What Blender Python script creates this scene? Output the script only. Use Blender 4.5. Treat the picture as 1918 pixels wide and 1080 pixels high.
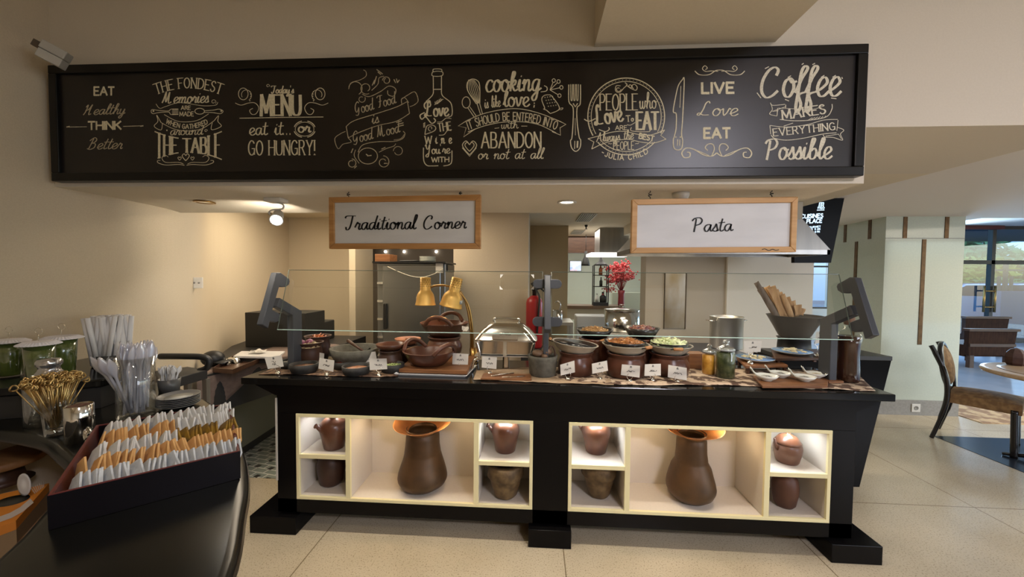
import bpy, bmesh, math, random
from mathutils import Vector, Matrix
random.seed(7)
for o in list(bpy.data.objects): bpy.data.objects.remove(o, do_unlink=True)
S = bpy.context.scene
COL = S.collection
PI = math.pi

# ------------------------------------------------------------------ camera
F = 708.14; YAW = .05969; PITCH = .03484; ROLL = .00865
CAM = Vector((0, -2.06, 1.4931))
def _axes():
    cy, sy, cp, sp = math.cos(YAW), math.sin(YAW), math.cos(PITCH), math.sin(PITCH)
    fwd = Vector((-sy*cp, cy*cp, -sp)); right = Vector((cy, sy, 0)); up = right.cross(fwd)
    c, s = math.cos(ROLL), math.sin(ROLL)
    return c*right + s*up, -s*right + c*up, fwd
RT, UP, FW = _axes()
cam = bpy.data.cameras.new('camera'); cam_o = bpy.data.objects.new('camera', cam); COL.objects.link(cam_o)
cam.sensor_width = 36; cam.lens = F/1918*36; cam.clip_start = .05; cam.clip_end = 200
mw = Matrix((RT, UP, -FW)).transposed().to_4x4(); mw.translation = CAM
cam_o.matrix_world = mw
S.camera = cam_o

# ------------------------------------------------------------------ view and lights
S.view_settings.view_transform = 'Standard'; S.view_settings.look = 'None'
S.view_settings.gamma = 1; S.view_settings.use_curve_mapping = False
S.view_settings.exposure = 0.35
w = bpy.data.worlds.new('world'); S.world = w; w.use_nodes = True
bg = w.node_tree.nodes['Background']
sky = w.node_tree.nodes.new('ShaderNodeTexSky'); sky.sky_type = 'NISHITA'; sky.sun_disc = False
sky.sun_elevation = math.radians(35); sky.sun_rotation = math.radians(200)
w.node_tree.links.new(sky.outputs[0], bg.inputs[0]); bg.inputs[1].default_value = .5

WARM = (1, .84, .63); NEUT = (1, .9, .76); COOL = (.62, .80, 1)
def area(name, loc, sx, sy, power, col, rot=(0, 0, 0), spread=180):
    l = bpy.data.lights.new(name, 'AREA'); l.shape = 'RECTANGLE'; l.size = sx; l.size_y = sy
    l.energy = power; l.color = col; l.spread = math.radians(spread)
    o = bpy.data.objects.new(name, l); o.location = loc; o.rotation_euler = rot; COL.objects.link(o); return o
def spot(name, loc, target, power, col, angle=60, blend=.6, r=.03):
    l = bpy.data.lights.new(name, 'SPOT'); l.energy = power; l.color = col
    l.spot_size = math.radians(angle); l.spot_blend = blend; l.shadow_soft_size = r
    o = bpy.data.objects.new(name, l); o.location = loc
    o.rotation_euler = (Vector(target)-Vector(loc)).to_track_quat('-Z', 'Y').to_euler(); COL.objects.link(o); return o
def point(name, loc, power, col, r=.03):
    l = bpy.data.lights.new(name, 'POINT'); l.energy = power; l.color = col; l.shadow_soft_size = r
    o = bpy.data.objects.new(name, l); o.location = loc; COL.objects.link(o); return o
# dining room downlights in the ceiling behind the camera
for x, y, e in ((-1.0, -3.0, 6), (.3, -3.6, 15), (-.9, -4.8, 6), (.8, -4.4, 14), (3.2, -3.4, 12), (1.4, -5.2, 24), (4.4, -1.9, 12)):
    spot('dining_downlight', (x, y, 2.73), (x, y, 0), e, WARM, 150, .9, .05)
spot('tea_bar_downlight', (-.75, -1.75, 2.73), (-1.15, -1.05, 1), 16, (1, .88, .70), 62, .8, .05)
area('lounge_bounce_fill', (6.4, .6, 2.74), 1.6, 1.6, 95, (1, .95, .88))  # added fill, stands in for daylight bouncing up to the lounge ceiling
# daylight through the window wall on the right and the window behind the camera
area('window_daylight', (8.75, 7.95, 1.4), 2.2, 2.4, 330, COOL, (math.radians(-98), 0, math.radians(-36)))
area('window_daylight', (6.4, -4.8, 1.7), 2.6, 1.8, 60, (.80, .86, 1), (math.radians(84), 0, math.radians(24)), 130)
area('board_highlight_fill', (1.6, -3.35, 2.73), .7, .4, 84, (.90, .87, .98))  # added light, placed for the chalkboard highlight and to brighten the right bulkhead
# kitchen ceiling lights
area('kitchen_ceiling_lamp', (-1.6, 1.3, 2.15), 1.6, .7, 26, WARM)
area('kitchen_ceiling_lamp', (1.3, 1.0, 2.15), 1.6, .5, 8, NEUT)
area('back_kitchen_lamp', (.9, 4.6, 2.15), 1.5, 2.5, 40, (1, .94, .84))
# soffit spots over the counter
spot('track_spot', (-1.225, -.31, 1.74), (-2.55, .95, 1.86), 22, (1, .88, .70), 100, 1, .03)
for sx in (-1.634, -1.1, -.5, .149, .62, 1.05):
    spot('soffit_spot', (sx, -.25, 1.838), (sx, .10, .9), 16, NEUT, 110, .8)

# ------------------------------------------------------------------ picture measure -> place
def ray(px, py): return FW + (px-959)/F*RT + (540-py)/F*UP
def aty(px, py, y): d = ray(px, py); return CAM + d*((y-CAM.y)/d.y)
def atz(px, py, z): d = ray(px, py); return CAM + d*((z-CAM.z)/d.z)
def atx(px, py, x): d = ray(px, py); return CAM + d*((x-CAM.x)/d.x)
def dep(P): return (Vector(P)-CAM).dot(FW)
def hpx(n, P): return n*dep(P)/F                     # upright size
def rpx(n, P):                                        # radius of an upright round thing n px wide
    d = Vector(P)-CAM; a = d.dot(RT)/d.dot(FW); return n/2*dep(P)/F/math.sqrt(1+a*a)
def stand(px, py, z, wpx):                            # centre of a round base whose front edge shows at py
    P = atz(px, py, z); r = rpx(wpx, P); v = P-CAM; v.z = 0; v.normalize(); return P+v*r

# ------------------------------------------------------------------ materials
MATS = {}
def M(name, col, rough=.5, metal=0, noise=0, col2=None, scale=8, bump=0, emit=None, estr=1, alpha=1, trans=0, ior=1.45, spec=.5, coat=0, stretch=None, detail=5, contrast=None, bscale=None):
    if name in MATS: return MATS[name]
    m = bpy.data.materials.new(name); m.use_nodes = True; MATS[name] = m
    nt = m.node_tree; b = nt.nodes['Principled BSDF']; L = nt.links
    I = b.inputs
    I['Base Color'].default_value = (*col, 1); I['Roughness'].default_value = rough; I['Metallic'].default_value = metal
    I['Specular IOR Level'].default_value = spec; I['IOR'].default_value = ior; I['Alpha'].default_value = alpha
    I['Transmission Weight'].default_value = trans; I['Coat Weight'].default_value = coat; I['Coat Roughness'].default_value = .05
    if emit: I['Emission Color'].default_value = (*emit, 1); I['Emission Strength'].default_value = estr
    if col2 or bump:
        tc = nt.nodes.new('ShaderNodeTexCoord'); mp = nt.nodes.new('ShaderNodeMapping'); L.new(tc.outputs['Object'], mp.inputs[0])
        if stretch: mp.inputs['Scale'].default_value = stretch
        n = nt.nodes.new('ShaderNodeTexNoise'); n.inputs['Scale'].default_value = scale; n.inputs['Detail'].default_value = detail
        L.new(mp.outputs[0], n.inputs[0])
        if col2:
            r = nt.nodes.new('ShaderNodeValToRGB'); lo, hi = contrast or (.35, .65)
            r.color_ramp.elements[0].position = lo; r.color_ramp.elements[1].position = hi
            r.color_ramp.elements[0].color = (*col, 1); r.color_ramp.elements[1].color = (*col2, 1)
            L.new(n.outputs[0], r.inputs[0]); L.new(r.outputs[0], I['Base Color'])
        if bump:
            src = n
            if bscale:
                src = nt.nodes.new('ShaderNodeTexNoise'); src.inputs['Scale'].default_value = bscale; L.new(mp.outputs[0], src.inputs[0])
            bp = nt.nodes.new('ShaderNodeBump'); bp.inputs['Strength'].default_value = bump; bp.inputs['Distance'].default_value = .004
            L.new(src.outputs[0], bp.inputs['Height']); L.new(bp.outputs[0], I['Normal'])
    return m
def glass(name, tint=(.95, 1, .98), fac=.12, rough=0.0, k=.75):
    """thin clear sheet: see-through with a grazing mirror"""
    if name in MATS: return MATS[name]
    m = bpy.data.materials.new(name); m.use_nodes = True; MATS[name] = m
    nt = m.node_tree; nt.nodes.remove(nt.nodes['Principled BSDF']); out = nt.nodes['Material Output']
    t = nt.nodes.new('ShaderNodeBsdfTransparent'); t.inputs[0].default_value = (*tint, 1)
    g = nt.nodes.new('ShaderNodeBsdfGlossy'); g.inputs['Roughness'].default_value = rough; g.inputs[0].default_value = (1, 1, 1, 1)
    f = nt.nodes.new('ShaderNodeLayerWeight'); f.inputs[0].default_value = .18
    a = nt.nodes.new('ShaderNodeMath'); a.operation = 'MULTIPLY_ADD'; a.inputs[1].default_value = k; a.inputs[2].default_value = fac; a.use_clamp = True
    nt.links.new(f.outputs['Facing'], a.inputs[0])
    x = nt.nodes.new('ShaderNodeMixShader'); nt.links.new(a.outputs[0], x.inputs[0]); nt.links.new(t.outputs[0], x.inputs[1]); nt.links.new(g.outputs[0], x.inputs[2])
    nt.links.new(x.outputs[0], out.inputs[0]); return m

def milky(name, k):
    m = glass(name, (.96, .96, 1), .16, .1); nt = m.node_tree; out = nt.nodes['Material Output']; src = out.inputs[0].links[0].from_socket
    d = nt.nodes.new('ShaderNodeBsdfDiffuse'); d.inputs[0].default_value = (.85, .85, .9, 1); x = nt.nodes.new('ShaderNodeMixShader'); x.inputs[0].default_value = k
    nt.links.new(src, x.inputs[1]); nt.links.new(d.outputs[0], x.inputs[2]); nt.links.new(x.outputs[0], out.inputs[0]); return m

# ------------------------------------------------------------------ mesh builder
class MB:
    def __init__(s): s.v = []; s.f = []; s.sm = []
    def add(s, vs, fs, smooth=False):
        k = len(s.v); s.v += [tuple(v) for v in vs]; s.f += [tuple(i+k for i in f) for f in fs]; s.sm += [smooth]*len(fs); return s
    def box(s, x0, x1, y0, y1, z0, z1, mat=None):
        vs = [Vector((x, y, z)) for x in (x0, x1) for y in (y0, y1) for z in (z0, z1)]
        if mat: vs = [mat @ v for v in vs]
        return s.add(vs, [(0, 1, 3, 2), (4, 6, 7, 5), (0, 4, 5, 1), (2, 3, 7, 6), (0, 2, 6, 4), (1, 5, 7, 3)])
    def prism(s, poly, a, b, axis='z'):
        """poly of 2-D points pushed from a to b along the axis"""
        n = len(poly)
        def P(p, t): return {'z': (p[0], p[1], t), 'y': (p[0], t, p[1]), 'x': (t, p[0], p[1])}[axis]
        vs = [P(p, a) for p in poly]+[P(p, b) for p in poly]
        fs = [tuple(range(n))[::-1], tuple(range(n, 2*n))]+[(i, (i+1) % n, (i+1) % n+n, i+n) for i in range(n)]
        return s.add(vs, fs)
    def lathe(s, prof, c=(0, 0, 0), seg=32, mat=None, sx=1, sy=1, smooth=True, wob=0, ph=0, cap=True):
        vs = []; fs = []; n = len(prof); c = Vector(c)
        for (r, z) in prof:
            for k in range(seg):
                a = 2*PI*k/seg+ph; q = r*(1+wob*math.sin(3*a+z*40)+wob*.6*math.sin(5*a+1))
                v = Vector((q*math.cos(a)*sx, q*math.sin(a)*sy, z))
                vs.append((mat @ v if mat else v)+c)
        for i in range(n-1):
            for k in range(seg):
                k2 = (k+1) % seg; fs.append((i*seg+k, i*seg+k2, (i+1)*seg+k2, (i+1)*seg+k))
        if cap and prof[0][0] > 1e-5: fs.append(tuple(range(seg))[::-1])
        if cap and prof[-1][0] > 1e-5: fs.append(tuple((n-1)*seg+k for k in range(seg)))
        return s.add(vs, fs, smooth)
    def tube(s, pts, r, seg=8, closed=False, flat=1.0):
        pts = [Vector(p) for p in pts]; n = len(pts); vs = []; fs = []; up = None
        for i, p in enumerate(pts):
            a = pts[(i-1) % n] if (closed or i > 0) else p; b = pts[(i+1) % n] if (closed or i < n-1) else p
            t = (b-a); t = t.normalized() if t.length > 1e-9 else Vector((0, 0, 1))
            if up is None: up = Vector((0, 0, 1)) if abs(t.z) < .9 else Vector((1, 0, 0))
            x = t.cross(up).normalized(); up = x.cross(t).normalized()
            q = r[i] if isinstance(r, (list, tuple)) else r
            for k in range(seg):
                an = 2*PI*k/seg; vs.append(p+x*math.cos(an)*q+up*math.sin(an)*q*flat)
        m = n if closed else n-1
        for i in range(m):
            j = (i+1) % n
            for k in range(seg): fs.append((i*seg+k, i*seg+(k+1) % seg, j*seg+(k+1) % seg, j*seg+k))
        if not closed: fs += [tuple(range(seg))[::-1], tuple((n-1)*seg+k for k in range(seg))]
        return s.add(vs, fs, True)
    def ball(s, c, r, seg=12, rings=8, sc=(1, 1, 1), mat=None):
        pr = [(max(math.sin(PI*i/rings), 0)*r, -math.cos(PI*i/rings)*r) for i in range(rings+1)]
        pr[0] = (1e-6, -r); pr[-1] = (1e-6, r)
        T = Matrix.Diagonal((*sc, 1)); return s.lathe(pr, c, seg, (mat @ T) if mat else T)
    def grid(s, fn, nu, nv, smooth=True, closeu=False):
        vs = [fn(i/(nu-(0 if closeu else 1)), j/(nv-1)) for i in range(nu) for j in range(nv)]; fs = []
        for i in range(nu if closeu else nu-1):
            i2 = (i+1) % nu
            for j in range(nv-1): fs.append((i*nv+j, i2*nv+j, i2*nv+j+1, i*nv+j+1))
        return s.add(vs, fs, smooth)
    def build(s, name, mat, parent=None, bevel=0, thick=0, fix=True):
        me = bpy.data.meshes.new(name); me.from_pydata(s.v, [], s.f); me.update()
        for p, q in zip(me.polygons, s.sm): p.use_smooth = q
        if fix:
            bm = bmesh.new(); bm.from_mesh(me); bmesh.ops.recalc_face_normals(bm, faces=bm.faces); bm.to_mesh(me); bm.free()
        o = bpy.data.objects.new(name, me); COL.objects.link(o); me.materials.append(mat)
        if parent: o.parent = parent
        if thick:
            md = o.modifiers.new('thickness', 'SOLIDIFY'); md.thickness = thick; md.offset = 0
        if bevel:
            md = o.modifiers.new('edge', 'BEVEL'); md.width = bevel; md.segments = 2; md.limit_method = 'ANGLE'; md.angle_limit = math.radians(40)
        return o
def shell(outer, t=.006):
    """outer profile bottom->top turned into a vessel wall with an inside"""
    inner = [(max(r-t, .001), max(z, outer[0][1]+t)) for r, z in outer]
    return outer+inner[::-1][0:]+[(1e-4, outer[0][1]+t)]
def crv(pts, n=8, closed=False):
    pts = [Vector(p) for p in pts]; out = []; N = len(pts)
    rng = N if closed else N-1
    for i in range(rng):
        g = (lambda k: pts[k % N]) if closed else (lambda k: pts[min(max(k, 0), N-1)])
        a, b, c, d = g(i-1), g(i), g(i+1), g(i+2)
        for k in range(n):
            t = k/n; out.append(.5*((2*b)+(c-a)*t+(2*a-5*b+4*c-d)*t*t+(3*b-a-3*c+d)*t**3))
    if not closed: out.append(pts[-1])
    return out
def tag(o, label, cat, group=None, kind=None):
    o['label'] = label; o['category'] = cat
    if group: o['group'] = group
    if kind: o['kind'] = kind
    return o
def thing(name, label, cat, loc=(0, 0, 0), rz=0, group=None):
    o = bpy.data.objects.new(name, None); COL.objects.link(o); o.location = loc; o.rotation_euler = (0, 0, rz)
    o.empty_display_size = .05
    return tag(o, label, cat, group)
def struct(name, mb, mat, **k):
    o = mb.build(name, mat, **k); o['kind'] = 'structure'; return o
KIDS = {}
def dup(root, loc, rz=None, label=None, group=None):
    if root.name not in KIDS: KIDS[root.name] = [(c, [g for g in COL.objects if g.parent == c]) for c in COL.objects if c.parent == root]
    r = root.copy(); COL.objects.link(r); r.location = loc
    if rz is not None: r.rotation_euler = (0, 0, rz)
    if label: r['label'] = label
    if group: r['group'] = group
    for c, gs in KIDS[root.name]:
        d = c.copy(); COL.objects.link(d); d.parent = r
        for g in gs:
            e = g.copy(); COL.objects.link(e); e.parent = d
    return r
# ------------------------------------------------------------------ the room
plaster = M('plaster_cream', (.60, .51, .37), .85, bump=.12, scale=180, col2=(.57, .48, .345))
plaster_w = M('plaster_white', (.72, .68, .60), .85, bump=.08, scale=160, col2=(.70, .66, .58))
ceil_m = M('ceiling_paint', (.70, .62, .48), .9, bump=.06, scale=140, col2=(.68, .60, .46))
def floor_mat():
    m = bpy.data.materials.new('terrazzo'); m.use_nodes = True; nt = m.node_tree; L = nt.links; b = nt.nodes['Principled BSDF']
    tc = nt.nodes.new('ShaderNodeTexCoord')
    n1 = nt.nodes.new('ShaderNodeTexNoise'); n1.inputs['Scale'].default_value = 2.2; n1.inputs['Detail'].default_value = 6
    n2 = nt.nodes.new('ShaderNodeTexNoise'); n2.inputs['Scale'].default_value = 130; n2.inputs['Detail'].default_value = 2
    r1 = nt.nodes.new('ShaderNodeValToRGB'); r1.color_ramp.elements[0].position = .3; r1.color_ramp.elements[1].position = .7
    r1.color_ramp.elements[0].color = (.50, .42, .29, 1); r1.color_ramp.elements[1].color = (.62, .53, .38, 1)
    r2 = nt.nodes.new('ShaderNodeValToRGB'); r2.color_ramp.elements[0].position = .28; r2.color_ramp.elements[1].position = .45
    r2.color_ramp.elements[0].color = (.55, .52, .48, 1); r2.color_ramp.elements[1].color = (1, 1, 1, 1)
    br = nt.nodes.new('ShaderNodeTexBrick'); br.offset = 0; br.inputs['Scale'].default_value = 1
    br.inputs['Brick Width'].default_value = 1.36; br.inputs['Row Height'].default_value = 1.36
    br.inputs['Mortar Size'].default_value = .0035; br.inputs['Mortar Smooth'].default_value = .3
    br.inputs['Color1'].default_value = br.inputs['Color2'].default_value = (1, 1, 1, 1); br.inputs['Mortar'].default_value = (.42, .38, .32, 1)
    mp = nt.nodes.new('ShaderNodeMapping'); mp.inputs['Location'].default_value = (-.172, -.545, 0)
    mx = nt.nodes.new('ShaderNodeMixRGB'); mx.blend_type = 'MULTIPLY'; mx.inputs[0].default_value = 1
    mx2 = nt.nodes.new('ShaderNodeMixRGB'); mx2.blend_type = 'MULTIPLY'; mx2.inputs[0].default_value = 1
    for n in (n1, n2): L.new(tc.outputs['Object'], n.inputs[0])
    L.new(tc.outputs['Object'], mp.inputs[0]); L.new(mp.outputs[0], br.inputs[0])
    L.new(n1.outputs[0], r1.inputs[0]); L.new(n2.outputs[0], r2.inputs[0])
    L.new(r1.outputs[0], mx.inputs[1]); L.new(r2.outputs[0], mx.inputs[2]); L.new(mx.outputs[0], mx2.inputs[1]); L.new(br.outputs[0], mx2.inputs[2])
    L.new(mx2.outputs[0], b.inputs['Base Color']); b.inputs['Roughness'].default_value = .22; b.inputs['Specular IOR Level'].default_value = .35
    return m
struct('floor', MB().box(-4.5, 16.2, -7, 7.7, -.1, 0), floor_mat())
def mosaic_mat():
    m = bpy.data.materials.new('mosaic'); m.use_nodes = True; nt = m.node_tree; L = nt.links; b = nt.nodes['Principled BSDF']
    tc = nt.nodes.new('ShaderNodeTexCoord'); mp = nt.nodes.new('ShaderNodeMapping'); mp.inputs['Rotation'].default_value = (0, 0, math.radians(12))
    br = nt.nodes.new('ShaderNodeTexBrick'); br.inputs['Scale'].default_value = 1; br.inputs['Brick Width'].default_value = .11; br.inputs['Row Height'].default_value = .055
    br.inputs['Mortar Size'].default_value = .005; br.inputs['Color1'].default_value = (.25, .29, .25, 1); br.inputs['Color2'].default_value = (.33, .37, .32, 1)
    br.inputs['Mortar'].default_value = (.75, .75, .68, 1)
    vo = nt.nodes.new('ShaderNodeTexVoronoi'); vo.inputs['Scale'].default_value = 9; vo.distance = 'CHEBYCHEV'; vo.inputs['Randomness'].default_value = .25
    r = nt.nodes.new('ShaderNodeMath'); r.operation = 'LESS_THAN'; r.inputs[1].default_value = .17
    mx = nt.nodes.new('ShaderNodeMixRGB'); mx.inputs[2].default_value = (.05, .045, .04, 1)
    L.new(tc.outputs['Object'], mp.inputs[0]); L.new(mp.outputs[0], br.inputs[0]); L.new(mp.outputs[0], vo.inputs[0])
    L.new(vo.outputs['Distance'], r.inputs[0]); L.new(r.outputs[0], mx.inputs[0]); L.new(br.outputs[0], mx.inputs[1]); L.new(mx.outputs[0], b.inputs['Base Color'])
    b.inputs['Roughness'].default_value = .35; return m
struct('floor_mosaic', MB().box(-3.2, 2.0, .535, 3.0, 0, .003), mosaic_mat())
# left wall: straight by the bulkhead, then bending away behind it
wl = [(-2.01, -3.2), (-2.01, -.6)]+[(p.x, p.y) for p in crv([(-2.01, -.58, 0), (-2.012, -.32, 0), (-2.05, -.06, 0), (-2.15, .17, 0), (-2.36, .5, 0), (-2.64, .95, 0), (-2.86, 1.7, 0), (-3.0, 2.4, 0)], 6)]
mb = MB()
for i in range(len(wl)-1):
    (a, b), (c, d) = wl[i], wl[i+1]
    mb.add([(a, b, 0), (c, d, 0), (c, d, 2.75), (a, b, 2.75), (a-.15, b, 0), (c-.15, d, 0), (c-.15, d, 2.75), (a-.15, b, 2.75)], [(0, 1, 2, 3), (4, 7, 6, 5)], True)
struct('wall_left', mb, plaster, fix=False)
# back wall, stepped, with the oven niche and the kitchen pass
mb = MB(); mb.box(-3.15, -2.30, 2.40, 2.55, 0, 2.17)
mb.box(-2.30, -2.02, 2.36, 2.55, 0, 2.17)
struct('wall_back', mb, plaster)
struct('wall_kitchen', MB().box(-.87, -.067, 1.95, 3.1, 0, 2.17), M('plaster_beige', (.55, .46, .34), .85, bump=.05, scale=150, col2=(.53, .44, .32)))
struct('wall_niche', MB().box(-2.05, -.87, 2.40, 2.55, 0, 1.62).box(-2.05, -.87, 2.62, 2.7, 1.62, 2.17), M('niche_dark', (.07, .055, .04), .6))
struct('wall_niche_side', MB().box(-2.02, -1.95, 1.95, 2.40, 0, 2.17), plaster)
struct('wall_pier', MB().box(-.1, .447, 3.1, 3.4, 0, 2.17), M('plaster_tan', (.50, .40, .25), .85, bump=.05, scale=150, col2=(.48, .38, .24)))
struct('wall_stove', MB().box(1.168, 1.985, 2.0, 2.2, 0, 2.17), M('plaster_taupe', (.43, .375, .30), .8, bump=.05, scale=150, col2=(.41, .355, .285)))
struct('wall_stove_right', MB().box(1.985, 2.835, 1.97, 2.2, 0, 2.17), plaster_w)
# far room
struct('wall_far', MB().box(-2.5, 4.0, 7.0, 7.2, 0, 2.6), M('paint_pale_green', (.62, .66, .58), .7))
struct('wall_far_left', MB().box(-2.5, -2.35, 2.55, 7, 0, 2.6), plaster_w)
# ceilings
struct('ceiling_kitchen', MB().box(-3.3, 2.07, .075, 7.2, 2.17, 2.3), ceil_m)
struct('ceiling_lounge', MB().prism([(2.07, -.58), (7.05, 2.35), (7.05, 2.42), (4.9, 2.42), (4.9, 7.2), (2.07, 7.2)], 2.165, 2.3), M('ceiling_lounge_paint', (.84, .79, .73), .9))
struct('ceiling_window_hall', MB().box(4.0, 16.2, -.6, 7.7, 2.75, 2.85), plaster_w)
struct('ceiling_dining', MB().box(-2.2, 12, -7, -.58, 2.75, 2.85), ceil_m)
struct('ceiling_beam', MB().box(.216, .875, -7, -.581, 2.36, 2.75), ceil_m)
# bulkhead carrying the board: the low soffit box on the left, the higher one on the right
struct('wall_bulkhead', MB().prism([(-2.2, 1.847), (1.206, 1.842), (1.206, 2.046), (2.07, 2.046), (2.07, 2.75), (-2.2, 2.75)], -.58, .075, 'y'), M('bulkhead_paint', (.66, .60, .50), .85, bump=.06, scale=150, col2=(.64, .58, .48)))
struct('wall_bulkhead_right', MB().box(2.07, 12, -.58, -.3, 2.166, 2.75), MATS['bulkhead_paint'])
struct('ceiling_soffit_right', MB().box(1.206, 2.07, .075, 3.2, 2.046, 2.17), ceil_m)
# shell behind the camera
struct('wall_rear', MB().box(-2.2, 12, -7.15, -7, 0, 2.75), plaster)
struct('wall_left_rear', MB().box(-2.2, -2.05, -7, -3.2, 0, 2.75), plaster)
# column with back-painted glass panels
gp = M('back_painted_glass', (.56, .60, .50), .12, coat=.6, spec=.5, col2=(.53, .57, .48), scale=60)
brz = M('bronze_strip', (.10, .055, .025), .35, .6, col2=(.16, .09, .04), scale=20)
stone = M('stone_base', (.27, .26, .24), .5, col2=(.32, .31, .29), scale=50)
A, B, Cc = (3.80, 2.30), (4.605, 2.30), (3.96, 3.3)
struct('wall_column', MB().prism([A, B, (4.605, 3.3), Cc], .16, 2.166), gp)
struct('baseboard_column', MB().prism([(A[0]-.005, A[1]-.012), (B[0]+.012, B[1]-.012), (4.62, 3.3), (Cc[0]-.012, Cc[1])], 0, .165), stone)
def strip(px, y0, y1, wpx, t=.006):
    P = aty(px, y0, 2.30); Q = aty(px, y1, 2.30); w2 = hpx(wpx, P)/2
    return P.x-w2, P.x+w2, 2.30-t, 2.30, Q.z, P.z
mb = MB()
for px, y0, y1 in ((1696, 406, 446), (1774, 406, 446)): mb.box(*strip(px, y0, y1, 7))
x0, x1, a, b, z0, z1 = strip(1731, 448, 450, 7); zb = aty(1724, 645, 2.3).z
mb.box(x0, x1, a, b, zb, z1)
d = Vector((Cc[0]-A[0], Cc[1]-A[1], 0)); ln = d.length; d.normalize(); nn = Vector((-d.y, d.x, 0))
def side_strip(t, w, z0, z1):
    p = Vector((A[0], A[1], 0))+d*t; q = p+d*w; n2 = nn*.006
    vs = [p, q, q+n2, p+n2]; mb.prism([(v.x, v.y) for v in vs], z0, z1)
side_strip(.22, .05, 1.945, 2.164); side_strip(.66, .05, 1.945, 2.164); side_strip(.44, .05, .8, 1.935)
struct('trim_1', mb, brz)
mb = MB().box(A[0], B[0], 2.296, 2.3, 1.928, 1.934)
struct('trim_2', mb, stone)
# ------------------------------------------------------------------ buffet counter
blk = M('black_lacquer', (.005, .0045, .0045), .2, spec=.14)
blk2 = M('black_lacquer_top', (.006, .006, .006), .12, spec=.3)
cream = M('cream_edge', (.80, .72, .42), .5)
white_in = M('white_laminate', (.70, .63, .54), .45, col2=(.67, .60, .51), scale=90, stretch=(1, 1, 6))
LEDW, LEDY = .75, .45
BX0, BX1 = -1.47, 1.69
ctr = thing('buffet_counter', 'long black lacquered buffet counter with lit cream framed niches', 'counter', (0, 0, 0))
LX = (-1.355, 0.0); RX = (.1955, 1.572)           # niche frames, outer edges
ZT, ZB = .6926, .1956; FW_ = .018
mb = MB()
D = .53
mb.box(BX0, BX1, 0, D, ZT, .862)                    # apron
mb.box(BX0, BX1, 0, D, .115, ZB)                    # plinth rail
for a, b in ((BX0, LX[0]), (LX[1], RX[0]), (RX[1], BX1)): mb.box(a, b, 0, D, .115, ZT)
mb.box(LX[0], LX[1], .30, D, ZB, ZT); mb.box(RX[0], RX[1], .30, D, ZB, ZT)
mb.build('body', blk, ctr, bevel=.002)
mb = MB().box(-1.66, 1.853, -.03, .56, .862, .9)
mb.build('countertop', blk2, ctr, bevel=.004)
mb = MB()
mb.prism([(-1.60, .862), (1.80, .862), (BX1, .80), (BX0, .80)], -.012, .5, 'y').build('cornice', blk, ctr)
for a, b in ((-1.62, -1.345), (-.02, .215), (1.57, 1.823)):
    MB().box(a, b, -.03, .55, 0, .1).build('foot', blk, ctr, bevel=.003)
MB().box(-1.476, -1.466, -.005, .54, .30, .78).build('side_trim', M('pale_edge', (.5, .47, .42), .5), ctr)
for (a, b), dv in ((LX, (-1.05, -.315)), (RX, (.515, 1.248))):
    fr = MB(); t = FW_
    fr.box(a, b, -.004, .012, ZT-t, ZT).box(a, b, -.004, .012, ZB, ZB+t).box(a, a+t, -.004, .012, ZB+t, ZT-t).box(b-t, b, -.004, .012, ZB+t, ZT-t)
    for x in dv: fr.box(x-.014, x+.014, -.004, .012, ZB+t, ZT-t)
    sz = .447
    fr.box(a+t, dv[0]-.014, -.004, .012, sz-.012, sz+.012).box(dv[1]+.014, b-t, -.004, .012, sz-.012, sz+.012)
    nf = fr.build('niche_frame', cream, ctr, bevel=.0015)
    ins = MB(); e = .012
    ins.box(a+.002, b-.002, .29, .298, ZB, ZT)                                  # back
    ins.box(a+.002, b-.002, .012, .29, ZB+.004, ZB+t-.002).box(a+.002, b-.002, .012, .29, ZT-t+.002, ZT-.002)
    ins.box(a+.002, a+t-.002, .012, .29, ZB, ZT).box(b-t+.002, b-.002, .012, .29, ZB, ZT)
    for x in dv: ins.box(x-e, x+e, .012, .29, ZB+t, ZT-t)
    ins.build('niche_lining', white_in, ctr)
    MB().box(a+t, dv[0]-.014, .012, .288, sz-.010, sz+.010).build('niche_shelf', white_in, ctr)
    MB().box(dv[1]+.014, b-t, .012, .288, sz-.010, sz+.010).build('niche_shelf', white_in, ctr)
    for x, c, pw in (((a+dv[0])/2, (.86, .93, 1), LEDW), ((dv[0]+dv[1])/2-.2, (1, .74, .42), LEDY), ((dv[0]+dv[1])/2+.2, (1, .76, .46), LEDY), ((dv[1]+b)/2, (.84, .93, 1), LEDW)):
        area('niche_led', (x, .10, ZT-t-.003), .12, .02, pw, c)

# ------------------------------------------------------------------ chalkboard on the bulkhead
BY = -.606
bd = thing('menu_chalkboard', 'long black framed chalkboard lettered with food sayings above the buffet', 'chalkboard', (0, BY, 0))
bx0, bx1, bz0, bz1 = -1.975, 1.175, 1.861, 2.3255
fwid = .034
mb = MB(); z = 0
mb.box(bx0, bx1, -.012, .024, bz1-fwid, bz1).box(bx0, bx1, -.012, .024, bz0, bz0+fwid).box(bx0, bx0+fwid, -.012, .024, bz0+fwid, bz1-fwid).box(bx1-fwid, bx1, -.012, .024, bz0+fwid, bz1-fwid)
mb.build('board_frame', M('black_frame', (.004, .0035, .003), .32, spec=.4), bd, bevel=.003)
slate = M('chalk_slate', (.006, .004, .0035), .36, spec=.7, col2=(.010, .007, .006), scale=3, bump=.04, bscale=60)
MB().box(bx0+fwid-.004, bx1-fwid+.004, 0, .02, bz0+fwid-.004, bz1-fwid+.004).build('slate_panel', slate, bd)
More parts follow.
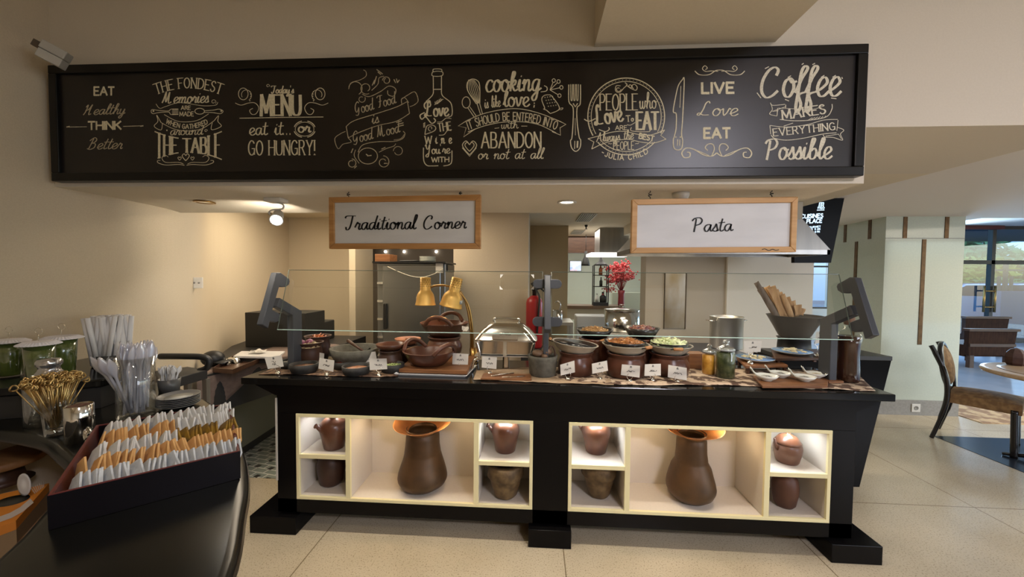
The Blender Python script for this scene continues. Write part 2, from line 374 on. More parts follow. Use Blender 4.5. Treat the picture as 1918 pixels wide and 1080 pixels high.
# ------------------------------------------------------------------ lettering: one-stroke alphabets drawn as ribbons
CAPS = {
'A': (.72, '0,0 .36,1 .72,0|.13,.36 .59,.36'), 'B': (.56, '0,0 0,1|~0,1 .38,.97 .48,.78 .38,.55 0,.53|~0,.53 .42,.5 .56,.27 .42,.03 0,0'),
'C': (.62, '~.6,.8 .45,.97 .25,.98 .06,.78 0,.5 .06,.2 .25,.02 .45,.03 .6,.2'), 'D': (.62, '0,0 0,1|~0,1 .35,.96 .58,.75 .62,.5 .58,.25 .35,.04 0,0'),
'E': (.5, '0,0 0,1|0,1 .5,1|0,.52 .42,.52|0,0 .5,0'), 'F': (.5, '0,0 0,1|0,1 .5,1|0,.52 .42,.52'),
'G': (.64, '~.6,.8 .45,.97 .25,.98 .06,.78 0,.5 .06,.2 .25,.02 .45,.03 .62,.2|.62,.05 .62,.45 .36,.45'), 'H': (.6, '0,0 0,1|.6,0 .6,1|0,.52 .6,.52'),
'I': (.0, '0,0 0,1'), 'J': (.4, '~.4,1 .4,.25 .3,.02 .12,.02 0,.2'), 'K': (.58, '0,0 0,1|.56,1 0,.42|.18,.58 .58,0'), 'L': (.48, '0,1 0,0|0,0 .48,0'),
'M': (.78, '0,0 .06,1|.06,1 .39,.15|.39,.15 .72,1|.72,1 .78,0'), 'N': (.62, '0,0 0,1|0,1 .62,0|.62,0 .62,1'),
'O': (.66, '~.33,1 .1,.85 0,.5 .1,.15 .33,0 .56,.15 .66,.5 .56,.85 .33,1'), 'P': (.52, '0,0 0,1|~0,1 .38,.98 .52,.75 .38,.5 0,.48'),
'R': (.58, '0,0 0,1|~0,1 .38,.98 .5,.76 .38,.53 0,.5|.28,.5 .58,0'), 'S': (.5, '~.47,.84 .3,1 .1,.92 .04,.72 .2,.54 .4,.44 .5,.25 .36,.03 .14,.02 0,.2'),
'T': (.6, '.3,0 .3,1|0,1 .6,1'), 'U': (.6, '~0,1 0,.3 .1,.05 .3,0 .5,.05 .6,.3 .6,1'), 'V': (.66, '0,1 .33,0|.33,0 .66,1'),
'W': (.9, '0,1 .22,0|.22,0 .45,.85|.45,.85 .68,0|.68,0 .9,1'), 'Y': (.62, '0,1 .31,.48|.62,1 .31,.48|.31,.48 .31,0'), 'X': (.6, '0,0 .6,1|0,1 .6,0'),
'!': (.05, '.03,.3 .03,1|.03,0 .03,.07'), '.': (.05, '0,0 0,.07'), '-': (.3, '0,.45 .3,.45'), ' ': (.28, ''), "'": (.05, '.03,.8 .03,1'), ';': (.08, '.04,.3 .04,.37|.04,.1 .0,-.12'),
'~': (.35, '~0,.4 .1,.52 .22,.42 .35,.52'), '/': (.3, '0,0 .3,1'), '0': (.6, '~.3,1 .08,.85 0,.5 .08,.15 .3,0 .52,.15 .6,.5 .52,.85 .3,1')}
LOW = {
'a': (.5, '~.4,.43 .28,.5 .11,.42 .04,.2 .12,.02 .25,.05 .4,.42|~.4,.5 .37,.2 .42,.02 .54,.1'), 'b': (.46, '~0,.1 .2,.6 .28,.95 .18,1 .12,.7 .1,.15 .18,0 .34,.05 .4,.28 .3,.44 .14,.34'),
'c': (.42, '~.38,.4 .28,.5 .13,.44 .04,.22 .12,.02 .27,.0 .44,.12'), 'd': (.52, '~.4,.43 .28,.5 .11,.42 .04,.2 .12,.02 .25,.05 .4,.42|~.5,1 .41,.5 .38,.12 .44,.02 .56,.1'),
'e': (.42, '~0,.12 .18,.2 .36,.36 .28,.5 .13,.44 .05,.22 .13,.02 .28,0 .44,.12'), 'f': (.34, '~0,.1 .18,.5 .34,.9 .25,1.02 .15,.8 .1,.2 .06,-.3 .14,-.42 .22,-.22 .12,.04 .36,.12'),
'g': (.5, '~.4,.43 .28,.5 .11,.42 .04,.2 .12,.02 .25,.05 .4,.42|~.4,.5 .36,.1 .28,-.32 .14,-.42 .06,-.28 .24,-.08 .54,.12'), 'h': (.5, '~0,.1 .2,.6 .27,.95 .17,1 .11,.6 .07,0|~.07,.15 .19,.42 .31,.48 .35,.35 .33,.1 .4,0 .52,.1'),
'i': (.26, '~0,.15 .1,.5 .08,.12 .15,0 .28,.1|.15,.68 .17,.74'), 'k': (.46, '~0,.1 .2,.6 .27,.95 .17,1 .11,.6 .07,0|~.08,.2 .24,.47 .34,.42 .28,.28 .1,.25|~.16,.26 .3,.02 .48,.1'),
'l': (.28, '~0,.1 .2,.6 .27,.95 .18,1 .11,.6 .1,.15 .17,0 .3,.1'), 'm': (.76, '~0,.3 .08,.48 .11,.42 .07,0|~.08,.2 .21,.45 .31,.47 .33,.3 .3,0|~.31,.2 .44,.45 .56,.47 .58,.3 .56,.08 .64,0 .78,.1'),
'n': (.5, '~0,.3 .08,.48 .11,.42 .07,0|~.08,.2 .21,.45 .32,.47 .35,.3 .33,.08 .4,0 .52,.1'), 'o': (.44, '~.22,.5 .08,.42 .03,.2 .12,.02 .27,.02 .37,.22 .33,.42 .22,.5 .3,.38 .46,.42'),
'p': (.44, '~0,.3 .1,.48 .1,.2 .05,-.42|~.08,.25 .2,.46 .34,.46 .39,.25 .3,.03 .1,.06'), 'r': (.4, '~0,.15 .1,.42 .15,.52 .2,.42 .3,.42 .26,.12 .32,0 .42,.1'),
's': (.34, '~0,.1 .14,.35 .2,.52 .25,.3 .29,.1 .17,0 .04,.06|~.2,.01 .28,.03 .36,.1'), 't': (.32, '~.2,.9 .12,.4 .1,.12 .17,0 .33,.1|.0,.6 .34,.63'),
'u': (.48, '~0,.35 .06,.48 .04,.15 .12,.01 .25,.08 .35,.48|~.35,.48 .33,.15 .39,0 .5,.1'), 'v': (.42, '~0,.4 .06,.48 .1,.2 .16,.02 .28,.2 .36,.5 .44,.42'),
'w': (.58, '~0,.35 .06,.48 .04,.12 .13,0 .24,.15 .29,.48|~.29,.48 .28,.1 .36,0 .47,.2 .5,.48 .6,.42'), 'x': (.4, '~0,.1 .2,.25 .38,.48|~.05,.48 .2,.2 .4,.02'), 'y': (.46, '~0,.35 .06,.48 .04,.15 .12,.01 .25,.08 .35,.48|~.35,.48 .33,.1 .25,-.3 .13,-.42 .06,-.28 .24,-.08 .48,.1'),
'z': (.4, '0,.48 .34,.48|.34,.48 0,0|0,0 .4,.02')}
SCR = {
'L': (.56, '~.5,.86 .42,1 .3,.85 .24,.45 .12,.06 .0,.08 .08,.2 .28,.06 .58,.06'), 'C': (.58, '~.5,.72 .55,.9 .42,1 .22,.88 .06,.55 .06,.2 .22,0 .42,.05 .6,.22'),
'P': (.5, '~.2,.93 .17,.5 .12,-.02|~-.02,.78 .1,.95 .4,1 .54,.8 .44,.56 .2,.46'), 'T': (.46, '~-.05,.82 .05,.98 .62,.98|~.42,.97 .36,.4 .26,.05 .1,0 .05,.2'),
'M': (.78, '~.0,.05 .08,.3 .2,.95|~.2,.95 .3,.1 .5,.92|~.5,.92 .52,.2 .6,0 .78,.12'), 'G': (.52, '~.5,.85 .36,1 .12,.78 .05,.4 .18,.15 .42,.4|~.44,.5 .4,.1 .25,-.12 .03,-.05'),
'F': (.46, '~-.02,.85 .12,.98 .6,.97|~.35,.97 .3,.5 .2,.08 .03,.05|.14,.5 .46,.52'), 'H': (.6, '~.05,.75 .18,.97 .14,.4 .02,0|~.08,.45 .3,.52 .5,1|~.5,1 .42,.4 .44,.02 .6,.1'),
'B': (.54, '~.26,.95 .2,.5 .12,.0|~.02,.75 .3,1.02 .5,.86 .42,.62 .22,.52|~.22,.52 .5,.46 .5,.14 .24,-.02 .0,.06'), 'Y': (.5, '~0,.8 .1,.97 .14,.6 .28,.5 .48,.97|~.48,.97 .42,.4 .28,-.25 .1,-.3 .06,-.15 .3,.05'),
'A': (.62, '~0,.0 .3,.6 .48,1|~.48,1 .5,.4 .62,.02|.2,.36 .52,.38')}
def strokes(ch, script):
    g = (SCR.get(ch) if script else None) or (CAPS.get(ch) if not ch.islower() else LOW.get(ch)) or CAPS[' ']
    out = []
    for s in g[1].split('|'):
        if not s: continue
        sm = s[0] == '~'; pts = [tuple(map(float, p.split(','))) for p in s.lstrip('~').split()]
        if sm: pts = [(p.x, p.y) for p in crv([(x, y, 0) for x, y in pts], 6)]
        out.append((pts, sm))
    return g[0], out
class Pen:
    """collects ribbons on a plane; to3 maps plane coordinates (pixels of the survey) to the surface"""
    def __init__(s, to3): s.to3 = to3; s.mb = MB(); s.k = 0
    def seg(s, pts, w, thin=1.0, lift=0, square=False):
        n = len(pts)
        if n < 2: return
        L = []; R = []
        for i in range(n):
            a = pts[max(i-1, 0)]; b = pts[min(i+1, n-1)]; dx, dy = b[0]-a[0], b[1]-a[1]; l = math.hypot(dx, dy) or 1; dx /= l; dy /= l
            q = w/2*(thin+(1-thin)*abs(dy)); x, y = pts[i]
            if square and i == 0: x -= dx*q*.6; y -= dy*q*.6
            if square and i == n-1: x += dx*q*.6; y += dy*q*.6
            L.append((x-dy*q, y+dx*q)); R.append((x+dy*q, y-dx*q))
        s.k = (s.k+1) % 40; lift += s.k*2e-5
        vs = [s.to3(x, y, lift+i*5e-6) for i, (x, y) in enumerate(L)]+[s.to3(x, y, lift+i*5e-6) for i, (x, y) in enumerate(R)]
        s.mb.add(vs, [(i, i+1, n+i+1, n+i) for i in range(n-1)])
    def line(s, *p, w=1.4): s.seg(list(p), w)
    def curve(s, pts, w=1.4, thin=.8, n=6): s.seg([(p.x, p.y) for p in crv([(x, y, 0) for x, y in pts], n)], w, thin)
    def ring(s, cx, cy, rx, ry=None, w=1.4, a0=0, a1=360, n=28):
        ry = ry or rx; s.seg([(cx+rx*math.cos(math.radians(a0+(a1-a0)*i/n)), cy+ry*math.sin(math.radians(a0+(a1-a0)*i/n))) for i in range(n+1)], w)
    def spiral(s, cx, cy, r0, r1, a0, a1, w=1.4, n=26):
        s.seg([(cx+(r0+(r1-r0)*i/n)*math.cos(math.radians(a0+(a1-a0)*i/n)), cy+(r0+(r1-r0)*i/n)*math.sin(math.radians(a0+(a1-a0)*i/n))) for i in range(n+1)], w, .8)
    def dot(s, x, y, r): s.seg([(x-r, y), (x+r, y)], 2*r)
    def text(s, t, x0, y0, x1, y1, h, w, script=False, arch=0, hend=None, thin=1.0, slant=0, serif=0, gap=.17, lift=0, xh=.5):
        """t fitted between (x0,y0) and (x1,y1) on the baseline; arch lifts the middle"""
        adv = 0; lay = []
        for ch in t:
            g = strokes(ch, script)
            if xh != .5 and ch.islower(): g = (g[0], [([(x, y*xh/.5 if y <= .5 else xh+(y-.5)*(1-xh)/.5) for x, y in pts], sm) for pts, sm in g[1]])
            lay.append((adv, g)); adv += g[0]+(0 if (script and ch.islower()) else gap)
        adv -= 0 if (script and t[-1].islower()) else gap
        if script: adv += slant*.2
        D = math.hypot(x1-x0, y1-y0); sx = D/adv; ux, uy = (x1-x0)/D, (y1-y0)/D
        def P(u, v):
            u = u+slant*v*h/sx if slant else u
            k = u/adv; kk = 1-(2*k-1)**2; hh = h if hend is None else hend+(h-hend)*kk
            d = u*sx; off = arch*kk; sl = 4*arch*(1-2*k)/D if arch else 0
            px = x0+ux*d+uy*(v*hh) - (sl*v*hh*.8 if arch and hend is None else 0); py = y0+uy*d-ux*(v*hh)-off
            return px, py
        for a, (gw, st) in lay:
            for pts, sm in st:
                q = [P(a+x, y) for x, y in pts]
                if sm: s.seg(q, w, thin, lift)
                else:
                    for i in range(len(q)-1): s.seg([q[i], q[i+1]], w*(thin+(1-thin)*min(1, abs(pts[i+1][1]-pts[i][1])*1.5)), 1, lift, True)
                if serif:
                    for e in (pts[0], pts[-1]):
                        if (e[1] < .03 or e[1] > .97) and not sm:
                            sw = serif/sx; s.seg([P(a+e[0]-sw, e[1]), P(a+e[0]+sw, e[1])], max(w*.45, 1), 1, lift)
    def heart(s, x, y, r, w=1.4):
        s.curve([(x, y-r*.45), (x-r*.5, y-r), (x-r, y-r*.5), (x-r*.8, y+r*.1), (x, y+r)], w); s.curve([(x, y-r*.45), (x+r*.5, y-r), (x+r, y-r*.5), (x+r*.8, y+r*.1), (x, y+r)], w)
def board3(px, py, lift=0):
    p = aty(px, py, BY); return (p.x, -.0008-lift, p.z)
def zo(ox, oy, k):  # survey sheet coordinates -> frame
    return lambda *p: [(ox+x/k, oy+y/k) for x, y in p]
pens = {}
def pen(): return Pen(board3)

# "EAT healthy THINK better"
p = p1 = pen()
p.text('EAT', 177, 178.2, 214, 178.2, 15, 3.2); p = p1c = pen(); p.text('Healthy', 156, 215.5, 236, 213, 19, 2.0, True, thin=.6, slant=.35)
p = p1d = pen(); p.text('THINK', 166, 242.6, 227, 242, 14.5, 3.2); p = p1e = pen(); p.text('Better', 163, 279.5, 231, 278.5, 21, 1.9, True, thin=.6, slant=.35)
p = p1b = pen(); p.line((126, 238), (163, 237.4), w=1.1); p.line((125, 238), (131, 236.5), w=1.8)
p = p1f = pen(); p.line((231, 236.7), (268, 235.6), w=1.1); p.line((263, 236.4), (269, 235.6), w=2)
# "the fondest memories"
p = p2 = pen(); z = zo(80, 100, 4.32)
p.text('THE FONDEST', 294, 177, 413, 177, 19, 2.3, arch=12, serif=2.2, gap=.22, thin=.7); p.text('Memories', 304, 194, 392, 192, 23, 2.6, True, thin=.5, slant=.2)
p.curve(z((920, 410), (950, 445), (1000, 430), (1100, 400), (1200, 410), (1300, 425), (1400, 420), (1420, 395)), 1.1); p.spiral(400.5, 191, 1.5, 5, 0, 400, 1.1)
p.text('ARE', 340, 205.5, 357, 205.5, 7, 1.4); p.text('MADE', 337, 217.5, 363, 217.5, 8, 1.4)
p.curve(z((1100, 450), (1040, 452), (1020, 466), (940, 462), (890, 455), (880, 472), (895, 488), (940, 480), (1020, 475), (1040, 495), (1100, 495)), 1.4)
for k in range(4): p.line(*z((1050, 455+k*12), (1100, 455+k*12)), w=1.3)
p.ring(374.5, 208.5, 9, 5.5, 1.4); p.curve(z((1310, 465), (1380, 460), (1430, 452), (1462, 468), (1440, 488), (1380, 480), (1310, 478)), 1.4)
p.dot(415, 208, 1.5); p.dot(288, 208, 1.5)
p.curve(z((985, 495), (1080, 545), (1170, 555), (1260, 540), (1345, 490)), 1.3); p.curve(z((960, 560), (1060, 610), (1170, 628), (1290, 610), (1390, 545)), 1.3)
p.text('WHEN GATHERED', 311, 230.5, 390, 231.5, 8, 1.5, arch=-10, gap=.2)
p.curve(z((960, 560), (925, 500), (935, 550), (905, 590), (960, 620), (972, 565)), 1.3); p.curve(z((1390, 545), (1425, 505), (1420, 550), (1447, 590), (1370, 618), (1375, 560)), 1.3)
p.text('around', 319, 253, 381, 252, 17, 1.9, True, thin=.5, slant=.15); p.dot(313, 244, 1.2); p.spiral(386, 245, 1, 3, 0, 360, 1.1)
p.text('THE TABLE', 293, 297.5, 413, 297.5, 25, 4.6, arch=12.5, hend=50, serif=3, thin=.45, gap=.2)
p.heart(348.5, 294.5, 6.5, 1.6); p.heart(337, 297, 3.2, 1.2); p.heart(361, 297, 3.2, 1.2)
for sg in (1, -1):
    X = lambda x: 348+sg*(x-348)
    p.curve([(X(350), 309.5), (X(362), 308), (X(385), 309), (X(399), 305), (X(400), 301), (X(395), 300.5)], 1.4); p.curve([(X(352), 307), (X(362), 304), (X(385), 304), (X(392), 296), (X(386), 291), (X(380), 294)], 1.3)
# "today's MENU"
p = p3 = pen(); z = zo(430, 100, 4.32)
p.text("Today's", 508, 175, 551, 174.5, 14, 2.3, True, thin=.5, slant=.1); p.text('MENU', 489.5, 216.5, 563, 215.5, 38, 6, thin=.45, serif=2, gap=.16)
p.spiral(502, 161, 1, 3.5, 0, 380, 1)
for sg in (1, -1):
    X = lambda x: 528+sg*(x-528)
    p.ring(X(456), 176, 9, 11, 1.3); p.spiral(X(461), 178, 8, 11, 150, 420, 1.1) if sg > 0 else p.spiral(X(461), 178, 8, 11, 30, -240, 1.1)
    p.curve([(X(441), 193), (X(452), 197), (X(466), 193), (X(478), 193), (X(485), 202), (X(480), 213), (X(472), 214), (X(468), 207), (X(474), 203)], 1.3)
    for k in range(5): p.dot(X(468.5+1.5*math.sin(k*.8)), 172+k*4.2, .9)
p.line((449, 221.6), (527, 220), (606, 219.2), w=1.3)
p.text('eat it...', 467, 253, 545, 252, 26, 2.5, True, thin=.6)
p.ring(571, 242, 20, 15.5, 1.7, 15, 75); p.ring(571, 242, 20, 15.5, 1.7, 105, 165); p.ring(571, 242, 20, 15.5, 1.7, 195, 255); p.ring(571, 242, 20, 15.5, 1.7, 285, 345); p.ring(571, 242, 17.5, 13, 1)
p.text('or', 559, 248, 583, 247.5, 21, 3.4, True, thin=.5)
p.text('GO HUNGRY!', 466, 290.5, 590, 290, 27, 2.6, serif=2, thin=.6, gap=.2)
# "good food is good mood"
p = p4 = pen()
p.text('Good Food', 666, 214.5, 743, 193, 22, 1.7, True, thin=.6, slant=.15); p.text('is', 697, 232, 711, 229, 20, 1.7, True, slant=.2); p.text('Good Mood', 662, 269, 750, 247.5, 22, 1.7, True, thin=.6, slant=.15)
p.curve(z((945, 592), (1010, 545), (1200, 485), (1350, 435), (1440, 390)), 1.5); p.curve(z((960, 685), (1050, 640), (1200, 585), (1350, 550), (1457, 487)), 1.5)
p.line(*z((945, 592), (962, 685)), w=1.5); p.line(*z((1440, 390), (1457, 487)), w=1.5); p.curve(z((1395, 410), (1392, 372), (1420, 360), (1450, 400)), 1.4)
p.curve(z((940, 632), (900, 650), (853, 692), (880, 772), (920, 735), (985, 718), (962, 685)), 1.4); p.curve(z((1395, 370), (1440, 340), (1500, 313), (1527, 380), (1500, 415), (1460, 432)), 1.4)
p.curve(z((965, 290), (985, 240), (1060, 215), (1105, 185), (1105, 150), (1085, 135)), 1.4); p.spiral(*z((1020, 285))[0], 12.5, 12.5, -170, 60, 1.4); p.spiral(*z((1105, 282))[0], 11.5, 6, 60, 420, 1.4)
p.curve(z((1075, 330), (1130, 350), (1220, 310), (1290, 265), (1345, 290), (1330, 345), (1285, 335), (1280, 300)), 1.5); p.spiral(*z((1270, 220))[0], 7.5, 4, -180, 250, 1.5)
p.spiral(*z((1070, 370))[0], 7, 4, -30, 300, 1.4); p.curve(z((1150, 300), (1200, 250), (1210, 200), (1250, 185)), 1.4)
for a, b in (((1190, 130), (1240, 168)), ((1200, 150), (1225, 172)), ((1155, 260), (1175, 215)), ((1170, 250), (1190, 185)), ((1330, 210), (1345, 240)), ((1350, 205), (1360, 240)), ((1375, 215), (1360, 235))): p.line(*z(a, b), w=1.7)
p.ring(*z((1120, 830))[0], 18, 15, 1.5); p.spiral(*z((990, 890))[0], 8.5, 5, -90, 300, 1.6); p.spiral(*z((1245, 880))[0], 12, 5, -90, 330, 1.5); p.spiral(*z((1365, 790))[0], 9, 7, 180, 520, 1.4)
p.curve(z((1040, 800), (1080, 740), (1200, 715), (1330, 712), (1400, 690), (1420, 650), (1405, 630)), 1.5); p.curve(z((1210, 800), (1270, 770), (1330, 750), (1345, 730)), 1.3); p.curve(z((1020, 780), (1010, 830), (1050, 890)), 1.3); p.curve(z((1330, 700), (1385, 690), (1415, 655)), 1.1)
for a, b in (((985, 805), (1000, 770)), ((1105, 815), (1125, 830)), ((1115, 830), (1150, 825)), ((1230, 775), (1262, 760)), ((1350, 560), (1395, 545)), ((1360, 575), (1408, 562)), ((1370, 590), (1410, 580)), ((1250, 890), (1280, 890)), ((1010, 930), (1030, 910))): p.line(*z(a, b), w=1.8)
# wine bottle
p = p5 = pen(); z = zo(770, 100, 4.697)
p.curve(z((195, 165), (195, 142), (230, 137), (268, 142), (270, 165)), 1.6); p.curve(z((188, 165), (185, 195), (230, 203), (275, 195), (277, 165), (230, 158), (188, 165)), 1.6)
p.curve(z((195, 203), (196, 300), (190, 365), (130, 425)), 1.6); p.curve(z((268, 203), (268, 300), (275, 370), (345, 430), (362, 490), (358, 545), (330, 560)), 1.7); p.line(*z((195, 317), (268, 316)), w=1.6)
p.text('Love', 796, 219, 841, 217, 30, 3.4, True, thin=.45); p.curve(z((120, 520), (80, 545), (95, 580), (130, 560), (180, 615), (215, 595), (200, 570)), 2.2); p.spiral(*z((150, 455))[0], 8, 3, 120, 480, 2.6)
p.curve(z((205, 455), (240, 430), (272, 410)), 1.1)
for k in range(5): p.line(*z((215+k*12, 448-k*9), (212+k*12, 425-k*7)), w=1.5); p.line(*z((218+k*12, 446-k*9), (240+k*11, 440-k*9)), w=1.4)
p.text('THE', 821.5, 246.5, 846, 243, 15, 2.3, thin=.6); p.curve(z((230, 605), (270, 600), (310, 570), (355, 575)), 1.4); p.curve(z((245, 720), (290, 715), (320, 680), (355, 680)), 1.4)
p.curve(z((122, 715), (140, 640), (190, 632), (218, 655), (200, 685), (122, 715)), 1.7); p.spiral(*z((172, 660))[0], 5, 2, 90, 400, 1.4)
for k in range(4): p.line(*z((125, 610+k*12), (108, 620+k*10)), w=1.4)
p.text('Wine', 796, 269, 846.5, 268.5, 14, 2.3, thin=.5, gap=.5, xh=.72, serif=1.5); p.text("You're", 797, 288.5, 843.5, 287, 18, 2.2, True, thin=.5); p.text('WITH', 808.5, 303.5, 841, 303.2, 9, 1.9)
p.curve(z((110, 830), (112, 940), (140, 985), (190, 990), (240, 988)), 1.9); p.curve(z((360, 855), (358, 950), (335, 980), (285, 990)), 1.9)
# "cooking is like love"
p = p6 = pen()
for k in range(-3, 4): p.curve(z((590+k*2, 440), (553+k*17, 330), (530+k*8, 232)), 1.0)
p.curve(z((575, 445), (500, 330), (495, 260), (530, 228), (575, 235), (603, 280), (605, 440)), 1.6); p.line(*z((580, 440), (612, 540)), w=1.5); p.line(*z((603, 438), (628, 530)), w=1.5)
p.ring(*z((485, 432))[0], 7.5, 10.5, 1.5); p.line(*z((500, 480), (555, 560)), w=1.4); p.line(*z((517, 470), (572, 550)), w=1.4)
p.text('cooking', 909, 172, 1013, 170, 36, 4.0, True, thin=.45, slant=.08, xh=.6); p.curve(z((1140, 340), (1190, 330), (1195, 300), (1170, 285)), 1.8)
p.text('is like', 908, 203, 938, 199.5, 21, 1.6, True, slant=.08); p.text('love', 943, 200, 992, 199, 28, 3.4, True, thin=.45, xh=.62); p.text(';', 1000, 199, 1001.5, 199, 17, 2)
for x, y in ((1255, 240), (1297, 248), (1322, 300), (1305, 372)): p.ring(*z((x, y))[0], 3, 3.4, 1.4); p.line(*z((1222, 322), ((1222*.15+x*.85), (322*.15+y*.85))), w=1.3)
p.curve(z((1225, 530), (1190, 500), (1165, 490), (1175, 480), (1150, 410), (1165, 375), (1205, 365), (1240, 380), (1305, 485), (1225, 530)), 1.6); p.curve(z((1305, 485), (1335, 480), (1325, 495), (1300, 495)), 1.3)
for i in range(4):
    for j in range(4): p.dot(*z((1178+i*22+j*10, 388+j*26-i*3))[0], .9)
p.curve(z((490, 592), (640, 530), (830, 492), (980, 492), (1150, 535), (1312, 600)), 1.6); p.curve(z((500, 692), (640, 640), (800, 607), (980, 603), (1130, 630), (1275, 700)), 1.6)
p.line(*z((490, 592), (415, 640), (485, 655), (462, 735), (560, 668)), w=1.5); p.line(*z((1312, 600), (1362, 625), (1310, 655), (1315, 720), (1240, 688)), w=1.5)
p.text('IT SHOULD BE ENTERED INTO', 878.5, 243, 1041, 243, 15, 1.7, arch=17.5, gap=.22); p.text('with', 939, 241, 971, 240, 15, 1.4, True); p.line(*z((735, 660), (775, 655)), w=1.2); p.line(*z((970, 640), (1022, 640)), w=1.2)
p.text('ABANDON', 902, 277, 1013, 276.5, 29, 3.0, gap=.2, thin=.7); p.text('or not at all.', 895, 298, 1019, 297, 20, 1.9, True, thin=.6, slant=.15)
p.heart(879.5, 277, 13, 1.7); p.heart(879.5, 275, 8.5, 1.6); p.line(*z((450, 830), (515, 905), (575, 830)), w=1.4)
# fork
p = p7 = pen()
p.curve(z((1387, 275), (1386, 400), (1395, 440), (1425, 480), (1425, 600), (1415, 740), (1402, 770), (1412, 830), (1448, 862), (1485, 830), (1492, 765), (1478, 735), (1460, 600), (1460, 480), (1488, 440), (1490, 275)), 1.9)
for x in (1412, 1437, 1463): p.curve(z((x-8, 272), (x-6, 400), (x, 415), (x+6, 400), (x+8, 272)), 1.5)
p.line(*z((1425, 440), (1444, 470), (1465, 440)), w=2.2); p.line(*z((1440, 770), (1438, 840)), w=1.6); p.line(*z((1465, 770), (1462, 830)), w=3); p.line(*z((1443, 570), (1445, 720)), w=1)
# "people who love to eat"
p = p8 = pen(); z = zo(1040, 100, 4.91)
cx, cy = z((652, 580))[0]
for r, wv in ((71.8, 2.0), (65.5, 1.4)): p.ring(cx, cy, r, r*1.0, wv, 150, 386, 60); p.ring(cx, cy, r, r, wv, 42, 138, 30)
for k in range(64):
    a = math.radians(k*360/64)
    if not (math.radians(27) < a < math.radians(44)) and not (math.radians(138) < a < math.radians(152)): p.dot(cx+68.6*math.cos(a), cy+68.6*math.sin(a), .55)
p.curve(z((600, 300), (560, 300), (555, 345), (590, 360), (630, 320), (660, 290), (640, 270)), 1.6); p.spiral(*z((580, 330))[0], 5, 2, 0, 330, 1.4); p.curve(z((650, 290), (690, 320), (740, 340), (752, 310), (725, 285), (700, 305), (720, 325)), 1.5); p.spiral(*z((690, 300))[0], 4, 1.5, 0, 360, 1.3)
p.text('PEOPLE', 1124, 206.5, 1193, 206, 30, 2.6, serif=2, thin=.6, gap=.18); p.text('who', 1198, 204, 1230, 203, 30, 2.0, True, thin=.5)
p.text('Love', 1115, 236, 1168, 226, 38, 4.2, True, thin=.45); p.curve(z((265, 605), (310, 625), (370, 600)), 2.2); p.curve(z((400, 700), (460, 720), (495, 700), (490, 680)), 1.8)
p.text('To', 1173.5, 228, 1187, 227, 11, 1.8, serif=1.5); p.curve(z((660, 655), (690, 660), (735, 635)), 1.3); p.text('EAT', 1193, 242.3, 1232.5, 242, 32, 5.4, thin=.6, serif=2.5, gap=.14); p.text('ARE', 1152.5, 243.5, 1174, 243.2, 8, 1.3)
p.curve(z((700, 680), (695, 710), (760, 720), (860, 720), (870, 700)), 1.5)
p.curve(z((300, 785), (400, 760), (520, 725), (640, 718), (760, 745), (880, 750), (1005, 705)), 1.6); p.curve(z((335, 880), (440, 830), (560, 800), (680, 792), (780, 815), (900, 825), (1018, 790)), 1.6)
p.line(*z((300, 785), (355, 815), (335, 880)), w=1.5); p.line(*z((1005, 705), (968, 755), (1018, 790)), w=1.5)
p.text('Always the', 1117, 266, 1187, 259.5, 17, 1.8, True, thin=.5, slant=.1); p.text('BEST', 1196.5, 259, 1223.5, 264.5, 9.5, 2.4)
p.text('PEOPLE', 1149, 280.5, 1187, 280, 15, 1.4, gap=.2); p.text('~', 1139, 273, 1146, 273, 8, 1.1); p.text('~', 1190, 273, 1197, 272, 8, 1.1); p.text('-JULIA CHILD', 1126, 289, 1214, 286.5, 9, 1.7, arch=-12, gap=.35)
# knife
p = p9 = pen()
p.curve(z((1170, 240), (1130, 300), (1100, 430), (1085, 520), (1090, 545), (1112, 560), (1110, 690), (1095, 760), (1085, 800), (1092, 870), (1128, 888), (1162, 870), (1170, 800), (1160, 740), (1170, 600), (1185, 250), (1170, 240)), 1.9)
p.line(*z((1155, 300), (1145, 500)), w=1.1); p.line(*z((1125, 790), (1122, 850)), w=1.6); p.line(*z((1145, 790), (1143, 850)), w=1.6); p.dot(*z((1108, 770))[0], 1.2); p.dot(*z((1150, 770))[0], 1.2)
# "LIVE love EAT"
p10b = pen(); p10c = pen(); z = zo(1260, 80, 4)
for sg in (1, -1):
    X = lambda x: 352+sg*(x-352); p = p10b
    p.curve(z((X(352), 205), (X(320), 210), (X(270), 240), (X(200), 240), (X(165), 212)), 2.2, .5); p.curve(z((X(340), 215), (X(290), 212), (X(245), 215), (X(222), 195), (X(240), 173), (X(258), 190), (X(243), 203)), 1.6)
    X = lambda x: 329+sg*(x-329)
    p = p10c
    p.curve(z((X(329), 825), (X(290), 850), (X(230), 840), (X(160), 800), (X(100), 790), (X(68), 825), (X(85), 860), (X(125), 855), (X(128), 825), (X(105), 820)), 2.4, .6)
    p.curve(z((X(290), 850), (X(310), 800), (X(300), 762), (X(265), 760), (X(243), 785), (X(262), 808)), 1.9); p.curve(z((X(120), 788), (X(200), 815), (X(270), 845)), 1.3)
p = p10 = pen(); p.text('LIVE', 1315, 174.5, 1374, 174, 19, 4.6, gap=.22, serif=0); p = p10d = pen(); p.text('Love', 1305, 217, 1383, 216.5, 27, 2.4, True, thin=.5, slant=.25); p = p10e = pen(); p.text('EAT', 1319, 258.5, 1367, 258.2, 18, 4.4, gap=.2)
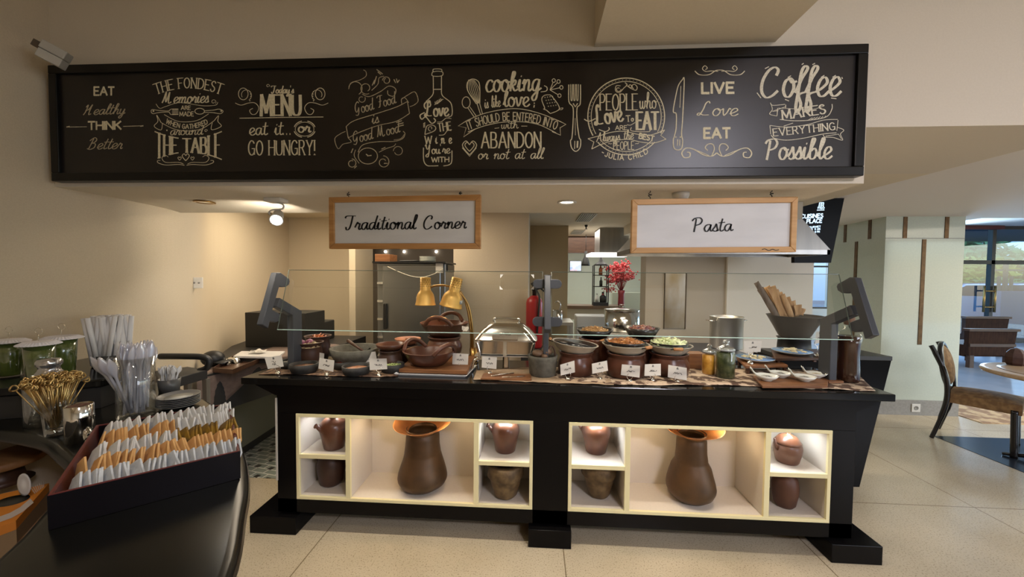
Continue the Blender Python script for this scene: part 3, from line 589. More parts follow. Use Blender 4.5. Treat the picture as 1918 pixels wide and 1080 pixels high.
# "coffee makes everything possible"
p = p11 = pen()
p.text('Coffee', 1422, 183, 1575, 179, 56, 6.0, True, thin=.4, slant=.12, xh=.62)
for a, b in (((690, 195), (720, 180)), ((630, 375), (660, 415)), ((965, 165), (980, 155)), ((1045, 165), (1065, 155)), ((1110, 260), (1135, 245)), ((1195, 260), (1220, 245)), ((1185, 415), (1225, 420)), ((840, 425), (870, 437)), ((860, 262), (885, 248)), ((1265, 258), (1270, 272))): p.line(*z(a, b), w=1.7)
p.text('MAKES', 1465.5, 224, 1546, 212.5, 17, 3.3, serif=2.4, thin=.55, gap=.2)
p.curve(z((790, 490), (900, 495), (1040, 500), (1130, 475)), 1.0); p.curve(z((800, 575), (900, 585), (1030, 580), (1150, 555), (1190, 500), (1192, 460)), 1.6); p.line(*z((785, 490), (780, 548)), w=1.5); p.line(*z((845, 465), (845, 490)), w=1.5)
p.curve(z((730, 450), (750, 470), (840, 462)), 1.5); p.curve(z((730, 450), (745, 500), (725, 535), (780, 550)), 1.4); p.line(*z((790, 510), (745, 515), (845, 480)), w=1.2)
for k in range(6): p.line(*z((1010+k*25, 582-k*4), (1045+k*20, 562-k*3)), w=1)
p.text('EVERYTHING', 1448.5, 255, 1564, 243, 13.5, 2.3, serif=1.6, thin=.6, gap=.22)
p.curve(z((725, 620), (850, 632), (1000, 615), (1130, 580), (1235, 575)), 1.4); p.curve(z((735, 690), (760, 715), (850, 730), (980, 715), (1120, 685), (1225, 675)), 1.5); p.line(*z((727, 622), (733, 685)), w=1.5); p.line(*z((1237, 580), (1228, 660)), w=1.4)
p.curve(z((1235, 635), (1280, 655), (1255, 685), (1270, 730), (1200, 710), (1140, 708), (1125, 690)), 1.4); p.line(*z((1145, 700), (1240, 685), (1262, 720)), w=1.1); p.line(*z((830, 625), (900, 602)), w=1.2)
p.text('Possible', 1431, 299, 1558, 297, 38, 4.6, True, thin=.42, slant=.12, xh=.58)
chalk = M('chalk_cream', (.68, .61, .41), .9, col2=(.80, .74, .54), scale=140)
chalk_dim = M('chalk_soft', (.42, .36, .24), .9, col2=(.60, .53, .36), scale=160)
chalk_lite = M('chalk_pale', (.78, .74, .60), .9, col2=(.62, .57, .44), scale=160)
for pn, nm, mt in ((p1, 'healthy_eating_lettering', chalk), (p1b, 'arrow_drawing', chalk), (p1f, 'arrow_drawing', chalk), (p10b, 'flourish_drawing', chalk), (p10c, 'flourish_drawing', chalk), (p1c, 'healthy_eating_lettering', chalk_dim), (p1d, 'healthy_eating_lettering', chalk), (p1e, 'healthy_eating_lettering', chalk_dim), (p10d, 'live_love_eat_lettering', chalk), (p10e, 'live_love_eat_lettering', chalk), (p2, 'fondest_memories_lettering', chalk), (p3, 'menu_lettering', chalk), (p4, 'good_food_lettering', chalk_dim), (p5, 'wine_bottle_drawing', chalk), (p6, 'cooking_lettering', chalk), (p7, 'fork_drawing', chalk), (p8, 'people_lettering', chalk), (p9, 'knife_drawing', chalk), (p10, 'live_love_eat_lettering', chalk), (p11, 'coffee_lettering', chalk_lite)):
    pn.mb.build(nm, mt, bd, fix=False)

# ------------------------------------------------------------------ hanging signs
pine = M('pine_frame', (.36, .17, .05), .5, col2=(.50, .26, .09), scale=6, stretch=(.6, 1, 8), bump=.05)
pine2 = M('pine_frame_pale', (.52, .29, .11), .5, col2=(.62, .37, .16), scale=6, stretch=(.6, 1, 8), bump=.05)
canvas = M('limewashed_board', (.62, .61, .57), .8, col2=(.50, .49, .46), scale=5, stretch=(.6, 1, 2), contrast=(.42, .75), bump=.05)
canvas2 = M('limewashed_board_pale', (.72, .73, .74), .8, col2=(.60, .61, .62), scale=5, stretch=(.6, 1, 2), contrast=(.42, .75), bump=.05)
ink = M('black_paint', (.008, .008, .008), .6)
iron = M('dark_iron', (.03, .027, .025), .5, .6)
def sign(nm, label, quad, words, tx, hooks, wood, face, yy, extra=None):
    P = [aty(*q, yy) for q in quad]      # outer tl, tr, br, bl
    x0 = (P[0].x+P[3].x)/2; x1 = (P[1].x+P[2].x)/2; zt = [P[0].z, P[1].z]; zb = [P[3].z, P[2].z]
    ctr_ = Vector(((x0+x1)/2, yy, (zb[0]+zb[1])/2)); t = thing(nm, label, 'sign', ctr_)
    def loc(x, z): return x-ctr_.x, z-ctr_.z
    fwid = hpx(10, P[0]); y0, y1 = -.012, .012
    def at(u, v):  # u across, v up, 0..1
        zt_ = zt[0]+(zt[1]-zt[0])*u; zb_ = zb[0]+(zb[1]-zb[0])*u; return loc(x0+(x1-x0)*u, zb_+(zt_-zb_)*v)
    fu = fwid/(x1-x0); fv = fwid/(zt[0]-zb[0])
    fr = MB()
    fr.prism([at(0, 1), at(1, 1), at(1-fu, 1-fv), at(fu, 1-fv)], y0, y1, 'y').prism([at(0, 0), at(fu, fv), at(1-fu, fv), at(1, 0)], y0, y1, 'y')
    fr.prism([at(0, 0), at(0, 1), at(fu, 1-fv), at(fu, fv)], y0, y1, 'y').prism([at(1, 0), at(1-fu, fv), at(1-fu, 1-fv), at(1, 1)], y0, y1, 'y')
    fr.build('frame', wood, t, bevel=.002)
    MB().prism([at(fu*.8, fv*.8), at(fu*.8, 1-fv*.8), at(1-fu*.8, 1-fv*.8), at(1-fu*.8, fv*.8)], -.003, .008, 'y').build('panel', face, t)
    p = Pen(lambda px, py, lift=0: ((lambda q: (q.x-ctr_.x, -.0045, q.z-ctr_.z))(aty(px, py, yy-.0045))))
    for wd in tx: p.text(*wd[0], **wd[1])
    p.mb.build('lettering', ink, t, fix=False)
    if extra:
        q = Pen(p.to3); q.to3 = lambda px, py, lift=0: ((lambda v: (v.x-ctr_.x, -.0125, v.z-ctr_.z))(aty(px, py, yy-.0125)))
        extra(q); q.mb.build('frame_marks', ink, t, fix=False)
    for (hx, hy) in hooks:
        a = aty(hx, hy, yy); x = a.x-ctr_.x; zt_ = at((a.x-x0)/(x1-x0), 1)[1]; zs = 1.8445-ctr_.z; mid = (zt_+zs)/2
        r = .0016; h = MB(); q = (zs-zt_)
        h.tube(crv([(x, 0, zt_-.002), (x, 0, zt_+q*.25), (x-.007, 0, zt_+q*.42), (x+.002, 0, mid+q*.06), (x+.006, 0, mid-q*.02)]), r, 6)
        h.tube(crv([(x, 0, zs), (x, 0, zs-q*.2), (x-.006, 0, zs-q*.34), (x-.001, 0, mid-q*.02), (x+.006, 0, mid+q*.04)]), r, 6)
        h.build('hook', iron, t)
    return t
SY = -.47
sign('hanging_sign', 'wood framed hanging sign lettered Traditional Corner in black', [(618, 370), (901, 365), (901, 466), (619, 466)], None,
     [(('Traditional', 646, 430, 780, 428.5, 26, 3.2, True), dict(thin=.45, slant=.12)), (('Corner', 792, 429, 874, 427, 25, 3.2, True), dict(thin=.45, slant=.12))],
     [(653, 360), (863, 358)], pine, canvas, SY)
def marks(q):
    q.curve([(1427, 467), (1433, 466), (1440, 469), (1447, 466.5), (1453, 468.5), (1459, 467.5)], 1.6)
sign('hanging_sign', 'paler wood framed hanging sign lettered Pasta in black', [(1181, 374), (1490, 369), (1489, 472), (1183, 474)], None,
     [(('Pasta', 1296, 434, 1373, 432, 26, 3.0, True), dict(thin=.5, slant=.1))], [(1218, 358), (1446, 355)], pine2, canvas2, SY, marks)
# ------------------------------------------------------------------ things on the buffet
clay = M('red_clay', (.115, .042, .024), .28, col2=(.070, .026, .015), scale=7, bump=.08, bscale=40, spec=.5)
clay_dk = M('dark_clay', (.040, .020, .014), .45, col2=(.065, .030, .019), scale=6, bump=.1, bscale=35)
clay_or = M('orange_clay', (.33, .13, .065), .42, col2=(.25, .095, .048), scale=8, bump=.06, bscale=40)
stone_bk = M('black_stone', (.018, .017, .016), .6, col2=(.035, .033, .030), scale=40, bump=.2, bscale=90)
stone_gr = M('grey_stone', (.085, .080, .062), .75, col2=(.13, .12, .095), scale=30, bump=.3, bscale=80)
enamel = M('cream_enamel', (.52, .47, .38), .3, col2=(.44, .39, .31), scale=9)
blk_in = M('black_enamel', (.012, .011, .011), .25)
steel = M('polished_steel', (.72, .70, .67), .16, 1, bump=.02, scale=30)
steel_br = M('brushed_steel', (.62, .60, .56), .38, .9, bump=.05, scale=60, stretch=(1, 1, .1))
chrome = M('chrome', (.80, .79, .77), .08, 1)
brass = M('lamp_brass', (.78, .47, .13), .42, .45, col2=(.70, .41, .10), scale=14)
brass_dk = M('old_brass', (.42, .26, .09), .3, 1)
oak = M('board_wood', (.25, .105, .038), .45, col2=(.15, .06, .022), scale=5, stretch=(1, 9, 9), bump=.05)
oak_lt = M('pale_board_wood', (.42, .22, .09), .5, col2=(.33, .16, .06), scale=5, stretch=(1, 9, 9), bump=.05)
wood_dk = M('dark_wood', (.055, .025, .014), .4, col2=(.09, .042, .022), scale=6, stretch=(1, 8, 8))
porc = M('porcelain', (.74, .75, .68), .18, coat=.3)
white_pl = M('white_metal', (.72, .71, .69), .3)
card_m = M('card_paper', (.66, .63, .57), .8)
blu = M('blue_glaze', (.20, .36, .62), .2)
CZ = .9
def zat(px, py, P): return aty(px, py, P.y).z-P.z
def vessel(name, label, cat, px, pyb, z, W, pyr, shape, mat, group=None, t=.006, wob=0, base=None, seg=36, P=None, part='body'):
    """round vessel: W pixels wide, base front edge at pyb, rim centre at pyr; shape = (radius, height) fractions"""
    P = P or stand(px, pyb, z, (base or shape[0][0])*W); P = Vector(P); R = rpx(W, P); H = zat(px, pyr, P)
    o = thing(name, label, cat, P, 0, group)
    b = MB().lathe(shell([(r*R, h*H) for r, h in shape], t), seg=seg, wob=wob).build(part, mat, o)
    return o, P, R, H
def heap(name, label, P, r, h, mat, seed=1, seg=26, amp=.25, cat='food', rings=6, freq=4, bits=None):
    rnd = random.Random(seed); ph = [rnd.random()*6 for _ in range(6)]
    def fn(u, v):
        a = u*2*PI; q = r*v; bump = 1+amp*math.sin(freq*a+ph[0]+v*7)*math.sin(v*9+ph[1])+amp*.6*math.sin(2*freq*a+ph[2]-v*11)
        return (q*math.cos(a), q*math.sin(a), h*(1-v*v)*bump)
    m = MB().grid(fn, seg, rings, closeu=True)
    if bits:
        n, s, el = bits
        for i in range(n):
            v = fn(rnd.random(), math.sqrt(rnd.random())*.92); T = Matrix.Translation((v[0], v[1], v[2]+s*.25)) @ Matrix.Rotation(rnd.random()*6.3, 4, 'Z') @ Matrix.Rotation(rnd.uniform(-.5, .5), 4, 'Y')
            m.box(-s*el, s*el, -s*.45, s*.45, -s*.35, s*.35, T)
    o = m.build(name, mat); o.location = P
    return tag(o, label, cat, kind='stuff')
# cloths under the dishes
def cloth(name, label, front, back, mat, z=CZ, amp=.004, drop=None, seed=3, group=None):
    f = crv([(x, y, 0) for x, y in front], 8); b = crv([(x, y, 0) for x, y in back], 8); n = max(len(f), len(b))
    pick = lambda L, u: L[min(int(u*(len(L)-1)+.5), len(L)-1)]
    def fn(u, v):
        p = pick(f, u).lerp(pick(b, u), v); q = atz(p.x, p.y, z+.0015)
        q.z = z+.0022+amp*(1-v)**2*abs(math.sin(u*23+seed)+.5*math.sin(u*41))*.7
        return q
    o = MB().grid(fn, n, 9).build(name, mat, thick=.0012)
    return tag(o, label, 'cloth', group)
def batik(name, c1, c2, sc):
    m = M(name, c1, .85, col2=c2, scale=sc, contrast=(.47, .53), detail=3)
    return m
cloth('table_runner', 'dark brown batik runner under the sambal bowls at the left end', [(484, 701), (560, 702), (640, 705), (720, 706), (745, 705)], [(520, 686), (600, 684), (680, 683), (720, 682), (760, 681)], batik('batik_dark', (.05, .025, .014), (.20, .12, .07), 26))
cloth('table_runner', 'plain tan cloth under the chafing dish with one corner over the edge', [(886, 711), (940, 713), (1000, 716), (1060, 718), (1150, 721)], [(893, 694), (940, 690), (1000, 688), (1060, 688), (1130, 690)], M('tan_cloth', (.42, .30, .19), .9, col2=(.36, .25, .155), scale=60))
cloth('table_runner', 'brown and cream batik runner under the clay braziers and jars', [(1036, 704), (1060, 713), (1110, 717), (1170, 721), (1240, 722), (1330, 722), (1400, 723), (1480, 727), (1560, 730), (1640, 733)], [(1050, 682), (1120, 682), (1200, 684), (1300, 686), (1400, 690), (1480, 692), (1560, 693), (1600, 694)], batik('batik_light', (.10, .055, .035), (.55, .42, .30), 18), amp=.006)
# small black stone bowls of sambal
BOWL = [(.62, 0), (.80, .12), (.94, .5), (1, 1)]
BOWL2 = [(.70, 0), (.86, .10), (.97, .5), (1, 1)]
def food(n, c, c2, sc=40, rough=.35): return M(n, c, rough, col2=c2, scale=sc, bump=.4, bscale=60, spec=.5)
bowls = [
 (543, 691, 42, 674, 'black stone bowl of white crumbs behind the leftmost name card', 'chopped garlic', food('garlic_bits', (.05, .04, .035), (.62, .57, .47), 70), 'white garlic crumbs in the bowl behind the leftmost name card'),
 (570, 701, 57, 680, 'black stone bowl of dark brown sambal, nearest the left end', 'sambal', food('brown_sambal', (.10, .04, .018), (.17, .075, .03)), 'dark brown sambal in the bowl nearest the left end'),
 (644, 693, 46, 675, 'black stone bowl of glossy red chilli sambal before the grey mortar', 'sambal', food('red_sambal', (.16, .022, .012), (.07, .012, .008), 40, .15), 'glossy red chilli sambal in a black bowl'),
 (668, 705, 56, 684, 'black stone bowl of orange sambal in front of the grey mortar', 'sambal', food('orange_sambal', (.38, .15, .055), (.30, .11, .04)), 'orange sambal in a black stone bowl'),
 (735, 700, 46, 680, 'black stone bowl of chopped green chilli beside the white tray', 'chilli', food('green_chilli', (.13, .22, .03), (.62, .66, .32), 90), 'chopped pale green chilli heaped in a black bowl')]
for i, (px, pb, W, pr, lab, fc, fm, fl) in enumerate(bowls):
    o, P, R, H = vessel('stone_bowl', lab, 'bowl', px, pb, CZ, W, pr, BOWL2, stone_bk, 'black stone bowls of condiments', t=.008)
    heap('bowl_of_sambal_filling' if False else ('chopped_condiment' if fc != 'sambal' else 'sambal'), fl, P+Vector((0, 0, H*.66)), R*.86, H*.16, fm, i+1, cat='condiment', bits={0: (60, .004, 1), 4: (110, .006, 1.1), 2: (40, .004, 1.3)}.get(i))
# clay pots of shallots and carrots
POT = [(.70, 0), (.86, .25), (.88, .6), (.80, .84), (.98, .97), (1, 1)]
o, P, R, H = vessel('clay_pot', 'dark clay pot of shallots and garlic standing before the grey glass post', 'pot', 580, 686, CZ, 56, 640, POT, clay_dk, t=.008)
heap('garlic_cloves', 'pale garlic cloves in the dark clay pot beside two shallots', P+Vector((R*.1, -R*.1, H*.80)), R*.74, H*.14, food('garlic', (.58, .46, .28), (.40, .30, .17), 50), 4, amp=.5, cat='garlic', bits=(40, .009, 1.3))
for k, (dx, dy, r, lb) in enumerate(((-.55, -.05, .22, 'left purple shallot in the dark clay pot'), (-.06, .12, .29, 'larger purple shallot in the middle of the dark clay pot'))):
    b = MB().ball((0, 0, 0), R*r, 16, 10, (1.1, 1, .95)).tube([(0, 0, R*r*.9), (R*r*.25, 0, R*r*1.25)], [R*r*.18, .0012], 6).build('shallot', M('shallot_skin', (.22, .06, .12), .35, col2=(.30, .11, .17), scale=20, stretch=(3, 3, .3)))
    b.location = P+Vector((dx*R, dy*R, H*.96)); tag(b, lb, 'shallot', 'shallots in the clay pot')
o, P, R, H = vessel('clay_pot', 'dark clay pot of orange carrot sticks, further back', 'pot', 596, 676, CZ, 53, 628, POT, clay_dk, t=.008)
heap('carrot_shreds', 'orange carrot shreds in the further dark clay pot', P+Vector((R*.1, -R*.05, H*.86)), R*.6, H*.12, food('carrot', (.50, .13, .02), (.32, .07, .012), 70), 5, amp=.6, cat='carrot', bits=(40, .005, 4))
# grey stone mortar
o, P, R, H = vessel('stone_mortar', 'wide grey stone mortar with a leaning wooden pestle', 'mortar', 666, 688, CZ, 97, 650, [(.62, 0), (.72, .1), (.90, .55), (1, 1)], stone_gr, t=.014)
heap('ground_paste', 'grey paste at the bottom of the wide stone mortar', P+Vector((0, 0, .03)), R*.55, .012, food('paste', (.20, .18, .14), (.13, .12, .09)), 7, cat='paste')
a = aty(651, 637, P.y-.02); b = aty(683, 659, P.y-.04)
q = MB().tube([a-P, a.lerp(b, .3)-P, a.lerp(b, .6)-P, b-P], [.011, .010, .008, .007], 10).build('wooden_pestle', wood_dk); q.location = P; tag(q, 'dark wooden pestle leaning in the grey stone mortar', 'pestle')
a = aty(682, 659, P.y-.06); b = aty(697, 651, P.y-.03)
q = MB().prism([(a.x-P.x, a.z-P.z), (a.x-P.x+.01, a.z-P.z-.008), (b.x-P.x, b.z-P.z-.008), (b.x-P.x-.002, b.z-P.z+.006)], a.y-P.y, a.y-P.y+.01, 'y').build('spatula', blk_in); q.location = P; tag(q, 'black spatula blade resting in the grey stone mortar', 'spatula')
# clay warmer with bowl, and covered pot
def brazier(px, pb, W, pt, lab, z=CZ, mat=clay, P=None, shape=None, group='clay braziers'):
    sh = shape or [(.80, 0), (.94, .10), (1, .40), (.97, .58), (.86, .78), (.84, .83), (.90, .87), (.90, .93), (.96, .96), (.96, 1)]
    return vessel('clay_brazier', lab, 'brazier', px, pb, z, W, pt, sh, mat, group, t=.014, P=P)
o, P, R, H = brazier(731, 692, 46, 655, 'dark clay brazier under the shallow brown bowl', mat=clay_dk)
vessel('clay_bowl', 'shallow brown clay bowl, empty, on the dark brazier by the white tray', 'bowl', 731, 655, 0, 55, 643, [(.62, 0), (.9, .5), (1, 1)], clay, P=P+Vector((0, 0, H+.001)), t=.006)
o, P, R, H = brazier(764, 680, 40, 645, 'dark clay brazier under the orange clay lid', mat=clay_dk)
o, P, R, H = vessel('clay_cover', 'orange clay pot cover upturned with its knob showing', 'cover', 764, 645, 0, 50, 633, [(.5, 0), (.8, .45), (1, 1)], clay_or, P=P+Vector((0, 0, H+.001)))
MB().lathe([(.012, 0), (.016, .012), (.013, .022), (.001, .026)], (.0, -.005, H*.55)).build('knob', clay_or, o)
# white tray and wooden board
def slab(px_quad, z, t, name, label, cat, mat, bevel=.004, lip=0, parent=None):
    q = [atz(x, y, z) for x, y in px_quad]; c = sum(q, Vector())/4
    o = MB().prism([(p.x-c.x, p.y-c.y) for p in q], -t, 0)
    r = o.build(name, mat, bevel=bevel); r.location = (c.x, c.y, z); return tag(r, label, cat), c
q = [atz(x, y, CZ) for x, y in ((738, 703), (874, 707), (893, 687), (770, 683))]; c = sum(q, Vector())/4
t = thing('serving_tray', 'white rimmed metal tray under the wooden board', 'tray', (c.x, c.y, CZ))
mb = MB(); ins = [(c+(p-c)*.95) for p in q]; out = q
pl = lambda L, z: [(p.x-c.x, p.y-c.y, z) for p in L]
vs = pl(ins, .003)+pl(ins, .0)+pl(out, .014)+pl([c+(p-c)*1.01 for p in q], .011)
fs = [(0, 1, 2, 3)]+[(i, (i+1) % 4, 8+(i+1) % 4, 8+i) for i in range(4)]+[(8+i, 8+(i+1) % 4, 12+(i+1) % 4, 12+i) for i in range(4)]+[(4+i, 4+(i+1) % 4, 12+(i+1) % 4, 12+i) for i in range(4)]+[(7, 6, 5, 4)]
mb.add(vs, fs).build('tray_body', white_pl, t, bevel=.002)
bo, bc = slab(((747, 690), (875, 694), (890, 666), (776, 664)), .932, .024, 'serving_board', 'warm wooden serving board on the white tray', 'board', oak)
BZ = .932
# clay pans with loop handles
def clay_pan(label, px, pb, W, pr, P=None, ang=0, lift=.0, z=BZ):
    P = Vector(P) if P else stand(px, pb, z, W*.55); R = rpx(W, P); H = zat(px, pr, P)
    o = thing('clay_pan', label, 'pan', P, ang, 'clay pans with loop handles')
    MB().lathe(shell([(R*.50, 0), (R*.58, H*.04), (R*.80, H*.42), (R*.97, H*.92), (R, H)], .007), seg=40).build('pan_body', clay, o)
    for s in (1, -1):
        pts = crv([(-R*.55, s*R*.80, H*.92), (-R*.34, s*R*.94, H+R*.20), (0, s*R*1.0, H+R*.30), (R*.34, s*R*.94, H+R*.20), (R*.55, s*R*.80, H*.92)], 6)
        MB().tube(pts, R*.085, 10).build('handle', clay, o)
    return o, P, R, H
clay_pan('brown clay pan with two loop handles on the wooden board', 804, 688, 100, 655, ang=math.radians(58))
P0 = atz(831, 664, CZ)
o, P, R, H = brazier(831, 664, 66, 629, 'ribbed brown clay stand behind the front clay pan', P=atz(831, 664, CZ)+Vector((0, .03, 0)))
clay_pan('brown clay pan with loop handles raised on the clay stand', 828, 624, 92, 603, P=P+Vector((0, 0, H+.001)), ang=math.radians(-4))
# brass heat lamp
B = atz(884, 672, CZ)+Vector((.0, .07, 0)); 
hl = thing('heat_lamp', 'twin headed brass heat lamp on bent gooseneck arms', 'lamp', B)
k = hpx(1, B)
MB().lathe([(k*14, 0), (k*14, k*2), (k*7.5, k*3), (k*7.5, k*16), (k*6.8, k*17), (.0001, k*17)]).build('base', brass_dk, hl)
def rel(px, py, dy=0): return aty(px, py, B.y+dy)-B
arm1 = crv([rel(882, 660), rel(882, 625), rel(877, 585), rel(870, 560), rel(862, 545)], 6)
arm2 = crv([rel(886, 660), rel(885, 620), rel(878, 575), rel(860, 546, -.01), rel(838, 535, -.02), rel(815, 535, -.03), rel(803, 540, -.03)], 6)
MB().tube(arm1, k*2.0, 8).build('arm', brass_dk, hl); MB().tube(arm2, k*2.0, 8).build('arm', brass_dk, hl)
for (tx, ty, bx, by, tw, bw, nm) in ((797, 519, 797, 571, 21, 41, 'l'), (857, 520, 844, 574, 22, 46, 'r')):
    T = rel(tx, ty, -.03); Bm = rel(bx, by, -.03); ax = (T-Bm); H = ax.length; rot = ax.to_track_quat('Z', 'Y').to_matrix().to_4x4(); mt = Matrix.Translation(Bm) @ rot
    rt, rb = k*tw/2*.93, k*bw/2*.93
    prof = [(rb, 0), (rb*.97, H*.03), (rb*.91, H*.12), (rb*.87, H*.26), (rb*.80, H*.37), (rb*.68, H*.45), (rt*1.06, H*.515), (rt*1.0, H*.56), (rt*.98, H*.99), (rt*.8, H), (.0001, H)]
    inn = [(.0001, H*.53), (rt*.9, H*.50), (rb*.65, H*.435), (rb*.77, H*.36), (rb*.84, H*.25), (rb*.88, H*.11), (rb*.95, .001)]
    sh = MB(); vs0 = len(sh.v)
    sh.lathe(inn+prof, (0, 0, 0), 32, mt); shade = sh.build('lamp_shade', brass, hl)
    hm = MB()
    for row in range(4):
        for q in range(14):
            a = q*2*PI/14+row*.22; c2 = mt @ Vector((rt*.985*math.cos(a), rt*.985*math.sin(a), H*(.68+row*.075)))
            n2 = (mt.to_3x3() @ Vector((math.cos(a), math.sin(a), 0))).normalized(); hm.ball(c2, k*.75, 6, 4)
    hm.build('vent_holes', M('vent_black', (.05, .03, .01), .6), shade)
    lb = MB(); lb.grid(lambda u, v: mt @ Vector((rb*.915*math.cos(-2.1+u*1.1)*(1-.035*v), rb*.915*math.sin(-2.1+u*1.1)*(1-.035*v), H*(.17+.13*v))), 8, 2).build('rating_plate', M('label_grey', (.45, .47, .47), .4), shade, thick=.0008)
    bulb = MB().ball((0, 0, 0), rb*.42, 14, 10, (1, 1, 1.15)).build('bulb', M('bulb_glow', (1, .8, .5), .4, emit=(1, .66, .28), estr=12), hl); bulb.location = mt @ Vector((0, 0, H*.22))
    spot('heat_lamp_light', B+(mt @ Vector((0, 0, H*.08))), B+(mt @ Vector((0, 0, -1))), 3.5, (1, .66, .30), 120, .7, .02)
# chafing dish
C0 = atz(946, 694, CZ)+Vector((0, .09, 0)); k = hpx(1, C0)
cd = thing('chafing_dish', 'polished steel chafing dish with roll lid on a curved stand', 'chafing dish', C0)
def cy(py): return aty(946, py, C0.y).z-C0.z
def rrect(hx, hy, r, n=6):
    o = []
    for sx, sy, a0 in ((1, 1, 0), (-1, 1, 90), (-1, -1, 180), (1, -1, 270)):
        for i in range(n+1): a = math.radians(a0+90*i/n); o.append((sx*(hx-r)+r*math.cos(a), sy*(hy-r)+r*math.sin(a)))
    return o
def stack(levels):
    mb = MB(); L = [rrect(*l[:3]) for l in levels]; n = len(L[0]); vs = []
    for l, lv in zip(L, levels): vs += [(x, y, lv[3]) for x, y in l]
    fs = [(i*n+j, i*n+(j+1) % n, (i+1)*n+(j+1) % n, (i+1)*n+j) for i in range(len(L)-1) for j in range(n)]+[tuple(range(n))[::-1], tuple((len(L)-1)*n+j for j in range(n))]
    return mb.add(vs, fs, True)
hw = 57*k; hd = .115
z0, z1 = cy(632), cy(603)
lid = stack([(hw, hd, .04, z0-.004), (hw*1.01, hd*1.01, .04, z0), (hw*.985, hd*.98, .04, z0+.004), (hw*.88, hd*.90, .045, z0+(z1-z0)*.30), (hw*.74, hd*.78, .05, z0+(z1-z0)*.62), (hw*.58, hd*.64, .05, z1-(z1-z0)*.12), (hw*.46, hd*.50, .05, z1-.001), (hw*.3, hd*.3, .03, z1)]).build('lid', steel, cd)
h = MB().tube(crv([(-hw*.38, 0, z1-.002), (-hw*.36, 0, z1+k*7), (hw*.36, 0, z1+k*7), (hw*.38, 0, z1-.002)], 6), k*2, 10).build('lid_handle', chrome, lid)
MB().box(-hw*.40, hw*.40, -hd*1.03, -hd*.97, z0+k*2, z0+k*10).build('front_plate', steel, lid, bevel=.002)
MB().tube([(-hw*.16, -hd*.9, z0+k*11), (-hw*.16, -hd*1.0, z0+k*13), (hw*.16, -hd*1.0, z0+k*13), (hw*.16, -hd*.9, z0+k*11)], k*1.6, 8).build('hinge', chrome, lid)
zb = cy(659)
stack([(hw*.84, hd*.84, .03, zb), (hw*.92, hd*.92, .03, zb+.01), (hw*.95, hd*.95, .03, z0-.008), (hw*.99, hd*.99, .03, z0-.005)]).build('water_pan', steel, cd)
MB().box(-hw*.96, hw*.96, -hd*.96, hd*.96, zb-.008, zb-.002).build('stand_shelf', steel_br, cd)
for sx in (1, -1):
    for sy in (1, -1):
        pts = crv([(sx*hw*.90, sy*hd*.9, z0-.01), (sx*hw*.80, sy*hd*.9, zb-.004), (sx*hw*.98, sy*hd*.95, zb-(zb)*.4), (sx*hw*1.04, sy*hd*.97, 0.005)], 6)
        MB().tube(pts, k*2.6, 8).build('leg', chrome, cd)
MB().box(-k*3, k*3, -hd*.98, -hd*.94, zb, z0-.004).build('centre_stay', chrome, cd)
f = MB().lathe([(k*6.5, 0), (k*6.5, .002), (k*6, k*22), (k*6.8, k*24), (k*6.8, k*28), (.0001, k*28)]).build('fuel_burner', chrome, cd); f.location = (0, -.02, .001)
# wooden cutlery tray
q = [atz(x, y, CZ+.014) for x, y in ((900, 708), (996, 710), (994, 700), (906, 698))]; c = sum(q, Vector())/4
wt = MB().prism([(p.x-c.x, p.y-c.y) for p in q], -.010, 0).build('cutlery_tray', oak, bevel=.003); wt.location = c; tag(wt, 'small reddish wooden tray holding serving cutlery', 'tray')
fz = CZ+.016; a = atz(919, 704, fz); b = atz(950, 700, fz)
fk = MB(); dr = (b-a).normalized(); nr = Vector((-dr.y, dr.x, 0))
for i in range(4): fk.tube([nr*(.004*(i-1.5)), nr*(.0042*(i-1.5))+dr*.03+Vector((0, 0, .002))], .0012, 6)
fk.tube([dr*.028+nr*-.006+Vector((0, 0, .002)), dr*.028+nr*.006+Vector((0, 0, .002))], .0022, 6).tube([dr*.03, dr*.06+Vector((0, 0, .003)), dr*.15], [.003, .0025, .004], 8)
f = fk.build('serving_fork', chrome); f.location = a; tag(f, 'steel serving fork lying on the small wooden tray', 'fork')
a = atz(940, 706, fz); b = atz(984, 704, fz); d2 = (b-a); 
kn = MB().tube([(0, 0, 0), d2*.4, d2*.55, d2], [.005, .006, .003, .004], 8, flat=.35).build('serving_knife', chrome); kn.location = a; tag(kn, 'steel serving knife lying beside the fork', 'knife')
# stone mortar with nutmegs
o, P, R, H = vessel('stone_mortar', 'small deep grey stone mortar beside the chafing dish', 'mortar', 1016, 708, CZ, 56, 664, [(.80, 0), (.88, .1), (.98, .85), (1, 1)], stone_gr, t=.010)
for i, (dx, dy, r, dz) in enumerate(((-.35, -.25, .36, .02), (.25, .1, .4, .03), (.1, -.5, .22, .0))):
    b = MB().ball((0, 0, 0), R*r, 16, 10, (1, 1, .7)).build('wooden_ladle_bowl' if i == 9 else 'dried_gourd', M('gourd_brown', (.10, .055, .03), .5, col2=(.16, .09, .05), scale=12)); b.location = P+Vector((dx*R, dy*R, H+dz*.6)); tag(b, ('round brown gourd at the left in the small mortar', 'round brown gourd at the back of the small mortar', 'smallest brown gourd at the front of the small mortar')[i], 'gourd', 'gourds in the mortar')
q = MB().tube(crv([(R*.2, -R*.2, H*.8), (R*.5, 0, H+.05), (R*.75, .0, H+.035), (R*.85, 0, H*.9)], 6), .005, 8).build('wooden_spoon', wood_dk); q.location = P; tag(q, 'bent dark wooden spoon handle in the small mortar', 'spoon')
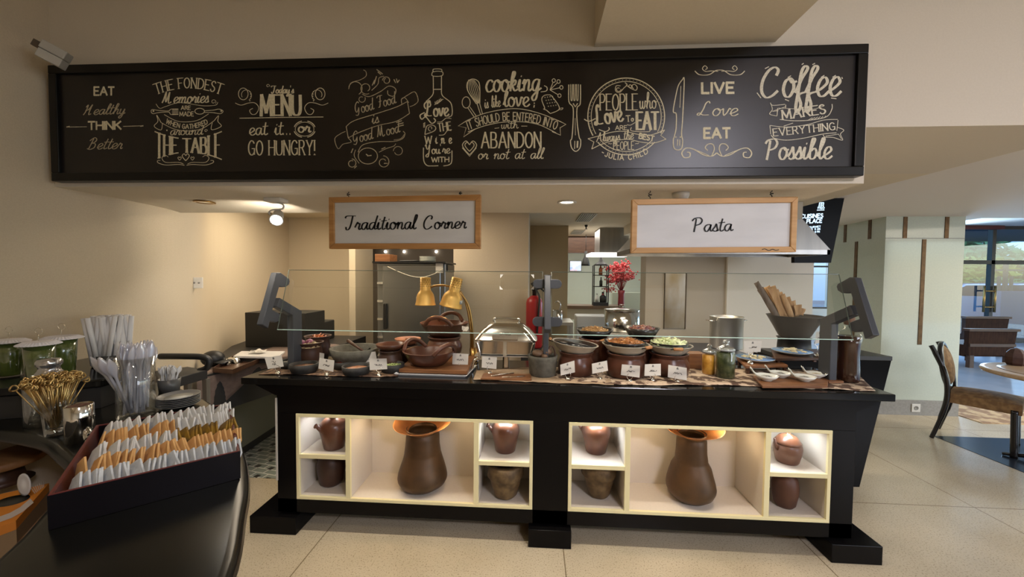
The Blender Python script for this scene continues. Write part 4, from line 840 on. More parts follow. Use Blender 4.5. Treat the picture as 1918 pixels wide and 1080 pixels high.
# woks on clay braziers
def wok(label, px, W, pr, P, deep=.2, tilt=0, handle=None, mat=enamel):
    R = rpx(W, P); H = R*.52
    o = thing('wok', label, 'wok', P, 0, 'enamel woks on the braziers'); o.rotation_euler = (0, tilt, 0)
    MB().lathe(shell([(R*.30, 0), (R*.55, H*.14), (R*.82, H*.5), (R*.98, H*.93), (R*1.03, H*.97), (R*1.03, H)], .004), seg=44).build('wok_bowl', mat, o)
    MB().lathe([(.0001, H*.12), (R*.5, H*.22), (R*.78, H*.58), (R*.95, H*.985)], seg=44).build('inside', blk_in, o)
    for a in (handle if isinstance(handle, tuple) else ((handle,) if handle is not None else ())):
        m = Matrix.Rotation(a, 4, 'Z'); L = R*.26
        st = [m @ Vector((R*.98, -L, H*.9)), m @ Vector((R*1.12, -L*.9, H*.98)), m @ Vector((R*1.12, L*.9, H*.98)), m @ Vector((R*.98, L, H*.9))]
        hd_ = MB().tube(st, R*.022, 8).build('handle', iron, o)
        MB().tube([m @ Vector((R*1.12, -L*.75, H*.98)), m @ Vector((R*1.12, L*.75, H*.98))], R*.07, 10).build('wooden_grip', M('grip_wood', (.42, .19, .07), .5), hd_)
    return o, R, H
def dish(name, label, P, R, H, mat):
    o = MB().lathe(shell([(R*.5, 0), (R*.75, H*.25), (R, H)], .003), seg=36).build(name, mat); o.location = P; return tag(o, label, 'pan')
noodle = food('fried_noodles', (.50, .22, .06), (.25, .08, .02), 55); cabb = food('cabbage', (.55, .62, .30), (.72, .75, .48), 30); bean = food('bean_sprouts', (.55, .34, .14), (.30, .14, .05), 60); vegm = food('mixed_vegetables', (.34, .11, .03), (.16, .06, .10), 45)
o, P, R, H = brazier(1078, 707, 68, 657, 'brown clay brazier under the leftmost wok'); PA = P+Vector((0, 0, H-.018))
wok('cream enamel wok, empty, leftmost on the braziers', 1070, 85, 632, PA+Vector((-.012, 0, .0)), tilt=math.radians(6), handle=(PI*.97,))
o, P, R, H = brazier(1171, 711, 76, 659, 'brown clay brazier under the middle wok'); PB = P+Vector((0, 0, H-.018))
o, R, H = wok('cream enamel wok under the pan of fried noodles', 1172, 88, 632, PB, handle=(-.85, PI*.8))
dish('black_pan', 'black pan of fried noodles resting in the middle wok', PB+Vector((-.005, 0, H*.62)), R*.90, H*.62, blk_in)
heap('fried_noodles', 'heaped orange fried noodles in the middle black pan', PB+Vector((-.005, 0, H*1.02)), R*.8, .024, noodle, 8, freq=7, bits=(220, .004, 4))
o, P, R, H = brazier(1252, 707, 78, 660, 'brown clay brazier under the right wok'); PC = P+Vector((0, 0, H-.018))
o, R, H = wok('cream enamel wok under the pan of pale cabbage', 1258, 87, 630, PC, handle=(-PI/2,))
dish('black_pan', 'black pan of pale cabbage resting in the right wok', PC+Vector((0, 0, H*.62)), R*.88, H*.62, blk_in)
heap('cabbage_slices', 'pale green cabbage slices in the right black pan', PC+Vector((0, 0, H*1.0)), R*.8, .030, cabb, 9, freq=5, bits=(60, .012, 1.6))
for (px, W, pr, lab, lab2, lab3, fm, yy) in ((1113, 70, 616, 'brown clay brazier behind between the left and middle woks', 'black pan of bean sprouts at the back left', 'orange brown sprouts in the back left pan', bean, .42), (1201, 68, 613, 'brown clay brazier hidden behind the middle wok', 'black pan of mixed vegetables at the back right', 'red and purple vegetables in the back right pan', vegm, .42)):
    Pp = aty(px, 660, yy); Pp.z = CZ; zr = aty(px, pr, yy).z
    o, P, R, H = vessel('clay_brazier', lab, 'brazier', px, 0, CZ, 62, 632, [(.8, 0), (1, .4), (.86, .8), (.94, .95), (.94, 1)], clay, 'clay braziers', t=.014, P=Pp)
    R = rpx(W, Pp); dish('black_pan', lab2, Vector((Pp.x, Pp.y, CZ+H+.001)), R, zr-CZ-H, blk_in)
    heap('vegetable_garnish', lab3, Vector((Pp.x, Pp.y, zr-.012)), R*.75, .02, fm, int(px), freq=6, bits=(120, .006, 2.5))
# glass jars
cg = glass('jar_glass', (.97, .98, .96), .03, k=.45)
def jar(label, px, pb, W, ptop, fill, ffrac, group='glass jars of dry food', full=None):
    P = stand(px, pb, CZ, W*.9); R = rpx(W, P); H = zat(px, ptop, P)
    o = thing('glass_jar', label, 'jar', P, 0, group)
    bh = H*.74
    MB().lathe([(R*.8, 0), (R*.96, .006), (R, bh*.15), (R, bh*.85), (R*.88, bh*.96), (R*.86, bh)], seg=32).build('jar_body', cg, o)
    l = MB().lathe([(R*.9, bh), (R*.92, bh+H*.03), (R*.78, bh+H*.07), (R*.45, bh+H*.11), (R*.24, bh+H*.13), (R*.34, bh+H*.19), (R*.34, bh+H*.23), (R*.15, H), (.0001, H)], seg=28).build('lid', glass('lid_glass', (.82, .85, .85), .25), o)
    MB().lathe([(R*.93, bh-.002), (R*.95, bh+.002), (R*.93, bh+.006)], seg=28).build('rim_seal', M('seal_grey', (.35, .37, .38), .4), l)
    f = MB().lathe([(R*.78, .004), (R*.93, .010), (R*.95, bh*.5), (R*.94, bh*ffrac), (R*.6, bh*ffrac+.006), (.0001, bh*ffrac+.004)], seg=28, wob=.01).build('jar_filling', fill); f.location = P
    return o, f
o, f = jar('glass jar of yellow pasta with knobbed lid', 1327, 703, 27, 644, food('yellow_pasta', (.72, .38, .06), (.50, .22, .03), 26), .86); tag(f, 'yellow pasta pieces inside the left glass jar', 'pasta', kind='stuff')
o, f = jar('larger glass jar of dark green herbs with knobbed lid', 1358, 711, 38, 636, food('green_herbs', (.014, .026, .008), (.075, .09, .03), 30), .9); tag(f, 'dark green herbs inside the larger glass jar', 'herbs', kind='stuff')
# wooden risers, plates of cheese
def riser(label, quad, z, t, px_leg, mat=oak):
    q = [atz(x, y, z) for x, y in quad]; c = sum(q, Vector())/4
    o = thing('wooden_riser', label, 'stand', (c.x, c.y, CZ), 0, 'wooden risers')
    MB().prism([(p.x-c.x, p.y-c.y) for p in q], z-CZ-t, z-CZ).build('top', mat, o, bevel=.003)
    for p in q:
        v = (p-c)*.88; MB().box(v.x-.008, v.x+.008, v.y-.008, v.y+.008, .001, z-CZ-t).build('leg', wood_dk, o)
    return c
zl = .955; c1 = riser('low wooden riser under the left blue rimmed plate', ((1397, 685), (1476, 683), (1448, 668), (1380, 669)), zl, .016, None)
zh = .985; c2 = riser('taller dark wooden riser under the right blue rimmed plate', ((1452, 671), (1556, 670), (1530, 654), (1445, 655)), zh, .016, None, wood_dk)
def plate(label, px, pb, W, z, lab2, seed):
    P = atz(px, pb, z); R = rpx(W, P)
    o = thing('blue_rim_plate', label, 'plate', (P.x, P.y, z), 0, 'blue rimmed plates')
    MB().lathe(shell([(R*.5, 0), (R*.62, .002), (R*.86, .014), (R, .022)], .003), seg=44).build('plate_body', porc, o)
    MB().lathe([(R*.90, .0168), (R*.99, .0226)], seg=44).build('blue_rim', blu, o)
    rnd = random.Random(seed); m = MB()
    for i in range(70):
        a = rnd.random()*6.28; q = R*.62*math.sqrt(rnd.random()); th = rnd.random()*3.1; L = R*.13; zc = .012+.03*(1-q/R)*rnd.random()
        m.box(-L, L, -R*.05, R*.05, -.0025, .0025, Matrix.Translation((q*math.cos(a), q*math.sin(a), zc)) @ Matrix.Rotation(th, 4, 'Z') @ Matrix.Rotation(rnd.uniform(-.3, .3), 4, 'X'))
    f = m.build('cheese_shavings', M('cheese', (.78, .70, .45), .5)); f.location = (P.x, P.y, z); tag(f, lab2, 'cheese', kind='stuff')
plate('blue rimmed white plate of cheese on the low riser', 1414, 675, 76, zl, 'pale cheese shavings on the lower plate', 2)
plate('blue rimmed white plate of cheese on the taller riser', 1483, 662, 80, zh, 'pale cheese shavings on the upper plate', 3)
# spoon bowls on the paddle board
zb_ = CZ+.020
q = [atz(x, y, zb_) for x, y in ((1428, 722), (1550, 722), (1552, 707), (1410, 703))]; c = sum(q, Vector())/4
o = MB().prism([(p.x-c.x, p.y-c.y) for p in q], -.014, 0); a = atz(1548, 712, zb_)-c; b = atz(1577, 712, zb_)-c
o.prism([(a.x, a.y-.018), (b.x, b.y-.014), (b.x+.006, b.y), (b.x, b.y+.014), (a.x, a.y+.018)], -.013, -.001)
r = o.build('paddle_board', oak, bevel=.003); r.location = c; tag(r, 'wooden paddle board carrying four porcelain spoon bowls', 'board')
def spoon_bowl(label, px, pb, W, ang, fill=None, fl=None):
    P = atz(px, pb, zb_); R = rpx(W, P)*.92
    o = thing('porcelain_spoon', label, 'spoon', (P.x, P.y+R*.6, zb_), ang, 'porcelain spoon bowls')
    MB().lathe(shell([(R*.42, 0), (R*.45, .004), (R*.80, R*.32), (R, R*.62)], .003), seg=30, sx=1.15).build('spoon_bowl', porc, o)
    pts = crv([(-R*.8, 0, R*.48), (-R*1.15, 0, R*.62), (-R*1.5, 0, R*1.15)], 6); m = MB()
    n = len(pts)
    def fn(u, v): p = pts[min(int(u*(n-1)+.5), n-1)]; s = (v-.5)*2; return (p.x, s*R*.32, p.z+abs(s)**2*R*.16)
    m.grid(fn, n, 7).build('spoon_handle', porc, o, thick=.004)
    if fill: heap('spoon_filling', fl, Vector((P.x, P.y+R*.6, zb_+R*.34)), R*.72, R*.2, fill, int(px))
pepper = food('pepper_flakes', (.45, .45, .42), (.12, .11, .10), 120); crumb = food('bread_crumbs', (.62, .54, .38), (.45, .36, .22), 60)
spoon_bowl('white porcelain spoon bowl at the front left of the paddle board', 1442, 715, 46, -.35, pepper, 'dark flakes in the front left porcelain spoon')
spoon_bowl('white porcelain spoon bowl behind the front left one', 1468, 709, 44, -.35, pepper, 'dark flakes in the back left porcelain spoon')
spoon_bowl('white porcelain spoon bowl at the front right of the paddle board', 1514, 716, 46, -.35, pepper, 'dark flakes in the front right porcelain spoon')
spoon_bowl('white porcelain spoon bowl of crumbs at the back right', 1535, 709, 42, -.35, crumb, 'pale crumbs in the back right porcelain spoon')
a = atz(1545, 702, zb_+.03); b = atz(1562, 693, zb_+.035)
s_ = MB().tube([(0, 0, 0), (b-a)*.5, b-a], [.006, .004, .005], 8, flat=.4).build('teaspoon', chrome); s_.location = a; tag(s_, 'steel teaspoon handle sticking out of the crumb spoon bowl', 'spoon')
# juice carafe
P = stand(1586, 718, CZ, 48); P.z = CZ+.003; R = rpx(52, P); H = zat(1590, 606, P)
cf = thing('carafe', 'tall glass carafe of dark brown drink with cork stopper', 'carafe', P)
gl2 = glass('carafe_glass', (.93, .93, .91), .04, k=.30)
prof = [(R*.90, 0), (R*.97, .01), (R*.93, H*.20), (R*.86, H*.45), (R*.93, H*.66), (R*1.0, H*.78), (R*.92, H*.83), (R*.55, H*.88), (R*.36, H*.93), (R*.36, H)]
MB().lathe([(r*1.015, z) for r, z in prof], seg=36, wob=.015).build('carafe_body', gl2, cf)
f = MB().lathe([(r*.975, z+.003) for r, z in prof[:6]]+[(.0001, H*.785)], seg=36, wob=.015).build('dark_drink', M('dark_drink', (.030, .010, .005), .12, col2=(.06, .02, .01), scale=12, stretch=(4, 4, .3), spec=.6)); f.location = P; tag(f, 'dark brown drink filling the tall carafe', 'drink', kind='stuff')
MB().lathe([(R*.36, H*.985), (R*.42, H*1.0), (R*.44, H*1.09), (R*.40, H*1.12), (.0001, H*1.12)], seg=24).build('cork_stopper', M('cork', (.16, .09, .06), .8, col2=(.22, .13, .08), scale=40), cf)
# name cards on ring stands
def card(label, tl, tr, br, bl, base, txt=1):
    Bp = atz(base[0], base[1], CZ); Bp.y += .012; y = Bp.y
    t = thing('name_card', label, 'name card', (Bp.x, y, CZ), 0, 'white name cards')
    k = hpx(1, Bp)
    q = [aty(*p, y)-Vector((Bp.x, y, CZ)) for p in (tl, tr, br, bl)]
    n = 1 if q[1].z > q[0].z else -1; dv = (q[1].z-q[0].z)
    for i, p in enumerate(q): p.y = -.004+(0.010 if i in (1, 2) else -.010)*(-1 if dv < 0 else 1)*.6
    cardm = MB().add([tuple(p) for p in q], [(0, 1, 2, 3)]).build('card', card_m, t, thick=.0008)
    def uv(u, v): return q[0].lerp(q[1], u).lerp(q[3].lerp(q[2], u), v)+Vector((0, -.0012, 0))
    def to3(x, y_, lift=0): v = uv(x, y_); return (v.x, v.y-lift, v.z)
    w = hpx(.9, Bp); wd = (q[1]-q[0]).length
    pn = Pen(to3)
    class A: pass
    rnd = random.Random(int(base[0]))
    for j in range(txt):
        y0 = .58+.2*(j-(txt-1)/2); pts = []; x = .28 if txt == 1 else .34
        while x < (.74 if txt == 1 else .62): pts.append((x, y0+rnd.choice((-.05, .05, -.08, .04)))); x += .035
        pn.seg([(p.x, p.y) for p in crv([(a, b, 0) for a, b in pts], 4)], .028)
    for a, b in (((.46, .10), (.54, .10)), ((.45, .16), (.55, .16)), ((.44, .22), (.56, .22))): pn.seg([a, b], .035)
    pn.mb.build('print', ink, cardm, fix=False)
    MB().lathe([(k*5, 0), (k*5.2, k*1), (k*4, k*3.4), (k*1.5, k*5), (.0001, k*5.2)], seg=20).build('stand_base', chrome, t)
    cz_ = max(min(q[2].z, q[3].z)+k*1.0, k*9); rr = k*5.2
    MB().tube([(rr*math.cos(a), -.002+(0), cz_+rr*math.sin(a)) for a in [2*PI*i/18 for i in range(18)]], k*.55, 6, True).tube([(0, -.002, k*4.6), (0, -.002, cz_-rr)], k*.55, 6).build('ring', chrome, t)
    return t
card('white name card at the far left of the buffet', (498, 669), (527, 665), (531, 686), (504, 690), (518, 701), 2)
card('white name card in front of the dark clay pots', (583, 657), (609, 661), (608, 676), (581, 674), (596, 684), 2)
card('white name card between the red and brown sambal bowls', (598, 670), (628, 674), (626, 695), (596, 690), (610, 704))
card('white name card against the grey stone mortar', (674, 662), (703, 658), (706, 676), (676, 679), (690, 688), 2)
card('white name card in front of the chopped green chilli', (693, 671), (724, 671), (725, 691), (694, 692), (708, 705))
card('white name card on the wooden board beside the clay pan', (848, 661), (878, 662), (877, 682), (847, 682), (864, 694))
card('white name card in front of the chafing dish', (903, 667), (931, 668), (930, 690), (902, 688), (917, 701))
card('white name card tilted in front of the leftmost brazier', (1049, 682), (1076, 675), (1077, 697), (1050, 702), (1064, 712))
card('white name card between the left and middle braziers', (1108, 680), (1137, 675), (1139, 694), (1109, 699), (1124, 711))
card('white name card in front of the middle brazier', (1165, 682), (1198, 684), (1197, 706), (1163, 702), (1180, 715))
card('white name card just right of the middle brazier', (1207, 681), (1238, 681), (1238, 703), (1206, 703), (1223, 714))
card('white name card leaning in front of the right brazier', (1252, 683), (1285, 688), (1285, 711), (1251, 706), (1270, 717))
Cc1 = card('white name card on the low riser before a cheese plate', (1390, 648), (1424, 648), (1422, 668), (1391, 668), (1405, 690))
Cc2 = card('white name card on the taller riser by the glass guard post', (1524, 637), (1538, 634), (1537, 655), (1523, 657), (1530, 680))
for cc, zz, (px, py) in ((Cc1, zl, (1405, 681)), (Cc2, zh, (1530, 667))):
    v = atz(px, py, zz); d0 = (Vector(cc.location)-CAM).length; s = (v-CAM).length/d0
    cc.location = (v.x, v.y, zz)
# ------------------------------------------------------------------ sneeze guard
gsl = M('guard_grey', (.045, .049, .058), .45)
gg = glass('guard_glass', (.95, .975, .96), .02)
edge_g = M('glass_edge', (.55, .78, .70), .15, emit=None, spec=.8)
sg = thing('sneeze_guard', 'slanted glass sneeze guard on three grey clamp posts', 'sneeze guard', (.07, .2, .9))
oX, oY, oZ = .07, .2, .9
BAR = [(.017, 1.496), (.054, 1.498), (.095, 1.478), (.130, 1.462), (.138, 1.446), (.128, 1.425), (.100, 1.412), (.070, 1.412), (.041, 1.416), (-.018, 1.286), (.020, 1.270), (.047, 1.255), (.050, 1.238), (.034, 1.218), (.008, 1.212), (-.040, 1.226), (-.054, 1.187), (-.101, 1.214)]
ARM = [(.041, 1.352), (.246, 1.256), (.246, .9), (.158, .9), (.158, 1.236), (.012, 1.302)]
for x in (-1.49, .07, 1.685):
    th = .017
    b = MB(); b.prism([(y-oY, z-oZ) for y, z in BAR], x-oX-th, x-oX+th, 'x'); b.build('clamp_bar', gsl, sg, bevel=.004)
    tw = .015 if x == .07 else .020
    MB().prism([(y-oY, z-oZ) for y, z in ARM], x-oX-tw, x-oX+tw, 'x').build('post', gsl, sg, bevel=.004)
    if x == .07:
        for (ya, za) in ((.108, 1.447), (.02, 1.247)):
            m = MB(); pts = []
            for sx in (1, -1):
                for i in range(9):
                    a = math.radians(-90+180*i/8); pts.append((sx*(.054+.026*math.cos(a)), sx*.026*math.sin(a)))
            m.prism([(px_, pz+za-oZ) for px_, pz in pts], ya-oY-.055-.012, ya-oY-.055+.006, 'y').build('clamp_plate', gsl, sg, bevel=.003)
g0 = Vector((0, .004, 1.172)); g1 = Vector((0, .112, 1.514))
for xa, xb in ((-1.462, .045), (.095, 1.66)):
    d = (g1-g0).normalized(); n = Vector((0, d.z, -d.y)); t = .005
    vs = [(x-oX, p.y-oY, p.z-oZ) for x in (xa, xb) for p in (g0, g1)]
    pane = MB().add(vs, [(0, 1, 3, 2)]).build('glass_pane', gg, sg, fix=False)
    e = MB()
    for p in (g0,):
        vs = [(x-oX, (p+n*s).y-oY, (p+n*s).z-oZ+dz) for x in (xa, xb) for s in (-.004, .004) for dz in (-.0018, .0018)]
        e.add(vs, [(0, 1, 3, 2), (4, 6, 7, 5), (0, 4, 5, 1), (2, 3, 7, 6), (0, 2, 6, 4), (1, 5, 7, 3)])
    e.build('polished_edge', edge_g, pane)
    e = MB(); vs = [(x-oX, (g1+n*s).y-oY, (g1+n*s).z-oZ+dz) for x in (xa, xb) for s in (-.003, .003) for dz in (-.0008, .0008)]
    e.add(vs, [(0, 1, 3, 2), (4, 6, 7, 5), (0, 4, 5, 1), (2, 3, 7, 6), (0, 2, 6, 4), (1, 5, 7, 3)])
    for x in (xa, xb):
        e.add([(x-oX+sx, (p+n*s).y-oY, (p+n*s).z-oZ) for p in (g0, g1) for sx in (-.001, .001) for s in (-.002, .002)], [(0, 1, 3, 2), (4, 6, 7, 5), (0, 4, 5, 1), (2, 3, 7, 6), (0, 2, 6, 4), (1, 5, 7, 3)])
    e.build('ground_edge', M('glass_edge_dark', (.10, .13, .11), .3), pane)
# frosted notice on the pane
def onglass(px, py):
    n = Vector((0, -.954, .301)); d = ray(px, py); return CAM+d*((g0-CAM).dot(n)/d.dot(n))+n*.002
nz = thing('acrylic_notice', 'clear notice holder with white corner tabs stuck on the glass guard', 'notice holder', onglass(967, 528)); o_ = Vector(nz.location)
tabm = M('white_tab', (.75, .74, .70), .6)
for (cx, cy), (sx, sy) in (((937, 514), (1, 1)), ((1000, 514), (-1, 1)), ((1000, 542), (-1, -1)), ((936, 542), (1, -1))):
    MB().add([onglass(cx, cy)-o_, onglass(cx+sx*6, cy)-o_, onglass(cx, cy+sy*7)-o_], [(0, 1, 2)]).build('corner_tab', tabm, nz, thick=.0008)
MB().add([onglass(*p)-o_ for p in ((938, 515), (999, 515), (999, 541), (938, 541))], [(0, 1, 2, 3)]).build('clear_sleeve', glass('sleeve_clear', (.92, .92, .90), .06), nz)
# ------------------------------------------------------------------ pots in the niches
FZ, SZ = .2116+.0005, .4575
terra = M('burnished_terracotta', (.155, .060, .030), .28, col2=(.085, .035, .022), scale=9, bump=.08, bscale=50, spec=.6)
copper = M('aged_copper', (.115, .062, .028), .45, .35, col2=(.065, .038, .020), scale=7, bump=.12, bscale=40)
copper_lt = M('copper_flare', (.52, .24, .085), .38, .5, col2=(.40, .17, .06), scale=9)
oldwood = M('carved_wood', (.075, .045, .020), .6, col2=(.17, .11, .05), scale=22, bump=.3, bscale=30)
def niche_pot(name, label, px, pb, z, W, shape, hpx_, mat, group, base=.68):
    P = stand(px, pb, z, base*W); P.y = min(max(P.y, .10), .17); R = rpx(W, P); H = hpx(hpx_, P)
    o = thing(name, label, 'pot', P, 0, group)
    return o, P, R, H
def kendi(label, px, pb, W, ang, flip=1):
    o, P, R, H = niche_pot('water_jug', label, px, pb, SZ, W, None, 66, terra, 'clay water jugs in the lit niches')
    H = min(H, .2)
    MB().lathe([(R*.64, 0), (R*.69, H*.02), (R*.88, H*.40), (R*1.0, H*.60), (R*.96, H*.74), (R*.72, H*.85), (R*.34, H*.90), (R*.31, H*.93), (R*.36, H*.97), (R*.31, H*1.0), (R*.28, H*1.04), (R*.30, H*1.07), (.0001, H*1.07)], seg=40).build('jug_body', terra, o)
    m = Matrix.Rotation(ang, 4, 'Z')
    s = MB().tube([m @ Vector((R*.85, 0, H*.62)), m @ Vector((R*1.08, 0, H*.70)), m @ Vector((R*1.26, 0, H*.80))], [R*.22, R*.13, R*.10], 12)
    s.lathe([(R*.10, 0), (R*.17, .003), (R*.17, .010), (R*.08, .013)], (m @ Vector((R*1.22, 0, H*.78))), 12, (m @ Matrix.Rotation(.9, 4, 'Y')))
    s.build('spout', terra, o); return o
kendi('round clay water jug in the leftmost lit niche, spout to the front', 621.6, 848, 57, math.radians(-125))
kendi('round clay water jug left of the centre post, its spout pointing left', 946.5, 851, 53, math.radians(195))
kendi('round clay water jug right of the centre post, spout cut by the frame', 1114.5, 849, 55, math.radians(170))
def round_pot(label, px, pb, W, mat=clay_dk):
    o, P, R, H = niche_pot('round_pot', label, px, pb, FZ, W, None, 62, mat, 'dark pots in the lower niches', .8)
    MB().lathe(shell([(R*.62, 0), (R*.80, H*.08), (R*.97, H*.40), (R*1.0, H*.62), (R*.88, H*.86), (R*.62, H*.97), (R*.66, H*1.0)], .006), seg=40).build('pot_body', mat, o)
round_pot('dark round pot in the lower left niche', 621, 914, 55)
round_pot('reddish round pot in the lower right niche', 1469, 954, 54, M('brown_clay', (.10, .040, .022), .5, col2=(.07, .03, .018), scale=8, bump=.1, bscale=40))
def wood_mortar(label, px, pb, W, h):
    o, P, R, H = niche_pot('wooden_mortar', label, px, pb, FZ, W, None, h, oldwood, 'old wooden mortars in the lower niches', .55)
    MB().lathe(shell([(R*.50, 0), (R*.62, H*.05), (R*.80, H*.42), (R*.88, H*.60), (R*1.0, H*.64), (R*.97, H*.80), (R*.99, H*.97), (R*.95, H)], R*.3), seg=40, wob=.03).build('mortar_body', oldwood, o)
wood_mortar('rough carved wooden mortar in the lower niche left of the centre post', 946.5, 937, 68, 62)
wood_mortar('dark carved wooden mortar in the lower niche right of the centre post', 1121, 935, 66, 64)
def steamer(label, px, pb, W, neck, flare, hbody, ztop, tilt, tilt_axis, wob):
    P = stand(px, pb, FZ, W*.75); P.y = .150; R = rpx(W, P); k = hpx(1, P)
    rn = rpx(neck, P); rf = rpx(flare, P); H = hpx(hbody, P)
    o = thing('rice_steamer', label, 'steamer', P, 0, 'tall copper rice steamers')
    MB().lathe(shell([(R*.35, 0), (R*.64, H*.012), (R*.90, H*.085), (R*.985, H*.155), (R*1.0, H*.20), (R*.965, H*.28), (R*.88, H*.39), (R*.80, H*.49), (rn*1.10, H*.575), (rn*1.075, H*.60), (rn*1.08, H*.612), (rn*1.02, H*.72), (rn*1.0, H*.85), (rn*.985, H*.905), (rn*.93, H*.925), (rn*.93, H*.95), (rn*1.0, H*.975), (rn*.98, H)], .004), seg=44, wob=.008).build('steamer_body', copper, o)
    top = ztop-FZ; m = Matrix.Translation((0, 0, H*.965)) @ Matrix.Rotation(tilt, 4, tilt_axis); hf = max(top-H*.965, .035)
    MB().lathe([(rn*.88, 0), (rn*.98, hf*.12), (rn*1.15, hf*.35), (rf*.80, hf*.68), (rf*.96, hf*.93), (rf, hf), (rf*.985, hf), (rf*.94, hf*.94), (rf*.78, hf*.72), (rn*1.1, hf*.40), (rn*.92, hf*.16), (rn*.84, .002)], (0, 0, 0), 44, m, wob=wob, cap=False).build('flared_mouth', copper_lt, o)
    return o
steamer('tall copper steamer with tilted flared mouth in the left wide niche', 791.7, 929, 93, 63, 108, 112, .618, math.radians(7), 'X', .012)
steamer('tall copper steamer with wavy flared mouth in the right wide niche', 1295, 953, 96, 58, 118, 124, .640, math.radians(5), 'X', .04)
# lidded kettle in the right upper niche
o, P, R, H = niche_pot('lidded_kettle', 'brown lidded clay kettle in the rightmost lit niche', 1474, 870, SZ, 58, None, 58, terra, None)
MB().lathe([(R*.72, 0), (R*.80, H*.05), (R*.97, H*.34), (R*1.0, H*.48), (R*.93, H*.60), (R*.84, H*.63), (.0001, H*.63)], seg=40).build('kettle_body', M('kettle_clay', (.20, .10, .065), .35, col2=(.12, .055, .035), scale=6, bump=.08, bscale=50), o)
MB().lathe([(R*.92, H*.62), (R*.95, H*.65), (R*.88, H*.69), (R*.60, H*.84), (R*.25, H*.90), (R*.14, H*.93), (R*.18, H*1.0), (.0001, H*1.03)], seg=36).build('lid', terra, o)
MB().tube([(-R*.85, -R*.2, H*.45), (-R*1.12, -R*.3, H*.60), (-R*1.25, -R*.35, H*.80)], [R*.18, R*.11, R*.08], 10).build('spout', terra, o)
# ------------------------------------------------------------------ kitchen behind the counter
black_pl = M('black_plastic', (.012, .012, .012), .45)
charcoal = M('charcoal_paint', (.022, .021, .020), .5)
ov_steel = M('oven_steel', (.30, .30, .29), .38, .85, bump=.04, scale=60, stretch=(.1, 1, 1))
# oven cabinet
oy = 1.40; ov = thing('upright_oven', 'tall stainless steel oven cabinet against the back wall', 'oven', (-1.16, 1.61, .003))
def q(x0, x1, y0, y1, z0, z1, base=(-1.16, 1.61, .003)): return MB().box(x0-base[0], x1-base[0], y0-base[1], y1-base[1], z0-base[2], z1-base[2])
q(-1.484, -.837, oy+.03, 1.825, .12, 1.595).build('oven_body', ov_steel, ov, bevel=.004)
d = q(-1.42, -.875, oy, oy+.028, .30, 1.57).build('oven_door', M('oven_door_steel', (.34, .34, .33), .3, .9, bump=.03, scale=40, stretch=(.1, 1, 1)), ov, bevel=.004)
q(-1.405, -1.375, oy-.03, oy, .98, 1.22).build('door_handle', black_pl, d, bevel=.006)
q(-1.51, -.82, oy-.02, 1.84, 1.597, 1.612).build('top_rim', black_pl, ov)
q(-.836, -.828, oy+.1, 1.80, 1.52, 1.59).build('vent_grille', black_pl, ov)
for i in range(6): q(-1.478, -1.425, oy+.012, oy+.03, .55+i*.17, .57+i*.17).build('hinge', chrome, ov)
for x in (-1.45, -.88):
    for y in (1.46, 1.79): q(x-.02, x+.02, y-.02, y+.02, .003, .12).build('leg', black_pl, ov)
nb = MB(); P = [aty(*p, oy-.003) for p in ((816, 490), (830, 490), (830, 511), (816, 511))]; b = nb.add([tuple(p) for p in P], [(0, 1, 2, 3)]).build('paper_notice', card_m, thick=.001); tag(b, 'small printed notice stuck at the top right of the oven door', 'notice')
def crate(name, label, cat, px0, px1, py0, py1, y, dy, mat, bev=.003):
    a = aty(px0, py1, y); b = aty(px1, py0, y); cx = (a.x+b.x)/2
    o = MB().box(a.x-cx, b.x-cx, 0, dy, 0, b.z-a.z).build(name, mat, bevel=bev); o.location = (cx, y, a.z); return tag(o, label, cat)
c = crate('wooden_box', 'orange brown wooden box on top of the oven', 'box', 702, 730, 474, 488, 1.5, .2, oak); c.location.z = 1.613
for i in range(5):
    p = MB().lathe(shell([(.05, 0), (.062, .003), (.078, .011), (.08, .013)], .003), seg=28).build('white_plate', porc); v = aty(801, 480, 1.55); p.location = (v.x, 1.55, 1.613+.010*i)
    tag(p, ('bottom', 'second from the bottom', 'middle', 'second from the top', 'top')[i]+' white plate of the stack on top of the oven', 'plate', 'plates stacked on the oven')
p = MB().tube([(-.10, 0, .008), (.10, .02, .012)], .008, 8).lathe([(.03, 0), (.05, .02), (.045, .02), (.0001, .006)], (.15, .02, 0)).build('black_ladle', black_pl); v = aty(768, 485, 1.52); p.location = (v.x, 1.52, 1.613); tag(p, 'black ladle lying on top of the oven', 'ladle')
for px in (722, 757, 817):
    v = aty(px, 471, 2.60); b = MB().ball((0, 0, 0), .017, 12, 8).build('niche_lamp', M('lamp_glow', (1, .95, .85), .4, emit=(1, .93, .80), estr=14)); b.location = v
    tag(b, {722: 'leftmost', 757: 'middle', 817: 'rightmost'}[px]+' small bright lamp in the dark recess above the oven', 'lamp', 'lamps above the oven')
cpts = crv([aty(*p, 1.385) for p in ((726, 499), (745, 508), (770, 517), (792, 519), (815, 512), (829, 503))], 8)
c0 = cpts[0].copy(); cd_ = MB().tube([p-c0 for p in cpts], .004, 8).build('cream_cable', M('cord_cream', (.62, .58, .46), .6)); cd_.location = c0; tag(cd_, 'pale cable hanging in a curve across the oven door', 'cable')
